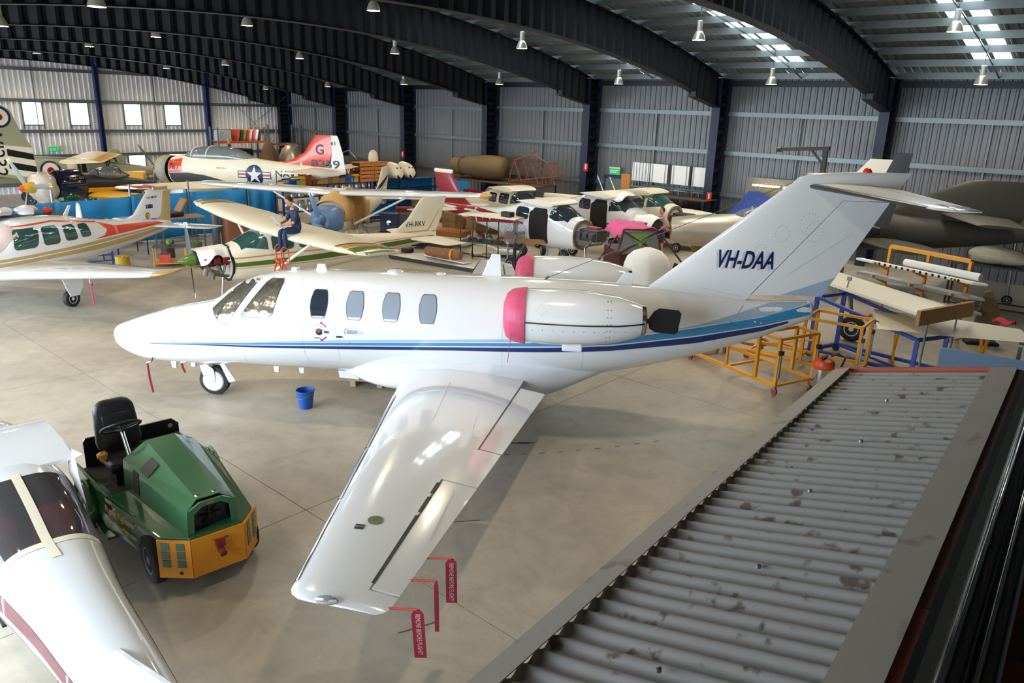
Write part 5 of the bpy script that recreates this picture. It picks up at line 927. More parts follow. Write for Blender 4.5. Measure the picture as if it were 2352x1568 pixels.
# sea fighter with folded wing at the left edge
SKYC = M('sky_grey_green', '#9a9a78', .55, 0, .08, 2); EXS = M('extra_dark_grey', '#5d666c', .5)
SF = E('naval_fighter', 'pale green naval fighter with roundels and folded striped wing at the left edge', 'aircraft', (-41.0, 11.0, 0), radians(78))
sa, ca_ = sin(radians(78)), cos(radians(78))
def sfl(x, y, z): return ((x+41)*ca_+(y-11)*sa, -(x+41)*sa+(y-11)*ca_, z)
def wpoly(P, x, th=0.): return [sfl(x-th, y, z) for y, z in P]
WP = [(8.0, 1.95), (9.6, 1.75), (11.08, 1.5), (10.96, 2.9), (10.62, 3.55), (10.4, 4.3), (10.1, 4.5), (8.0, 4.6)]
n_ = len(WP); MB().add(wpoly(WP, -36)+wpoly(WP, -36, .16), [tuple(range(n_)), tuple(range(2*n_-1, n_-1, -1))]+[(i, n_+i, n_+(i+1) % n_, (i+1) % n_) for i in range(n_)]).build('folded_wing', SKYC, SF, 0, .03)
def wflat(nm, P, mt, off): MB().add(wpoly(P, -36+off)+wpoly(P, -36), [tuple(range(len(P))), tuple(range(2*len(P)-1, len(P)-1, -1))]+[(i, len(P)+i, len(P)+(i+1) % len(P), (i+1) % len(P)) for i in range(len(P))]).build(nm, mt, SF, 0)
wflat('white_band', [(8, 2.1), (9.6, 1.88), (11.07, 1.62), (10.97, 2.85), (9.7, 3.0), (8, 3.2)], CREAM, .006)
wflat('black_band', [(10.05, 2.55), (11.0, 2.35), (10.98, 2.6), (10.05, 2.82)], BLACK, .012); wflat('black_band', [(10.05, 2.05), (11.04, 1.85), (11.02, 2.1), (10.05, 2.32)], BLACK, .012)
for rr, mt, of in ((.42, NAVY, .01), (.33, CREAM, .016), (.13, CRED, .022)): wflat('roundel', [(9.95+y, 4.05+z) for y, z in circ(0, 0, rr, 26)], mt, of)
wt = text2d('WJ232', 0, 0, .62, 2.0, rot=-pi/2, bold=.004); 
for v in wt.vertices: v.co = sfl(-35.98, 9.35+v.co.x, 3.75+v.co.y)
wt.materials.clear(); wt.materials.append(BLACK); o = bpy.data.objects.new('wing_lettering', wt); COL.objects.link(o); o.parent = SF
rfu = fus([(-1.5, 1.5, .4, .45), (0, 1.5, .5, .55), (1.5, 1.55, .55, .62), (3, 1.5, .5, .58), (5, 1.4, .35, .42), (6.5, 1.4, .15, .2)], 28, 3).build('fuselage', SKYC, SF, 50); q = bvh(rfu)
for rr, mt, of in ((.44, NAVY, .012), (.34, CREAM, .018), (.15, CRED, .024)): decal('roundel', mt, SF, q, [circ(2.0, 1.55, rr, 26)], 'y-', .2, of)
decal('top_band', EXS, SF, q, [[(.2, -.3), (6, -.15), (6, .15), (.2, .3)]], 'z+', .2, .01); decal('white_band', CREAM, SF, q, [[(2.7, 1), (3.2, 1), (3.2, 2.1), (2.7, 2.1)]], 'y-', .2, .014); decal('black_band', BLACK, SF, q, [[(3.25, 1), (3.5, 1), (3.5, 2.1), (3.25, 2.1)]], 'y-', .2, .014)
MB().bar(sfl(-36.1, 9, 1.6), sfl(-41, 10.6, 1.3), .5, .22).build('wing_root', SKYC, SF, 0, .05); MB().tube(sfl(-36.6, 9.4, 0), sfl(-36.6, 9.4, 1.6), .08).build('gear_leg', STEEL, SF)
for x, y in ((1.0, -.8), (1.0, .8), (5.8, 0)): wheel(SF, (x, y, .25), .25, .15, hub='hub_grey'); MB().tube((x, y, .25), (x, y*.5, 1.2), .04).build('gear_leg', STEEL, SF)
# aerobatic aircraft with yellow spinner
YK = E('aerobatic_aircraft', 'black and yellow aerobatic aircraft, plastic wrapped engine and yellow red tipped spinner', 'aircraft', (-30.6, 8.7, 0), radians(110))
MB().lathe([(.02, 0), (.1, .12), (.19, .4), (.2, .55)], (0, 0, 1.8), (1, 0, 0), 20).build('spinner', YELA, YK); MB().lathe([(.001, -.02), (.03, .0), (.115, .14)], (0, 0, 1.8), (1, 0, 0), 20, False).build('spinner_tip', REDO, YK); blade_prop(YK, (.35, 0, 1.8), 3, 1.25, M('propeller_grey'), .9, YELA)
MB().blob((.95, 0, 1.78), (.85, 1.1, 1.1), 2, .08, 18, 12, 3).build('wrapped_engine', PLAST, YK, 50)
MB().lathe([(.45, 1.3), (.55, 1.5), (.56, 2.3), (.5, 2.35)], (0, 0, 1.78), (1, 0, 0), 24).build('cowl', M('gloss_black_blue', '#10142a', .15, coat=1.), YK, 50); MB().blob((1.7, -.3, 1.35), (.9, .5, .5), 5, .05).build('oil_tank', M('dark_green_gloss', '#0f4a34', .2, coat=.6), YK)
flat_text('cowl_lettering', YELA, YK, 'Yak-50', Matrix(((1, 0, 0, 1.62), (0, -.35, -.94, -.49), (0, .94, -.35, 1.98), (0, 0, 0, 1))), .13, .6)
yf = fus([(2.3, 1.7, .48, .48), (3.2, 1.65, .42, .45), (4.5, 1.55, .32, .36), (5.6, 1.5, .16, .2), (6.0, 1.5, .05, .08)], 24, 3).build('fuselage', BLACK, YK, 50); decal('stripe', YELA, YK, bvh(yf), [[(2.4, 1.5), (5.6, 1.4), (5.6, 1.5), (2.4, 1.66)]], 'y-', .2, .01)
yc_ = fus([(2.8, 2.0, .05, .05), (3.2, 2.05, .28, .22), (4.0, 2.05, .3, .28), (4.7, 1.95, .1, .05)], 18, 4).build('canopy', glassy('canopy_glass'), YK, 60)
for x, r_ in ((3.1, .25), (3.6, .29), (4.1, .29)): MB().path([(x, r_*cos(a), 2.05+r_*sin(a)) for a in [pi*i/12 for i in range(13)]], .018).build('canopy_frame', BLACK, yc_)
for sd in (-1, 1): foil([(2.4, .4*sd, 1.35, 1.7, .14), (2.5, (2.2 if sd < 0 else 3.4)*sd, 1.4, 1.2, .12)], 0, 1, 8).build('wing', YELA, YK, 50); wheel(YK, (2.8, 1.0*sd, .22), .22, .14); MB().tube((2.8, sd, .22), (2.8, sd, 1.3), .03).build('gear_leg', STEEL, YK)
# yellow high wing aircraft
YC = E('yellow_aircraft', 'yellow high wing aeroplane with pale wing top and black struts by the gable', 'aircraft', (-38.9, 13.2, 0), radians(60))
MB().add([(0, -.45, .7), (3.2, -.4, .8), (3.2, .4, .8), (0, .45, .7), (0, -.45, 1.5), (3.2, -.4, 1.6), (3.2, .4, 1.6), (0, .45, 1.5)], [(0, 1, 2, 3), (4, 5, 6, 7), (0, 1, 5, 4), (1, 2, 6, 5), (2, 3, 7, 6), (3, 0, 4, 7)]).build('fuselage', YELA, YC, 0, .05)
w1 = foil([(.2, y, 2.2, 1.7, .13) for y in (-2.6, 0, 2.6)], 0, 1, 8).build('wing', M('doped_fabric_wing', '#dcc9a0', .5), YC, 50); decal('wing_edge', YELA, YC, bvh(w1), [[(.2, -2.6), (2, -2.6), (2, -2.1), (.2, -2.1)], [(1.4, -2.1), (2, -2.1), (2, 2.6), (1.4, 2.6)]], 'z+', .2, .01)
for a, b_ in (((.5, -.45, 1.5), (.5, -.4, 2.15)), ((1.6, -.45, 1.5), (1.7, -.4, 2.15)), ((.6, -.45, .9), (.8, -1.9, 2.15)), ((1.5, .45, 1.5), (1.7, .4, 2.15)), ((.5, .45, 1.5), (.5, .4, 2.15))): MB().tube(a, b_, .05).build('strut', BLACK, YC)
for sd in (-1, 1): wheel(YC, (.6, .8*sd, .3), .3, .16); MB().tube((.6, .8*sd, .3), (.6, .3*sd, .8), .03).build('gear_leg', STEEL, YC)
MB().tube((3.0, 0, .85), (3.1, 0, .1), .03).build('tail_leg', STEEL, YC)
# fin lettered O
OF = E('loose_fin', 'rounded olive fin lettered O standing beyond the yellow aeroplane', 'fin', (-42.4, 16.55, 0), radians(75))
fo = MB().prism([(-.7, .1), (-.65, 1.4), (-.35, 2.05), (.05, 2.35), (.35, 2.3), (.6, 1.9), (.72, 1.0), (.72, .1)], -.05, .05).build('skin', SKYC, OF, 0, .02); flat_text('fin_letter', BLACK, OF, 'O', Matrix(((1, 0, 0, -.18), (0, 0, -1, -.056), (0, 1, 0, 1.35), (0, 0, 0, 1))), .6, .4, bold=.02)
MB().box((0, 0, .05), (1.5, .5, .1)).build('cradle', M('timber_block'), OF, 0)
# shelf racks by the gable
RKO = M('rack_orange', '#d8501c', .45); RKG = M('rack_grey', '#7f878c', .5, .4)
def rack(label, loc, L, D, Hh, lv, rz=radians(90)):
    e = E('storage_rack', label, 'rack', loc, rz, 'storage racks in the far corner')
    for x in (0, L):
        for y in (0, D): MB().bar((x, y, 0), (x, y, Hh), .08).build('upright', RKG, e, 0)
        MB().bar((x, 0, .4), (x, D, 1.4), .04).build('brace', RKG, e, 0)
    for z in lv:
        for y in (0, D): MB().bar((0, y, z), (L, y, z), .05, .11).build('beam', RKO, e, 0)
        MB().box((L/2, D/2, z+.06), (L, D, .02)).build('shelf', RKG, e, 0)
    return e
rack('grey storage rack with orange beams holding curved seat shells, behind the trainer canopy', (-42.6, 22.6, 0), 3.0, .9, 3.4, (1.2, 2.55)); rack('tall grey storage rack with orange beams in the corner behind the trainer fin', (-43.6, 27.0, 0), 1.7, .9, 3.5, (1.6, 2.3))
SHC = [('#c2452c', 'red'), ('#2f3a1e', 'dark green'), ('#8a8f3a', 'moss green'), ('#b0392c', 'brick red'), ('#d9c9cf', 'pale pink'), ('#c9476a', 'rose'), ('#e6e6e2', 'white'), ('#2a2d33', 'charcoal')]
for i, (c, nm) in enumerate(SHC):
    o = T(MB().grid(lambda u, v: (.08*sin(u*2), (v-.5)*.7, .75*sin(min(u, .8)*1.6)-(.3*(u-.6) if u > .6 else 0)), 8, 4).build('seat_shell', M('shell_'+nm.replace(' ', '_'), c, .5), None, 60, solid=False, thick=.03), nm+' curved shell standing on the orange rack by the gable', 'shell', 'curved shells on the rack')
    o.location = (-43.0, 23.75+.2*i, 2.62); o.rotation_euler = (0, .25, pi/2+.5)
T(MB().box((0, 0, .3), (.7, .7, .6)).build('storage_box', M('pale_grey_box', '#b8bcbc', .6), None, 0, .02), 'pale grey square box on the orange rack beside the curved shells', 'box').location = (-43.0, 23.1, 2.62)
T(MB().box((0, 0, .45), (1.2, .7, .9)).build('black_case', BLACK, None, 0, .05), 'large black case on the lower shelf of the orange rack', 'case').location = (-43.0, 24.3, 1.28)
pb = E('loose_propeller', 'upright black propeller blade with orange tip in front of the orange rack', 'propeller', (-41.6, 22.7, 0)); MB().prism([(-.12, 0), (.12, 0), (.16, 1.2), (.13, 2.4), (.05, 2.85), (-.05, 2.85), (-.13, 2.4), (-.16, 1.2)], -.03, .03).build('blade', BLACK, pb, 0, .015); MB().prism([(-.115, 2.55), (.115, 2.55), (.05, 2.87), (-.05, 2.87)], -.035, .035).build('tip', ORS, pb, 0); MB().box((0, 0, .04), (.5, .4, .08)).build('foot', STEEL, pb, 0)
nc = E('nose_cone', 'matt brown pointed nose cone behind the trainer fuselage', 'nose cone', (-41.3, 25.0, 0)); MB().lathe([(.62, .3), (.66, 1.0), (.62, 1.5), (.42, 2.1), (.2, 2.6), (.05, 2.75)], n=26).build('cone', M('brown_primer', '#6d4f36', .8), nc); MB().lathe([(.7, 0), (.7, .3)], n=20).build('base_ring', STEEL, nc)
jp_ = E('jet_engine_section', 'silver grey jet nose section standing between nose cone and corner post', 'engine', (-41.5, 26.6, 0)); MB().lathe([(.6, .2), (.75, 1.0), (.72, 1.6), (.5, 2.2), (.25, 2.4)], n=26).build('shell', M('bare_aluminium'), jp_); MB().lathe([(.65, 0), (.65, .2)], n=20).build('base_ring', STEEL, jp_)
for i in range(4): MB().path([(.5*cos(i), .5*sin(i), 2.2), (.4*cos(i+.5), .4*sin(i+.5), 2.5), (.1, 0, 2.45)], .03).build('pipe', STEEL, jp_)
# shelf of silver cans with boxes on top
SH = E('parts_shelf', 'long navy steel shelf of round cans and boxes beyond the masked aeroplane', 'shelf', (-26.6, 16.6, 0), radians(90)); L = 8.6
for x in (0, 2.1, 4.3, 6.4, L):
    for y in (0, .6): MB().bar((x, y, 0), (x, y, 1.78), .06).build('upright', NAVYST, SH, 0)
for z in (.15, .75, 1.32, 1.76): MB().box((L/2, .3, z), (L, .66, .03)).build('board', NAVYST, SH, 0)
for x in (4.3, 6.4): MB().box((x+1.05, .62, .95), (2.0, .02, 1.5)).build('back_panel', FENB, SH, 0)
CAN = M('can_tinplate', '#b9bcbe', .3, .8, .2, 8)
def can_tower(n): return
c0_ = E('tin_can', '', 'can'); MB().lathe([(.001, 0), (.1, 0), (.105, .01), (.1, .02), (.1, .17), (.105, .18), (.1, .19), (.001, .19)], n=14).build('body', CAN, c0_); MB().lathe([(.001, .191), (.085, .191), (.085, .2), (.001, .2)], n=12).build('lid', M('can_lid', '#cfd2d4', .25, .9), c0_); k = 0
for zb in (.765, 1.335):
    for i in range(30):
        x = .18+.245*i*.72
        for j in range(2 if (zb > 1 or i % 3) else 1):
            if (i*7+j*3+int(zb*10)) % 11 == 0: continue
            o = c0_ if k == 0 else copy_tree(c0_); o.location = (-26.6-.2-.24*(i % 2)*.5, 16.6+x, zb+.2*j); k += 1
            T(o, 'round silver tin can in the rows on the navy parts shelf', 'can', 'tin cans on the parts shelf')
BXC = [('#b08a55', 'kraft'), ('#9c7440', 'brown'), ('#c2a06a', 'tan'), ('#a5552f', 'terracotta'), ('#d8b23a', 'yellow'), ('#1f5fb0', 'blue')]
BL = ['at the fence end', 'by the trainer emblem', 'below the navy lettering', 'second from the blue tin', 'open, with yellow packets', 'beside the trainer fin', 'under the red fin', 'tall one below the fin number', 'flat one leaning forward', 'in front of the crates', 'half open, by the crates', 'with a hanging flap']
for i in range(12):
    c, nm = BXC[(i*5+i//4) % 6]; w_, d_, h_ = .25+.1*((i*3) % 4), .35, .16+.06*((i*5) % 4)
    e = E('carton', nm+' carton on the parts shelf '+BL[i], 'box', (-26.9, 16.85+.335*i, 1.776), radians(90)+.12*sin(i*2), 'cartons on the parts shelf'); MB().box((0, 0, h_/2), (w_, d_, h_)).build('body', M('carton_'+nm, c, .8), e, 0)
    for s in (-1, 1): MB().box((0, s*(d_/2+.05), h_+.02), (w_, .12, .006), R=Matrix.Rotation(s*(-.5), 3, 'X')).build('flap', M('carton_'+nm), e, 0)
for i, y in enumerate((20.75, 21.5)):
    e = E('wooden_crate', ('left' if i == 0 else 'right')+' of the two slatted orange timber crates on the parts shelf', 'crate', (-26.9, y, 1.776), radians(90), 'timber crates on the parts shelf')
    for zz in (.06, .22, .38, .54, .7):
        for s in (-.3, .3): MB().box((0, s, zz), (.7, .02, .12)).build('slat', M('orange_timber', '#b9783a', .7, 0, .2, 5), e, 0)
    for x in (-.34, .34):
        for s in (-.28, .28): MB().box((x, s, .39), (.04, .04, .78)).build('corner_post', M('orange_timber'), e, 0)
    MB().box((0, 0, .79), (.72, .62, .03)).build('lid', M('orange_timber'), e, 0)
for i, y in enumerate((22.5, 23.2)):
    e = E('engine_cowling', ('left' if i == 0 else 'right')+' white nose cowling with two dark inlets on the parts shelf', 'cowling', (-26.9, y, 1.776), radians(0), 'nose cowlings on the shelf'); fus([(-.3, .38, .3, .36, 2.4), (.1, .34, .32, .32, 2.4), (.35, .24, .25, .2), (.45, .2, .1, .1)], 22, 3).build('shell', CREAM, e, 50)
    for s in (-1, 1): MB().lathe([(.085, 0), (.001, .0)], (.44, .13*s, .14), (1, 0, .2), 14).build('inlet', BLACK, e); MB().box((.3, .1*s, .5), (.03, .06, .05)).build('latch', BLACK, e, 0)
e = E('spray_nozzle_cap', 'small cream rounded cap on top of the timber crates', 'cap', (-27.0, 21.4, 2.58)); MB().lathe([(.2, 0), (.22, .15), (.17, .38), (.06, .48)], n=18).build('shell', CREAM, e); MB().lathe([(.05, .2), (.001, .2)], (0, 0, .02), (1, 0, .2), 8).build('port', BLACK, e)
# dark fuselage lettered NA
DF = E('dark_fuselage', 'matt black fuselage lettered NAVY in white behind the crates', 'fuselage', (-37.0, 26.2, 0), radians(-6)); dfo = fus([(0, 1.3, .3, .4), (1, 1.55, .5, .6), (3, 1.55, .5, .62), (5, 1.45, .4, .5)], 24, 2, 2.6).build('skin', M('matt_black', '#20211f', .8), DF, 0); decal('lettering', CREAM, DF, bvh(dfo), None, 'y-', .2, .01, text2d('NAVY', 1.6, 1.25, .5, 2.0, bold=.02))
for x in (1, 4): MB().box((x, 0, .45), (.15, 1.0, .9)).build('trestle', M('timber_block'), DF, 0)
for a, b_ in (((1, -.45, 2.1), (2.2, 0, 2.5)), ((2.2, 0, 2.5), (3.6, -.4, 2.1))): MB().tube(a, b_, .03).build('canopy_bow', STEEL, DF)
# ---------------------------------------------------------------- in front of the fence
def table(label, loc, L, D, h, top, rz=0., leg=BLACK, cat_='table', name='work_table', extra=None):
    e = E(name, label, cat_, loc, rz); MB().box((L/2, D/2, h-.02), (L, D, .04)).build('top', top, e, 0)
    for x in (.05, L-.05):
        for y in (.05, D-.05): MB().bar((x, y, 0), (x, y, h-.04), .05).build('leg', leg, e, 0)
    for y in (.05, D-.05): MB().bar((.05, y, .3), (L-.05, y, .3), .035).build('rail', leg, e, 0)
    return e
PLY = M('plywood', '#b58d62', .7, 0, .12, 4)
table('dark topped high bench with plastic bags along the blue fence', (-26.1, 6.0, 0), 2.6, .9, 1.45, GREYB, radians(83)); bench2 = table('plywood table with blue frame below the blue fence', (-24.2, 6.2, 0), 3.0, 1.0, 1.25, PLY, radians(80), BLU)
for i, y in enumerate((6.9, 7.6)): T(MB().blob((0, 0, .14), (.5, .7, .32), i+2, .2, 14, 9).build('plastic_bag', M('clear_white_plastic', '#d3d2d0', .3, 0, .12, 5, bump=.5), None), ('left' if i == 0 else 'right')+' bulging white plastic bag on the dark bench', 'bag', 'bags on the bench').location = (-26.4, y, 1.45)
T(MB().blob((0, 0, .1), (.2, .3, .22), 9, .2).build('red_parts_bag', M('red_plastic', '#b8402c', .5), None), 'small red bundle at the end of the dark bench', 'bundle').location = (-26.4, 8.2, 1.45)
T(MB().box((0, 0, 0), (.02, .7, .2)).build('yellow_sign', M('sign_yellow', '#d9c81e', .5), None, 0), 'yellow warning board hung under the dark bench', 'sign').location = (-25.9, 7.6, 1.22)
flat_text('sign_lettering', BLACK, bpy.data.objects['yellow_sign'], 'NO STEP', Matrix(((0, 0, 1, .012), (1, 0, 0, -.3), (0, 1, 0, -.06), (0, 0, 0, 1))), .12, .6)
e = E('loose_winglet', 'white upright fin tip standing on the plywood table', 'fin', (-25.0, 8.6, 1.25)); MB().prism([(-.25, 0), (.25, 0), (.12, .6), (.0, .66), (-.08, .55)], -.03, .03).build('skin', WHITE, e, 0, .015); MB().box((0, 0, .01), (.5, .2, .02)).build('base', STEEL, e, 0)
e = E('cloth_heap', 'heap of striped cream cloth on a wire trolley before the blue fence', 'cloth', (-25.8, 10.0, 0))
for i in range(5): MB().blob((.1*sin(i*3), -.5+.25*i, .95+.1*(i % 2)), (.6, .5, .32), i, .3, 14, 9).build('fold', M('striped_cloth', '#c9c1b0', .9, 0, .35, 9), e)
for x, y in ((-.4, -.7), (.4, -.7), (-.4, .7), (.4, .7)): MB().tube((x, y, 0), (x, y, 1.25), .02).build('trolley_post', BLACK, e)
MB().box((0, 0, .78), (.85, 1.45, .03)).build('trolley_tray', BLACK, e, 0)
table('grey steel work table carrying an aeroplane seat, left of the gas bottle', (-25.6, 11.3, 0), 1.5, .8, 1.1, M('cardboard_sheet', '#a0866a', .8), radians(85), STEEL)
e = E('pilot_chair', 'black and tan aeroplane seat lying on the grey work table', 'seat', (-25.9, 11.9, 1.1)); MB().box((0, 0, .1), (.45, .55, .16)).build('cushion', BLACK, e, 60, .05); MB().box((-.05, .3, .35), (.45, .12, .55), R=Matrix.Rotation(-.6, 3, 'X')).build('backrest', M('tan_leather', '#8f6a48', .6), e, 60, .05)
e = E('gas_bottle', 'dark grey gas bottle standing left of the plywood cabinet', 'gas bottle', (-25.2, 13.0, 0)); MB().lathe([(.0, 0), (.12, .0), (.13, .03), (.13, 1.2), (.09, 1.32), (.035, 1.38), (.035, 1.45)], n=20).build('cylinder', M('bottle_grey', '#4a5054', .5), e); MB().lathe([(.03, 1.45), (.045, 1.46), (.045, 1.55), (.02, 1.57)], n=12).build('valve', STEEL, e)
e = E('plywood_cabinet', 'reddish plywood cabinet under the far wing of the green striped aeroplane', 'cabinet', (-24.8, 13.9, 0), radians(90)); MB().box((0, .25, .5), (1.3, .5, 1.0)).build('body', M('red_ply', '#8a5a42', .7), e, 0)
for x in (-.32, .32): d_ = MB().box((x, -.01, .5), (.6, .02, .92)).build('door', M('red_ply'), e, 0); MB().lathe([(.015, 0), (.02, .02)], (x*.3, -.02, .55), (0, -1, 0), 8).build('knob', STEEL, d_)
e = E('cardboard_box', 'brown cardboard box on the plywood cabinet', 'box', (-24.9, 13.6, 1.0)); MB().box((0, 0, .22), (.4, .5, .44)).build('body', M('carton_kraft'), e, 0); MB().box((0, .3, .45), (.4, .15, .01), R=Matrix.Rotation(.4, 3, 'X')).build('flap', M('carton_kraft'), e, 0)
e = E('parts_trolley', 'low yellow wire trolley with a green ball under the tan striped tail', 'trolley', (-23.4, 10.0, 0), radians(60))
for x in (0, .9):
    for y in (0, .5): MB().bar((x, y, 0), (x, y, .6), .03).build('post', YEL, e, 0)
for z in (.1, .6): MB().box((.45, .25, z), (.95, .55, .03)).build('tray', YEL if z < .3 else GREYB, e, 0)
MB().blob((.45, .25, .72), (.2, .2, .2), 1, .02).build('ball', M('green_ball', '#6f9a3a', .5), e); MB().box((.3, .2, .24), (.3, .3, .25)).build('red_tin', REDO, e, 0)
# workmen's ladders
def stepladder(label, loc, rz, h, wd, mat, n, rail=False):
    e = E('step_ladder', label, 'ladder', loc, rz); sp = h*.32
    for s in (-1, 1):
        MB().bar((0, s*wd/2, h), (-sp, s*wd*.62, 0), .035).build('stile', mat, e, 0); MB().bar((0, s*wd/2, h), (sp*.9, s*wd*.62, 0), .03).build('rear_stile', mat, e, 0)
        if rail: MB().path([(-.02, s*wd/2, h), (-.05, s*wd/2, h+.28), (.03, s*wd/2, h+.34), (.12, s*wd/2, h+.28), (.14, s*wd/2, h)], .014).build('hand_hoop', mat, e)
    for i in range(1, n+1): t = i/(n+1) if not rail else i/n; MB().box((-sp*(1-t), 0, h*t), (.2 if rail else .09, wd*(.95+.2*(1-t)), .025)).build('tread', mat, e, 0)
    MB().box((.03, 0, h), (.16, wd, .02)).build('top_plate', mat, e, 0); return e
stepladder('aluminium step ladder beside the brown paper masked aeroplane', (-21.9, 16.35, 0), radians(215), 1.55, .42, M('aluminium', '#b5b5b0', .4, .5), 4)
stepladder('orange step stool under the feet of the man on the wing', (-15.4, 9.45, 0), radians(75), 1.5, .42, M('ladder_orange', '#c8502c', .5), 3, True)
stepladder('small aluminium step stand under the green striped tail', (-14.6, 13.0, 0), radians(100), .55, .4, M('aluminium'), 2)
# ================================================================ PEOPLE
def person(name, label, loc, rz, J, ED, cols, hair, headc, face, hands):
    # J: joint -> (xyz, radius); ED: edges; one continuous skinned body, faces coloured by the nearest bone
    e = E(name, label, 'person', loc, rz); ks = list(J); me = bpy.data.meshes.new('body'); me.from_pydata([J[k][0] for k in ks], [(ks.index(a), ks.index(b)) for a, b in ED], [])
    o = bpy.data.objects.new('body', me); COL.objects.link(o); sk = o.modifiers.new('skin', 'SKIN'); ss = o.modifiers.new('sub', 'SUBSURF'); ss.levels = 2; ss.render_levels = 2
    for i, k in enumerate(ks): r = J[k][1]; me.skin_vertices[0].data[i].radius = (r, r) if not isinstance(r, tuple) else r
    me.skin_vertices[0].data[ks.index('pelvis')].use_root = True
    dg = bpy.context.evaluated_depsgraph_get(); m2 = bpy.data.meshes.new_from_object(o.evaluated_get(dg)); bpy.data.objects.remove(o)
    b = bpy.data.objects.new('body', m2); COL.objects.link(b); b.parent = e; m2.materials.clear(); ms = []
    for c in cols.values():
        if c not in ms: ms.append(c)
    for c in ms: m2.materials.append(c)
    for p in m2.polygons:
        best = None
        for a, bb in ED:
            pa, pb = Vector(J[a][0]), Vector(J[bb][0]); d = pb-pa; t = max(0, min(1, (p.center-pa).dot(d)/d.length_squared)); q = (p.center-pa-d*t).length-.5*((1-t)*(J[a][1] if not isinstance(J[a][1], tuple) else J[a][1][0])+t*(J[bb][1] if not isinstance(J[bb][1], tuple) else J[bb][1][0]))
            if best is None or q < best[0]: best = (q, (a, bb), t)
        key = best[1]; p.material_index = ms.index(cols.get(key, cols.get(key[0], cols['*'])))
    m2.shade_smooth(); skin = cols['skin']
    H_ = Vector(headc); fw = Vector(face).normalized(); up = Vector((0, 0, 1)); up = (up-fw*up.dot(fw)).normalized(); sd = fw.cross(up)
    def put(f, u, s): return H_+fw*f+up*u+sd*s
    hd = MB(); rs = []
    for i in range(13):
        t = i/12; u = .125-.245*t; w_ = .075*sqrt(max(.02, 1-((t-.42)/.6)**2)); f_ = .098*sqrt(max(.02, 1-((t-.4)/.62)**2))
        rs.append([put(cos(a)*f_+(.012 if t > .7 else 0), u, sin(a)*w_) for a in [2*pi*j/16 for j in range(16)]])
    hd.rings(rs); h = hd.build('head', skin, e, 70)
    MB().add([put(.088, .03, 0), put(.09, -.025, .016), put(.09, -.025, -.016), put(.122, -.02, 0)], [(0, 1, 3), (0, 3, 2), (1, 2, 3), (0, 2, 1)]).build('nose', skin, h, 60)
    for s in (-1, 1):
        MB().blob(put(.086, .015, s*.032), (.022, .022, .014), 1, 0, 8, 6).build('eye', M('eye_dark', '#2a211c', .3), h); MB().blob(put(-.005, -.005, s*.078), (.05, .02, .065), 1, .05, 8, 6).build('ear', skin, h)
    MB().blob(put(.09, -.058, 0), (.02, .045, .012), 1, 0, 8, 5).build('mouth', M('lip', '#9a5a4c', .5), h)
    hr = MB(); rs = []
    for i in range(9):
        t = i/8; u = .14-.16*t; w_ = .088*sqrt(max(.03, 1-((t*.65-.5)/.62)**2)); f_ = .108*sqrt(max(.03, 1-((t*.65-.45)/.62)**2))
        rs.append([put(max(-1, cos(a))*f_*(1 if cos(a) < .3 else max(.1, 1-.75*t))-.012, u, sin(a)*w_) for a in [2*pi*j/18 for j in range(18)]])
    hr.rings(rs).build('hair', hair, e, 70)
    for wr, dr, cu in hands:      # wrist, finger direction, curl direction
        wr, dr, cu = Vector(wr), Vector(dr).normalized(), Vector(cu).normalized(); ac = dr.cross(cu).normalized()
        pm = MB().rings([[wr+dr*t*.09+ac*(.038*cos(a))*k+cu*(.014*sin(a)) for a in [2*pi*j/10 for j in range(10)]] for t, k in ((-.15, .6), (.2, .95), (.7, 1.1), (1., 1.0))]).build('hand', skin, e, 60)
        for i, (of, ln) in enumerate(((-.03, .062), (-.01, .075), (.01, .08), (.03, .07))): p0 = wr+dr*.085+ac*of; MB().path([p0, p0+dr*ln*.5+cu*.012, p0+dr*ln*.75+cu*.04, p0+dr*ln*.7+cu*.065], [.0095, .009, .0085, .007], 7).build('finger', skin, pm, 60)
        p0 = wr+dr*.03+ac*.035; MB().path([p0, p0+ac*.025+dr*.03+cu*.01, p0+ac*.03+dr*.055+cu*.03], [.011, .0105, .008], 7).build('thumb', skin, pm, 60)
    return e
SKIN = M('skin', '#c08a6c', .55, 0, .06); WORK = M('navy_work_clothes', '#1d2a4d', .85, 0, .12, 9, bump=.2, bsc=20); SHO = M('boot_brown', '#3a2c24', .7)
# mechanic sitting on the wing; local x: the way he faces (to the nose of the aeroplane)
J = dict(pelvis=((0, 0, .12), .15), spine=((.03, 0, .32), .14), chest=((.08, 0, .52), .155), neck=((.13, 0, .68), .06), skull=((.15, 0, .76), .05),
         ls=((.09, .19, .6), .07), le=((.2, .24, .36), .05), lw=((.42, .16, .3), .034), rs=((.09, -.19, .6), .07), re=((.2, -.25, .36), .05), rw=((.43, -.14, .3), .034),
         lh=((.05, .1, .1), .105), lk=((.46, .13, .12), .075), la=((.42, .13, -.36), .05), lt=((.56, .14, -.43), .04), rh=((.05, -.1, .1), .105), rk=((.47, -.12, .1), .075), ra=((.48, -.12, -.38), .05), rt=((.62, -.13, -.45), .04))
ED = [('pelvis', 'spine'), ('spine', 'chest'), ('chest', 'neck'), ('neck', 'skull'), ('chest', 'ls'), ('ls', 'le'), ('le', 'lw'), ('chest', 'rs'), ('rs', 're'), ('re', 'rw'), ('pelvis', 'lh'), ('lh', 'lk'), ('lk', 'la'), ('la', 'lt'), ('pelvis', 'rh'), ('rh', 'rk'), ('rk', 'ra'), ('ra', 'rt')]
cols = {'*': WORK, 'skin': SKIN, 'neck': SKIN, ('le', 'lw'): SKIN, ('re', 'rw'): SKIN, ('la', 'lt'): SHO, ('ra', 'rt'): SHO}
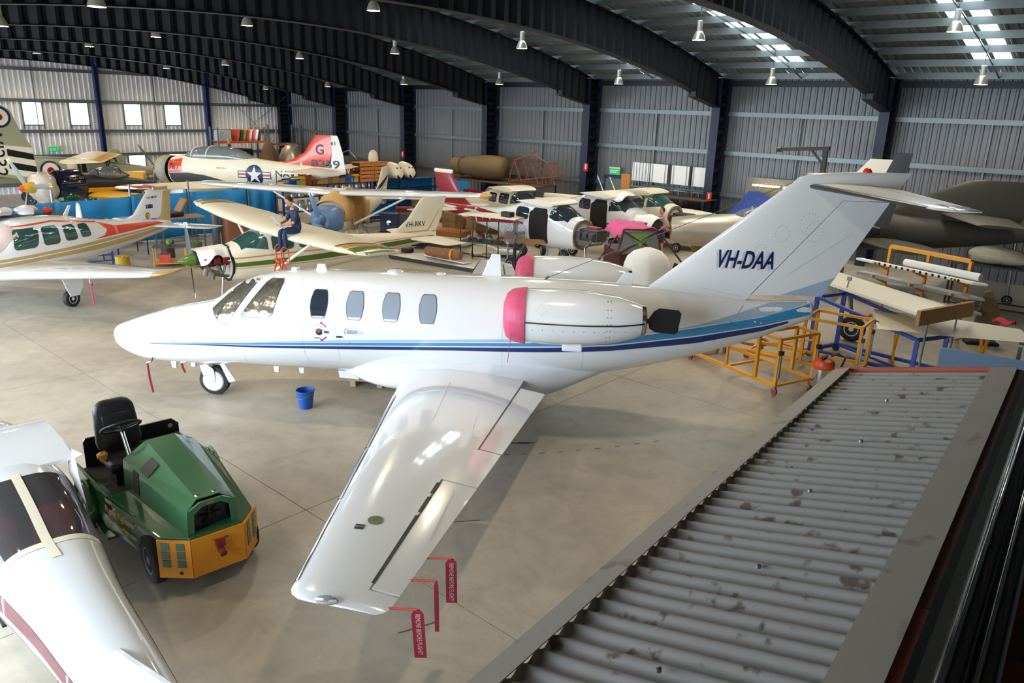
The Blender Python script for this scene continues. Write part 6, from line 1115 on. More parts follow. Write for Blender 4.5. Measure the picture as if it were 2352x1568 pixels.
mh = .657
MAN = person('person', 'man in navy work clothes sitting on the wing edge, looking down at his hands', (-15.4, 9.95, 2.06), radians(262), J, ED, cols, M('dark_hair', '#241c17', .7), (.2, 0, .9), (.85, 0, -.55), [((.43, .15, .3), (.9, -.35, .05), (0, 0, -1)), ((.44, -.13, .3), (.9, .35, .05), (0, 0, -1))])
e = E('clipboard_sheet', 'thin grey sheet held in the hands of the man on the wing', 'sheet', (-15.4, 9.95, 2.06), radians(262), s=.84); MB().box((.58, 0, .36), (.015, .3, .42), R=Matrix.Rotation(.7, 3, 'Y')).build('sheet', M('grey_sheet', '#a8acac', .5), e, 0); MB().box((.44, 0, .5), (.03, .08, .03)).build('clip', STEEL, e, 0)
MAN.scale = (.84, .84, .84)
PNK = M('pink_top', '#d8356c', .8, 0, .1); PAT = M('patterned_skirt', '#3a3550', .8, 0, .6, 12)
J = dict(pelvis=((0, 0, .9), .14), spine=((0, 0, 1.08), .11), chest=((.01, 0, 1.27), .13), neck=((.02, 0, 1.42), .05), skull=((.03, 0, 1.48), .045), ls=((0, .16, 1.35), .055), le=((.02, .23, 1.1), .04), lw=((.18, .18, 1.0), .028), rs=((0, -.16, 1.35), .055), re=((.02, -.23, 1.1), .04), rw=((.18, -.16, 1.0), .028),
         lh=((0, .09, .85), .1), lk=((.02, .1, .48), .065), la=((0, .1, .09), .042), lt=((.13, .11, .04), .034), rh=((0, -.09, .85), .1), rk=((.02, -.1, .48), .065), ra=((0, -.1, .09), .042), rt=((.13, -.11, .04), .034))
cols = {'*': PNK, 'skin': SKIN, 'neck': SKIN, ('le', 'lw'): SKIN, ('re', 'rw'): SKIN, ('ls', 'le'): SKIN, ('rs', 're'): SKIN, ('pelvis', 'lh'): PAT, ('pelvis', 'rh'): PAT, ('lh', 'lk'): PAT, ('rh', 'rk'): PAT, ('lk', 'la'): SKIN, ('rk', 'ra'): SKIN, ('la', 'lt'): SHO, ('ra', 'rt'): SHO}
person('person', 'woman in a pink top standing behind the silver jet nose', (-14.1, 24.2, 0), radians(-110), J, ED, cols, M('dark_hair'), (.04, 0, 1.6), (1, 0, -.1), [((.19, .17, .99), (.9, -.3, -.1), (0, 0, -1)), ((.19, -.15, .99), (.9, .3, -.1), (0, 0, -1))])
# ================================================================ MIDDLE AND RIGHT CLUTTER
# loose wing panels on the floor
def panel(label, loc, rz, P, th, mat, edge=None, tilt=0., name='salvaged_panel'):
    e = E(name, label, 'wing panel', loc, rz); e.rotation_euler = (0, tilt, rz); MB().prism(P, 0, th, 'xy').build('skin', mat, e, 0, min(.02, th*.3))
    if edge: MB().bar((P[edge[0]][0], P[edge[0]][1], th/2), (P[edge[1]][0], P[edge[1]][1], th/2), .02, th*1.02).build('edge_seal', BLACK, e, 0)
    MB().box(((P[0][0]+P[2][0])/2, (P[0][1]+P[2][1])/2, th+.003), (.5, .02, .006)).build('seam', SEAM, e, 0); return e
CP = M('cream_panel', '#e3dcc8', .5, 0, .06, 2)
panel('long cream wing panel with black edge flat on the floor behind the jet', (-19.9, 16.35, .02), radians(4), [(0, 0), (3.7, .3), (3.9, 1.6), (.6, 1.5)], .1, CP, (0, 1)); panel('cream wing panel with black edge leaning behind the long one', (-21.0, 18.3, .05), radians(15), [(0, 0), (2.2, -.2), (2.5, 1.0), (.2, 1.1)], .12, CP, (0, 1), -.1); panel('narrow white flap lying across the wing panels', (-18.9, 17.0, .16), radians(-2), [(0, 0), (1.9, .1), (1.85, .45), (.05, .4)], .05, WHITE)
panel('grey cream control surface propped beside the wrapped duct', (-18.6, 18.9, .0), radians(30), [(0, 0), (1.8, 0), (1.8, .7), (0, .8)], .09, CP, None, -.06)
e = E('wrapped_duct', 'patterned brown wrapped duct lying on the wing panels', 'duct', (-17.9, 16.9, .3), radians(5)); MB().path([(-.7, .1, .08), (-.3, 0, .1), (.3, -.02, .12), (.75, .08, .12)], [.16, .17, .18, .15], 12).build('wrap', M('patterned_wrap', '#8a5a3c', .7, 0, .6, 14, bump=.6), e, 60); MB().lathe([(.19, 0), (.19, .05)], (.45, 0, .12), (1, .1, 0), 14).build('yellow_tie', YELA, e)
e = E('foam_slab', 'orange brown foam slab on the panels below the red tail', 'foam', (-21.2, 20.4, .2), radians(20)); MB().box((0, 0, .12), (1.5, .9, .2)).build('slab', M('brown_foam', '#9a6228', .9), e, 0, .03); MB().box((0, 0, -.06), (1.6, 1.0, .16)).build('base', CP, e, 0)
e = E('dust_sheet', 'crumpled cream dust sheet on the floor before the steel frame rack', 'sheet', (-18.9, 19.6, 0)); MB().grid(lambda u, v: ((u-.5)*2.2, (v-.5)*1.3, .04+.3*max(0, 1-4*((u-.5)**2+(v-.5)**2))*(.6+.8*abs(noise.noise(Vector((u*6, v*6, 2)))))), 22, 16).build('sheet', M('cream_sheet', '#cfc6ac', .9), e, 50, solid=False, thick=.01); MB().blob((0, 0, .1), (1.2, .7, .3), 3, .2).build('bundle', M('cream_sheet'), e)
# open frame rack with parts
e = E('frame_rack', 'black tube rack with plywood top and parts on its glass shelf, before the red bars', 'rack', (-17.9, 17.75, 0), radians(14))
for x in (0, 1.0, 2.0):
    for y in (0, .8): MB().bar((x, y, 0), (x, y, 1.6), .03).build('post', BLACK, e, 0)
MB().box((1.0, .4, 1.6), (2.1, .9, .03)).build('top', CP, e, 0); MB().box((1.0, .4, .72), (2.05, .85, .03)).build('shelf', GREYB, e, 0)
for i in range(9): T(MB().blob((0, 0, .09), (.2+.05*(i % 3), .18, .18), i, .25).build('engine_part', (STEEL, M('engine_red', '#8a2a1c'), CHROME, GREYB)[i % 4], None), ('silver', 'red', 'bright', 'dark')[i % 4]+' engine part, '+('first', 'second', 'third', 'fourth', 'fifth', 'sixth', 'seventh', 'eighth', 'ninth')[i]+' from the left on the black rack shelf', 'engine part', 'engine parts on the rack shelf').location = Vector((-17.9, 17.75, .735))+Matrix.Rotation(radians(14), 3, 'Z')@Vector((.22+.2*i, .2+.35*(i % 2), 0))
T(MB().box((0, 0, .08), (.4, .25, .16)).build('radio_case', BLACK, None, 0, .03), 'black case on top of the tube rack', 'case').location = (-16.5, 18.5, 1.615)
fn_ = E('pedestal_fan', 'tall pedestal fan with wire cage before the red striped fuselage', 'fan', (-15.6, 17.9, 0), radians(-40)); MB().lathe([(.24, 0), (.24, .03), (.04, .06), (.035, 1.1)], n=18).build('stand', BLACK, fn_)
cgm = MB()
for i in range(20): a = i*pi/10; cgm.path([(-.1, .06*cos(a), 1.25+.06*sin(a)), (-.07, .3*cos(a), 1.25+.3*sin(a)), (0, .36*cos(a), 1.25+.36*sin(a)), (.07, .3*cos(a), 1.25+.3*sin(a)), (.1, .06*cos(a), 1.25+.06*sin(a))], .005, 4)
for r_ in (.2, .3, .36): cgm.path([(-.02, r_*cos(a), 1.25+r_*sin(a)) for a in [2*pi*i/24 for i in range(25)]], .006, 4)
cgm.build('cage', STEEL, fn_); MB().lathe([(.06, -.2), (.09, -.18), (.09, 0)], (0, 0, 1.25), (1, 0, 0), 14).build('motor', BLACK, fn_)
for i in range(4): MB().box((.02, .16*cos(i*pi/2), 1.25+.16*sin(i*pi/2)), (.02, .28 if i % 2 == 0 else .12, .12 if i % 2 == 0 else .28)).build('blade', M('fan_blade_grey', '#70767a', .4), fn_, 0)
e = E('blue_trestle', 'blue work trestle with two padded timber beams before the doorless aeroplane', 'trestle', (-16.1, 18.1, 0), radians(40)); 
for x in (0, 1.3):
    for y in (0, .6): MB().bar((x, y, 0), (x, y, .85), .05).build('post', M('pale_blue_steel', '#7d93ab', .5), e, 0); MB().box((x, y, .89), (.1, .1, .1)).build('cap', M('cap_white', '#d4d8dc', .5), e, 0)
for y in (0, .6): MB().bar((-.1, y, .93), (1.4, y, .93), .1, .14).build('beam', M('tan_timber', '#a57a4c', .7), e, 0)
MB().box((.65, .3, .3), (1.35, .65, .06)).build('tray', BLU, e, 0)
for x in (0, 1.3): MB().bar((x, 0, .12), (x, .6, .12), .05).build('base_bar', BLU, e, 0)
e = E('hand_trolley', 'dark red engine hoist leg and wheel beside the fan', 'hoist', (-17.6, 20.3, 0), .6); MB().bar((0, 0, .1), (.5, 0, .75), .07).build('arm', M('hoist_red', '#6e1f1c', .5), e, 0); MB().box((-.1, 0, .12), (.5, .3, .1)).build('base', BLACK, e, 0); wheel(e, (.2, -.25, .2), .2, .12, hub='hub_grey')
# covered fabric biplane with pink cover and white drape over its nose
CV = E('covered_biplane', 'maroon tube biplane cabin under pink cover, white drape over its engine', 'aircraft', (-10.65, 17.2, 0), radians(140)); MARF = M('maroon_tube', '#4a1c1c', .5)
MB().add([(0, -.5, .5), (1.6, -.5, .5), (1.6, .5, .5), (0, .5, .5), (0, -.5, 1.4), (1.6, -.5, 1.4), (1.6, .5, 1.4), (0, .5, 1.4)], [(0, 1, 2, 3), (4, 5, 6, 7), (0, 1, 5, 4), (1, 2, 6, 5), (2, 3, 7, 6), (3, 0, 4, 7)]).build('cabin_side', MARF, CV, 0)
MB().add([(-.05, -.6, 1.4), (-.05, .6, 1.4), (0, -.45, 2.0), (0, .45, 2.0)], [(0, 1, 3, 2)]).build('windscreen', M('clouded_perspex', '#6d746c', .3, 0, .2), CV, 0, solid=False, thick=.01); MB().add([(-.03, -.3, 1.95), (-.03, .3, 1.95), (-.07, 0, 1.6)], [(0, 1, 2)]).build('green_sunblind', M('green_sunblind', '#5f8a3c', .6), CV, 0, solid=False, thick=.015)
for a, b_ in (((-.05, -.6, 1.4), (0, -.45, 2.05)), ((-.05, .6, 1.4), (0, .45, 2.05)), ((0, -.45, 2.05), (0, .45, 2.05)), ((-.05, -.6, 1.4), (-.05, .6, 1.4)), ((-.06, -.6, 1.4), (-.03, .45, 2.0)), ((-.06, .6, 1.4), (-.03, -.45, 2.0)), ((0, .6, 1.9), (-.3, 1.9, .3)), ((0, -.6, 1.9), (-.3, -1.9, .3))): MB().tube(a, b_, .025).build('tube', MARF, CV)
MB().grid(lambda u, v: (1.5*u-.02, (v-.5)*1.15, 2.08-.5*max(0, abs(v-.5)-.33)*3+.03*sin(u*9+v*8)), 10, 12).build('pink_cover', M('pink_cover', '#d8588c', .8, bump=.3), CV, 60, solid=False, thick=.01)
drp = MB(); rs = []
for i in range(9):
    t = i/8; rr = (.05, .36, .52, .58, .6, .62, .64, .66, .68)[i]; z = 1.72-1.5*t**1.3
    rs.append([(-.75+rr*.85*cos(a)*(1+.05*sin(a*9)*t), rr*sin(a)*(1+.06*sin(a*7)*t), z+.06*sin(a*5)*t) for a in [2*pi*j/40 for j in range(40)]])
drp.rings(rs, cap=False).build('white_drape', CLOTH, CV, 60, solid=False, thick=.01)
wheel(CV, (-.1, .9, .3), .3, .16); wheel(CV, (-.1, -.9, .3), .3, .16); MB().bar((-.1, -.9, .3), (-.1, .9, .3), .05).build('axle', MARF, CV, 0); foil([(.2, .6, .75, 1.2, .1), (.2, 2.9, .85, 1.1, .1)], 0, 1, 8).build('lower_wing', M('brown_wing', '#5a3028', .5), CV, 50); MB().tube((1.5, 0, .5), (1.7, 0, .05), .03).build('tail_skid', STEEL, CV)
# back wall: brown duct, truss, benches, boards, door, crane
BT_ = table('navy steel bench along the back wall under the brown duct', (-28.2, 26.2, 0), 6.4, 1.6, 1.65, M('bench_board', '#5a4a3a', .8), 0, NAVYST, 'bench', 'long_bench')
MB().box((1.2, -.02, .9), (2.2, .02, 1.3)).build('blue_front', FENB, BT_, 0)
for x in (3.4, 4.0, 4.8): MB().blob((x, .3, 1.0), (.5, .5, .9), x, .1).build('stored_panel', M('grey_panel', '#8a9088', .6), BT_)
e = E('brown_duct', 'large brown tapering duct lying on the back wall bench', 'duct', (-27.3, 26.6, 1.66), radians(8)); MB().lathe([(.36, 0), (.4, .02), (.4, .7), (.42, .72), (.55, 1.6), (.56, 2.4), (.48, 2.9), (.3, 3.05)], (0, 0, .55), (1, 0, .02), 28).build('shell', M('khaki_duct', '#6e5a3a', .7, 0, .15, 4), e, 50)
MB().lathe([(.34, -.01), (.001, -.01)], (0, 0, .55), (1, 0, 0), 24).build('mouth', BLACK, e)
for x in (.5, 1.2, 1.9): MB().lathe([(.43+.05*x, 0), (.445+.05*x, .02), (.43+.05*x, .04)], (x, 0, .55), (1, 0, 0), 24).build('band', M('khaki_duct'), e)
e = E('tube_truss', 'rusty orange steel tube fuselage frame on the back wall bench', 'frame', (-24.0, 26.9, 1.675), 0.); RU = M('rust_orange', '#9a4a20', .7, 0, .3, 8)
for x0 in (0, 1.0, 2.0):
    for y in (0, .6): MB().tube((x0, y, 0), (x0+.35, y, 1.0), .022).build('tube', RU, e); MB().tube((x0+.35, y, 1.0), (x0+.8, y, .05), .022).build('tube', RU, e)
    MB().tube((x0+.35, 0, 1.0), (x0+.35, .6, 1.0), .02).build('tube', RU, e); MB().tube((x0, 0, 0), (x0, .6, 0), .02).build('tube', RU, e)
for a, b_ in (((0, 0, .02), (2.8, 0, .45)), ((0, .6, .02), (2.8, .6, .45)), ((.35, 0, 1.0), (1.4, 0, 1.35)), ((1.4, 0, 1.35), (1.4, .3, 1.5)), ((1.4, 0, 1.35), (2.35, 0, 1.0)), ((2.35, 0, 1.0), (2.8, 0, .45)), ((2.35, .6, 1.0), (2.8, .6, .45)), ((2.8, 0, .45), (2.8, .6, .45))): MB().tube(a, b_, .022).build('tube', RU, e)
B3 = table('long navy bench with shelves along the back wall under the white panels', (-18.6, 27.6, 0), 4.3, 1.1, 1.7, M('bench_board'), radians(0), NAVYST, 'bench', 'long_bench')
for z in (.5, 1.1): MB().box((2.15, .55, z), (4.2, 1.0, .04)).build('shelf', M('shelf_timber', '#7a4f2c', .7), B3, 0)
for i in range(6): MB().box((.4+.65*i, .3, 1.2), (.5, .5, .14)).build('stock', M('stock_timber', '#6a452c', .8), B3, 0)
for i, (x, w_) in enumerate(((-17.75, .85), (-16.87, .8), (-15.87, .8), (-14.95, .72))):
    e = E('white_sheet', ('leftmost', 'second', 'third', 'rightmost')[i]+' of the four white panels racked above the navy bench', 'panel', (x, 28.35, 1.72), 0, 'white panels above the bench'); MB().box((0, 0, .82), (w_, .03, .76)).build('sheet', M('white_board', '#dfe2df', .5), e, 0)
    for s in ((-.3, .3) if i else (-.35, -.2, -.05, .1, .25, .38)): MB().tube((s, -.05, 0), (s, -.05, 1.3), .012).build('rack_rod', STEEL, e)
    MB().box((0, .02, .2), (w_, .1, .04)).build('rest', STEEL, e, 0); MB().box((0, .02, .1), (.04, .06, .2)).build('foot', STEEL, e, 0)
T(MB().box((0, 0, .35), (.45, .04, .7)).build('plywood_offcut', M('orange_timber'), None, 0), 'orange plywood sheet at the left end of the white panels', 'panel').location = (-18.45, 28.3, 1.71)
d1 = ST(bpy.data.objects.new('door_1', None)); COL.objects.link(d1); d1.location = (-19.45, 28.86, 0); MB().box((0, 0, 1.05), (.86, .04, 2.1)).build('door_leaf', M('grey_green_door', '#5f6c68', .5), d1, 0); MB().bar((-.48, 0, 0), (-.48, 0, 2.2), .08).bar((.48, 0, 0), (.48, 0, 2.2), .08).bar((-.52, 0, 2.2), (.52, 0, 2.2), .08).build('door_frame', NAVYST, d1, 0); MB().lathe([(.02, 0), (.03, .03)], (.35, -.03, 1.0), (0, -1, 0), 10).build('door_handle', STEEL, d1)
EXG = M('exit_green', '#14824a', .4, emit=.6)
for nm, loc, rz in (('green exit sign above the grey door on the back wall', (-19.35, 28.75, 2.42), 0), ('green exit sign on the gable wall beside the naval fighter', (-45.0, 14.75, 2.2), radians(90))):
    e = E('exit_sign', nm, 'sign', loc, rz); MB().box((0, 0, 0), (.55, .05, .26)).build('panel', EXG, e, 0); MB().box((0, 0, .16), (.56, .07, .06)).build('housing', M('sign_cream', '#d8d4b8', .5), e, 0); flat_text('lettering', CLOTH, e, 'EXIT', Matrix(((1, 0, 0, -.2), (0, 0, -1, -.028), (0, 1, 0, -.07), (0, 0, 0, 1))), .14, .4, bold=.01); MB().box((0, .12, .1), (.1, .28, .05)).build('bracket', STEEL, e, 0)
for x, z, lb in ((-20.2, 2.55, 'column left of the exit door'), (-14.1, 1.85, 'column beside the white panels'), (-32.6, 2.35, 'column above the crates')): e = E('fire_sign', 'small red fire sign on the '+lb, 'sign', (x-.25, 28.07, z)); MB().box((0, 0, 0), (.22, .015, .34)).build('plate', M('fire_red', '#b8281e', .5), e, 0); MB().box((0, -.01, .02), (.06, .01, .2)).build('pictogram', CLOTH, e, 0)
CR = E('jib_crane', 'dark steel post hoist with horizontal arm before the back wall', 'crane', (-9.15, 25.6, 0)); MB().bar((0, 0, 0), (0, 0, 4.1), .13).build('post', M("crane_dark", "#2f2a24", .6), CR, 0); MB().bar((.1, 0, 4.05), (-1.5, 0, 3.93), .11).build('arm', M("crane_dark", "#2f2a24", .6), CR, 0); MB().bar((0, 0, 3.5), (-.5, 0, 4.0), .06).build('brace', M("crane_dark", "#2f2a24", .6), CR, 0); MB().lathe([(.08, -.02), (.08, .12)], (-1.5, 0, 3.93), (-1, 0, -.07), 12).build('end_cap', M("crane_dark", "#2f2a24", .6), CR); MB().box((0, 0, .02), (.5, .5, .04)).build('foot', STEEL, CR, 0)
# workbench with fluorescent light and board, blue white tail, bits
WB = E('notice_board', 'grey notice board with yellow lettering and a lit tube lamp by the back wall', 'board', (-11.7, 28.3, 0)); MB().box((0, .1, 2.35), (2.6, .06, .75)).build('board', M('slate_grey_board', '#6f6c60', .6), WB, 0); flat_text('lettering', M('dull_yellow', '#b08a2c', .6), WB, 'WORKSHOP', Matrix(((1, 0, 0, -1.0), (0, 0, -1, .06), (0, 1, 0, 2.25), (0, 0, 0, 1))), .3, 2.0)
for x in (-1.2, 1.2): MB().bar((x, .15, 0), (x, .15, 2.7), .06).build('post', STEEL, WB, 0)
TUB = bpy.data.materials.new('tube_glow'); TUB.use_nodes = True; b_ = TUB.node_tree.nodes['Principled BSDF']; b_.inputs['Emission Color'].default_value = (1, .98, .9, 1); b_.inputs['Emission Strength'].default_value = 9; z_ = TUB.node_tree.nodes.new('ShaderNodeTexNoise'); TUB.node_tree.links.new(z_.outputs['Fac'], b_.inputs['Roughness'])
for x0, x1 in ((-.95, .1), (.25, .45)): MB().tube((x0, -.1, 2.45), (x1, -.1, 2.45), .03, n=10).build('tube_lamp', TUB, WB); MB().box(((x0+x1)/2, 0, 2.45), (x1-x0, .16, .05)).build('lamp_batten', CLOTH, WB, 0)
bw = E('blue_white_tailplane', 'blue and white tail surface propped up behind the silver jet', 'tail surface', (-12.4, 27.5, 0), radians(10)); MB().add([(-1.0, 0, 1.0), (.3, 0, 1.1), (1.3, .0, 1.85), (.2, .5, 2.25), (-.2, .5, 2.2)], [(0, 1, 2, 3, 4)]).build('blue_skin', M('royal_blue', '#1c3f8f', .4), bw, 0, solid=False, thick=.04); MB().add([(-1.1, -.05, .95), (.6, -.05, 1.0), (1.35, -.05, 1.8), (.2, -.05, 1.3)], [(0, 1, 2, 3)]).build('white_skin', WHITE, bw, 0, solid=False, thick=.03); MB().box((0, .2, .5), (.2, .5, 1.0)).build('prop_stand', M('timber_block'), bw, 0)
T(MB().blob((0, 0, .25), (1.8, .8, .5), 6, .25, 16, 9).build('dust_cover', CLOTH, None), 'pale crumpled dust cover heaped in front of the blue tail surface', 'cover').location = (-12.1, 26.5, .9)
T(MB().box((0, 0, .45), (1.9, .8, .9)).build('packing_case', M('stock_timber'), None, 0, .02), 'low timber case under the pale dust cover', 'case').location = (-12.1, 26.5, 0)
# propeller with black blade in front of the fin, cream wing behind the drape
pr = E('propeller_hub', 'dark two tone propeller and spinner showing left of the jet fin', 'propeller', (-8.1, 16.1, 0), radians(150)); MB().lathe([(.02, -.3), (.14, -.1), (.2, .1), (.2, .25)], (0, 0, 1.2), (1, 0, 0), 18).build('spinner', STEEL, pr); blade_prop(pr, (0, 0, 1.2), 2, 1.0, GREYB, .5, CHROME); MB().box((.2, 0, .5), (.4, .5, 1.0)).build('engine_stand', BLACK, pr, 0)
panel('cream wing with black edge lying beyond the jet engines', (-9.9, 13.6, .55), radians(20), [(0, 0), (3.2, .2), (3.4, 1.1), (.3, 1.2)], .14, CP, (0, 1), 0)
for x, y in ((-9.3, 14.3), (-7.4, 15.1)): T(MB().bar((-.4, 0, .5), (.4, 0, .5), .08).bar((-.35, -.2, 0), (-.35, 0, .5), .05).bar((-.35, .2, 0), (-.35, 0, .5), .05).bar((.35, -.2, 0), (.35, 0, .5), .05).bar((.35, .2, 0), (.35, 0, .5), .05).build('saw_horse', M('timber_block'), None, 0), 'timber saw horse under the '+('left' if x < -9 else 'right')+' end of the cream wing', 'trestle', 'saw horses').location = (x, y, 0)
# right: cream wing on the blue stand with timber clamp, second wing with red rag, yellow rack
CWg = E('detached_wing', 'long cream wing resting on the blue stand with a timber clamp at its end', 'wing', (0, 0, 0)); 
MB().rings([[(-6.3, 17.7, 1.40), (-6.1, 18.75, 1.42), (-6.1, 18.75, 1.48), (-6.2, 18.2, 1.62), (-6.3, 17.7, 1.46)], [(-3.3, 15.95, 1.36), (-2.95, 17.05, 1.38), (-2.95, 17.05, 1.42), (-3.1, 16.5, 1.5), (-3.3, 15.95, 1.42)]]).build('skin', CP, CWg, 30); MB().bar((-3.42, 15.7, 1.4), (-2.82, 17.25, 1.44), .08, .3).build('timber_clamp', M('tan_timber'), CWg, 0)
for x, y in ((-3.3, 16.0), (-3.0, 16.95)): MB().tube((x, y, .02), (x, y, 1.3), .02).build('prop_rod', STEEL, CWg)
MB().blob((-6.2, 17.9, 1.1), (1.2, .8, .6), 3, .1).build('root_fairing', WHITE, CWg); wheel(CWg, (-5.3, 18.2, .3), .3, .18); MB().tube((-5.3, 18.2, .3), (-5.5, 18.1, 1.4), .05).build('gear_leg', STEEL, CWg)
W2 = E('wing_on_trestle', 'white wing with red rag on yellow trestle at the far right', 'wing', (-3.3, 17.9, 0), radians(17)); foil([(0, -1.5, 1.0, 1.6, .1), (.1, 0, 1.0, 1.4, .1), (.3, 1.2, 1.0, 1.0, .1)], 0, 1).build('skin', CP, W2, 50)
W2.rotation_euler = (0, 0, radians(-70))
for y in (-1.0, .6): MB().bar((.2, y, .95), (.7, y, .05), .05).bar((.9, y, .95), (.4, y, .05), .05).bar((.1, y, .04), (1.0, y, .04), .06).build('trestle', YEL, W2, 0)
T(MB().grid(lambda u, v: ((u-.5)*.35, (v-.5)*.6, .03+.04*sin(u*7+v*9)-.35*max(0, v-.7)), 8, 12).build('red_rag', M('red_rag', '#a8101c', .8), None, 60, solid=False, thick=.012), 'red rag draped over the tip of the white wing', 'rag').location = (-2.35, 18.2, 1.07)
RK = E('yellow_rack', 'yellow wheeled rack holding grey control surfaces at the right', 'rack', (-5.5, 21.0, 0), radians(-20))
for x in (0, 2.1): MB().bar((x, 0, .1), (x, 0, 1.9), .07).build('post', YEL, RK, 0); MB().bar((x, -.5, .1), (x, .5, .1), .07).build('foot', YEL, RK, 0)
MB().bar((0, 0, 1.9), (2.1, 0, 1.9), .09).build('top_rail', YEL, RK, 0); MB().bar((1.05, 0, .1), (1.05, 0, 1.9), .06).build('post', YEL, RK, 0)
for z in (.7, 1.05, 1.4):
    for x in (.0, 1.05, 2.1): MB().bar((x, 0, z-.1), (x, -.6, z+.12), .05).build('arm', YEL, RK, 0)
for i, (z, mt, lb, w_) in enumerate(((.78, M('grey_surface', '#a5a9aa', .5), 'lowest grey control surface', .34), (1.12, M('grey_surface'), 'middle grey control surface', .3), (1.47, CLOTH, 'white drilled spar', .14))):
    e = E('control_surface', lb+' on the yellow rack', 'control surface', (-5.5, 21.0, 0), radians(-20), 'surfaces on the yellow rack'); MB().prism([(-.6, -.5), (2.5, -.5), (2.75, -.3), (2.4, -.5+w_), (-.5, -.5+w_)], z, z+.06, 'xy').build('skin', mt, e, 0, .01)
    if i == 2:
        for k in range(14): MB().lathe([(.035, 0), (.001, 0)], (.1+.16*k, -.505, z+.03), (0, -1, 0), 10).build('lightening_hole', BLACK, e)
    else: MB().bar((-.5, -.5, z+.03), (2.5, -.5, z+.03), .03, .07).build('leading_edge', STEEL, e, 0)
T(MB().tube((0, 0, 0), (1.9, 0, 0), .09, n=14).build('white_tube', CLOTH, None), 'white tube resting at the top of the yellow rack', 'tube').location = (-5.0, 20.55, 1.62)
bpy.data.objects['white_tube'].rotation_euler = (0, 0, radians(-20))
e = E('rudder_blade', 'brown curved rudder standing at the end of the yellow rack', 'rudder', (-3.0, 20.3, 0), radians(30)); MB().prism([(-.3, 0), (.3, 0), (.28, .8), (.0, 1.3), (-.15, 1.25)], -.03, .03).build('skin', M('brown_fabric', '#7a664a', .7), e, 0, .01); MB().box((0, 0, .03), (.7, .3, .06)).build('foot', BLACK, e, 0)
table('dark steel shelf bench with rolled cream sheet by the right back wall', (-4.5, 23.0, 0), 2.2, .9, 1.4, GREYB, radians(4), BLACK, 'bench', 'long_bench'); T(MB().blob((0, 0, .2), (1.4, .7, .45), 8, .15, 14, 9).build('rolled_sheet', M('cream_sheet'), None), 'rolled cream sheet lying on the dark shelf bench', 'sheet').location = (-3.5, 23.5, 1.45)
e = E('blue_board', 'flat grey blue display panel standing beyond the roof edge', 'panel', (-2.85, 15.25, 0), radians(9)); MB().box((.8, 0, .55), (1.6, .05, 1.0)).build('board', M('slate_blue', '#5b7590', .5), e, 0); MB().box((.8, -.03, .62), (.35, .01, .25)).build('white_notice', CLOTH, e, 0)
for x in (.1, 1.5): MB().box((x, 0, .03), (.06, .5, .06)).build('foot', STEEL, e, 0)
table('light grey bench with cloth and boxes behind the blue panel', (-1.9, 17.2, 0), 1.6, .8, .9, M('pale_grey_box'), radians(8), STEEL, 'bench', 'side_bench')
for i in range(3): T(MB().blob((0, 0, .1), (.4, .35, .22), i+4, .25).build('folded_rag', M('grey_rag'), None), ('left', 'middle', 'right')[i]+' grey rag heap on the light bench', 'rag', 'rags on the light bench').location = (-1.6+.45*i, 17.65, .9)

# ---------------------------------------------------------------- stock between the parts shelf and the red tail
e = E('wicker_drum', 'round brown timber drum beside the red fin', 'drum', (-26.0, 23.4, 0)); MB().lathe([(.0, 0), (.52, 0), (.55, .05), (.55, 1.15), (.5, 1.2), (.0, 1.2)], n=26, cap=False).build('body', M('drum_brown', '#7a5a40', .8, 0, .25, 9), e)
for z in (.1, .6, 1.1): MB().lathe([(.55, z), (.57, z), (.57, z+.05), (.55, z+.05)], n=26).build('hoop', M('drum_hoop', '#4d382a', .7), e)
e = E('covered_mound', 'dull olive tarpaulin mound behind the red tail', 'cover', (-24.2, 24.0, 0)); MB().grid(lambda u, v: ((u-.5)*1.7, (v-.5)*1.2, 1.1*max(0, 1-(2*abs(u-.5))**2.5)*max(0, 1-(2*abs(v-.5))**2.5)+.04*noise.noise(Vector((u*6, v*6, 0)))+.02), 16, 14).build('tarpaulin', M('olive_tarp', '#6a5c3e', .9, 0, .15, 5), e, 60, solid=False, thick=.02); MB().box((0, 0, .4), (.9, .6, .8)).build('load', M('stock_timber'), e, 0)
for i, (x, y, l, z, c, lb) in enumerate(((-25.4, 25.35, 2.3, .95, CRED, 'deep red wing section standing on edge'), (-24.6, 24.9, 3.0, .9, CP, 'long cream wing section on edge'), (-21.4, 24.2, 2.6, .75, CP, 'short cream wing section'))):
    e = E('stored_wing', lb+' before the back wall bench', 'wing', (x, y, 0), radians(-6*i)); foil([(0, 0, .5, .9, .16), (0, 0, .5, .9, .16)], 0, 1); q = MB(); foil([(-.45+.0*k, 0, .0, .9, .16) for k in (0, 1)], 0, 1, m=q); n_ = len(q.v)//2
    q.v = [Vector((l*(j >= n_), p.z, z+p.x*.85)) for j, p in enumerate(q.v)]; q.build('skin', c, e, 50)
    for k in (.3, l-.3): MB().box((k, 0, .2), (.1, .6, .45)).build('cradle', M('timber_block'), e, 0)
e = E('generator_cart', 'blue portable generator on orange base beside the masked aeroplane', 'generator', (-22.9, 18.9, 0), radians(40)); MB().box((0, 0, .65), (.7, .5, .7)).build('casing', NAVY, e, 0, .03); MB().lathe([(.09, 0), (.1, .02), (.001, .03)], (0, -.25, .65), (0, -1, 0), 16).build('gauge', CHROME, e); MB().box((0, 0, .22), (.9, .6, .12)).build('base', RKO, e, 0)
for x in (-.35, .35):
    for y in (-.25, .25): MB().lathe([(.03, -.03), (.09, -.03), (.09, .03), (.03, .03)], (x, y, .09), (0, 1, 0), 12).build('wheel', BLACK, e)
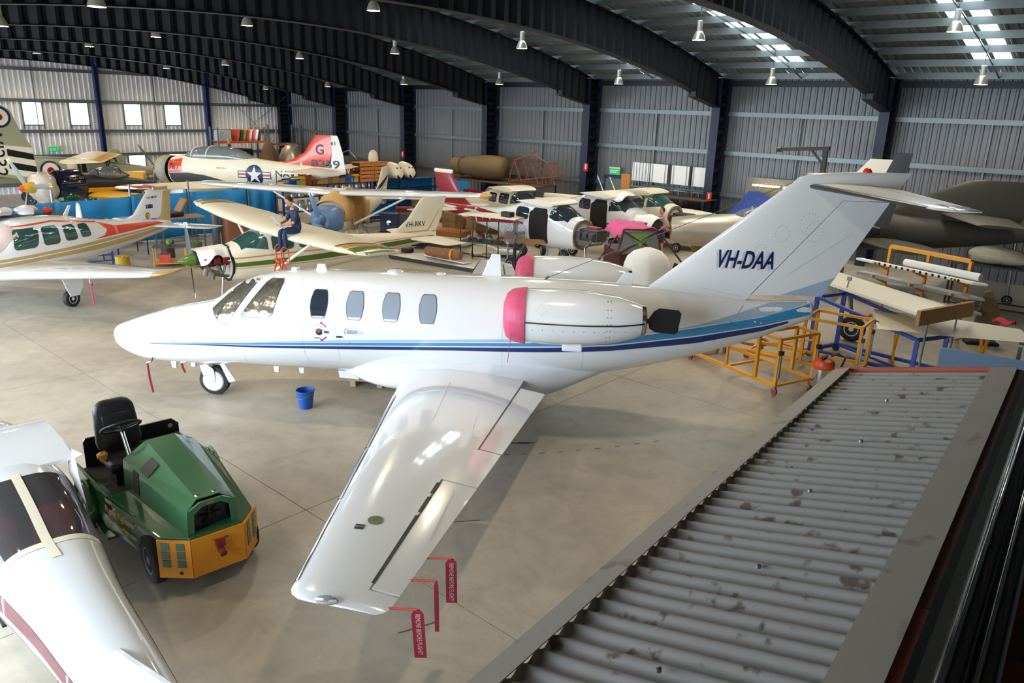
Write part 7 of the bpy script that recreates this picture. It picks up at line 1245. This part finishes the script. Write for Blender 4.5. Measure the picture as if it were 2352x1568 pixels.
for i, (x, y, w_, d_, h_, c, lb) in enumerate(((-23.2, 22.6, .8, .6, .7, '#8a6a44', 'square brown carton before the olive mound'), (-22.6, 23.3, .6, .6, .5, '#a58455', 'tan carton beside the olive mound'), (-21.6, 23.0, .9, .5, .6, '#6d5138', 'dark brown chest left of the peeling aeroplane'), (-24.4, 20.9, .7, .7, .9, '#7d2a22', 'red steel drawer chest under the long white wing'), (-23.6, 20.2, .9, .6, .8, '#4b4f55', 'dark grey tool chest under the long white wing'))):
    e = E('storage_chest', lb, 'chest', (x, y, 0), .3*i); MB().box((0, 0, h_/2), (w_, d_, h_)).build('body', M('chest_%d' % i, c, .7), e, 0, .01)
    for k in range(2): dr_ = MB().box((0, -d_/2-.008, h_*(.28+.42*k)), (w_*.9, .016, h_*.36)).build('drawer', M('chest_%d' % i), e, 0); MB().box((0, -d_/2-.025, h_*(.28+.42*k)), (w_*.3, .02, .03)).build('handle', STEEL, dr_, 0)
T(MB().blob((0, 0, .12), (.9, .6, .3), 11, .3, 14, 9).build('yellow_foam', M('yellow_foam', '#c9a24a', .9, 0, .2, 9), None), 'crumpled yellow foam on top of the tan carton', 'foam').location = (-22.6, 23.3, .5)

# scuffs and tyre marks left on the concrete
SCF = M('tyre_scuff', '#5d554b', .7, 0, .3, 9)
for i, (x, y, a, l) in enumerate([(-7.05, 8.35, .75, .28), (-7.0, 8.43, .75, .26)]+[(-7.6+.17*k, 7.25+.13*k+.008*k*k, .75+.03*k, .09) for k in range(13)]+[(-9.3, 3.9, .3, .5), (-4.9, 4.3, 1.2, .4), (-6.0, 6.1, .9, .35), (-11.5, 2.9, .1, .6)]): MB().box((x, y, .0012), (l, .045 if i < 2 else .02, .002), a).build('tyre_scuff', SCF, fl, 0)
# more loose gear on the workshop floor
e = E('tool_box', 'dark green long tool box on the floor beside the aluminium step ladder', 'tool box', (-21.2, 16.9, 0), .5); MB().box((0, 0, .16), (1.0, .4, .3)).build('body', M('box_dark_green', '#26352a', .5), e, 0, .01); MB().box((0, 0, .33), (1.02, .42, .05)).build('lid', M('box_dark_green'), e, 0, .01); MB().path([(-.2, 0, .35), (-.15, 0, .42), (.15, 0, .42), (.2, 0, .35)], .012).build('handle', STEEL, e)
panel('white aileron lying aslant on the floor left of the black tube rack', (-19.9, 19.9, .03), radians(-35), [(0, 0), (2.0, 0), (2.0, .35), (.1, .4)], .07, WHITE, (0, 1)); panel('short cream flap flat on the floor under the pedestal fan', (-16.9, 16.9, .02), radians(25), [(0, 0), (1.2, 0), (1.25, .5), (.05, .5)], .06, CP)
panel('beige cowl panel leaning in the middle of the wing parts', (-18.2, 20.9, .1), radians(60), [(0, 0), (1.1, .1), (1.0, .8), (.1, .7)], .05, M('beige_cowl', '#c9bb98', .6), None, .35)
for i, (x, y, c, lb) in enumerate(((-15.2, 17.0, '#b8912e', 'yellow wheel chock set before the blue trestle'), (-13.9, 17.5, '#c9a22c', 'yellow timber beam on the floor under the bare black engine'))):
    e = E('wheel_chock', lb, 'chock', (x, y, 0), .7+.3*i); MB().prism([(-.2-.5*i, 0), (.2+.5*i, 0), (.1+.5*i, .12), (-.1-.5*i, .12)], -.08, .08).build('block', M('chock_yellow_%d' % i, c, .6), e, 0); MB().path([(0, -.08, .1), (.1, -.25, .02), (.2, -.4, .01)], .008).build('rope', CREAM, e)
for i, (x, y, h_, c, lb) in enumerate(((-24.6, 11.0, .55, '#3a3430', 'dark drum under the grey work table'), (-24.3, 11.8, .45, '#4c5a3c', 'olive drum beside the gas bottle'), (-23.2, 9.0, .5, '#b8a01e', 'yellow drum beside the low yellow trolley'))):
    e = E('oil_drum', lb, 'drum', (x, y, 0)); MB().lathe([(.0, 0), (.2, 0), (.205, .02), (.2, .04), (.2, h_*.5-.01), (.208, h_*.5), (.2, h_*.5+.01), (.2, h_-.02), (.205, h_), (.0, h_)], n=22, cap=False).build('body', M('drum_%d' % i, c, .5), e); MB().lathe([(.03, h_), (.03, h_+.02), (.001, h_+.02)], (.1, 0, 0), n=10).build('cap', STEEL, e)
for i in range(6): x = -18.3+.62*i; e = E('parts_bin', ('first', 'second', 'third', 'fourth', 'fifth', 'sixth')[i]+' bin from the left on the lower shelf of the long navy bench', 'bin', (x, 28.1, .52), 0, 'bins on the navy bench'); MB().box((0, 0, .14), (.5, .45, .28)).build('body', M('bin_%d' % (i % 3), ('#54432f', '#33485e', '#6e4a30')[i % 3], .7), e, 0, .01); MB().box((0, -.235, .16), (.2, .01, .1)).build('label_card', CREAM, e, 0)
e = E('engine_stand', 'black engine on a blue stand between the two stripped aeroplanes', 'engine stand', (-13.3, 20.8, 0), .4)
for x in (-.3, .3):
    for y in (-.25, .25): MB().bar((x, y, 0), (x*.6, y*.6, .75), .045).build('leg', BLU, e, 0)
MB().box((0, 0, .95), (.6, .45, .38)).build('engine_block', GREYB, e, 0, .04)
for i in range(4): MB().tube((-.2+.4*(i % 2), (-.2 if i < 2 else .2), 1.0), (-.2+.4*(i % 2), (-.4 if i < 2 else .4), 1.02), .09).build('cylinder', BLACK, e)
for i, (x, y, r_) in enumerate(((-16.9, 20.9, .2), (-20.4, 17.6, .22))): e = E('spare_wheel', ('spare aircraft wheel on the floor behind the blue trestle', 'spare aircraft wheel lying among the cream wing panels')[i], 'wheel', (x, y, 0)); wheel(e, (0, 0, .08 if i else r_), r_, .15, (0, 0, 1) if i else (.6, .8, 0))
e = E('coiled_hose', 'orange air hose coiled on the floor near the yellow stands', 'hose', (-6.9, 16.4, 0)); MB().path([((.3+.01*(k % 7))*cos(k*.4), (.3+.01*(k % 7))*sin(k*.4), .02+.006*(k//16)) for k in range(64)]+[(.6, .3, .015), (1.0, .2, .015), (1.3, .5, .015)], .014, 6).build('hose', M('hose_orange', '#b8561e', .5), e, 60); MB().tube((1.3, .5, .015), (1.4, .6, .015), .02).build('fitting', STEEL, e)
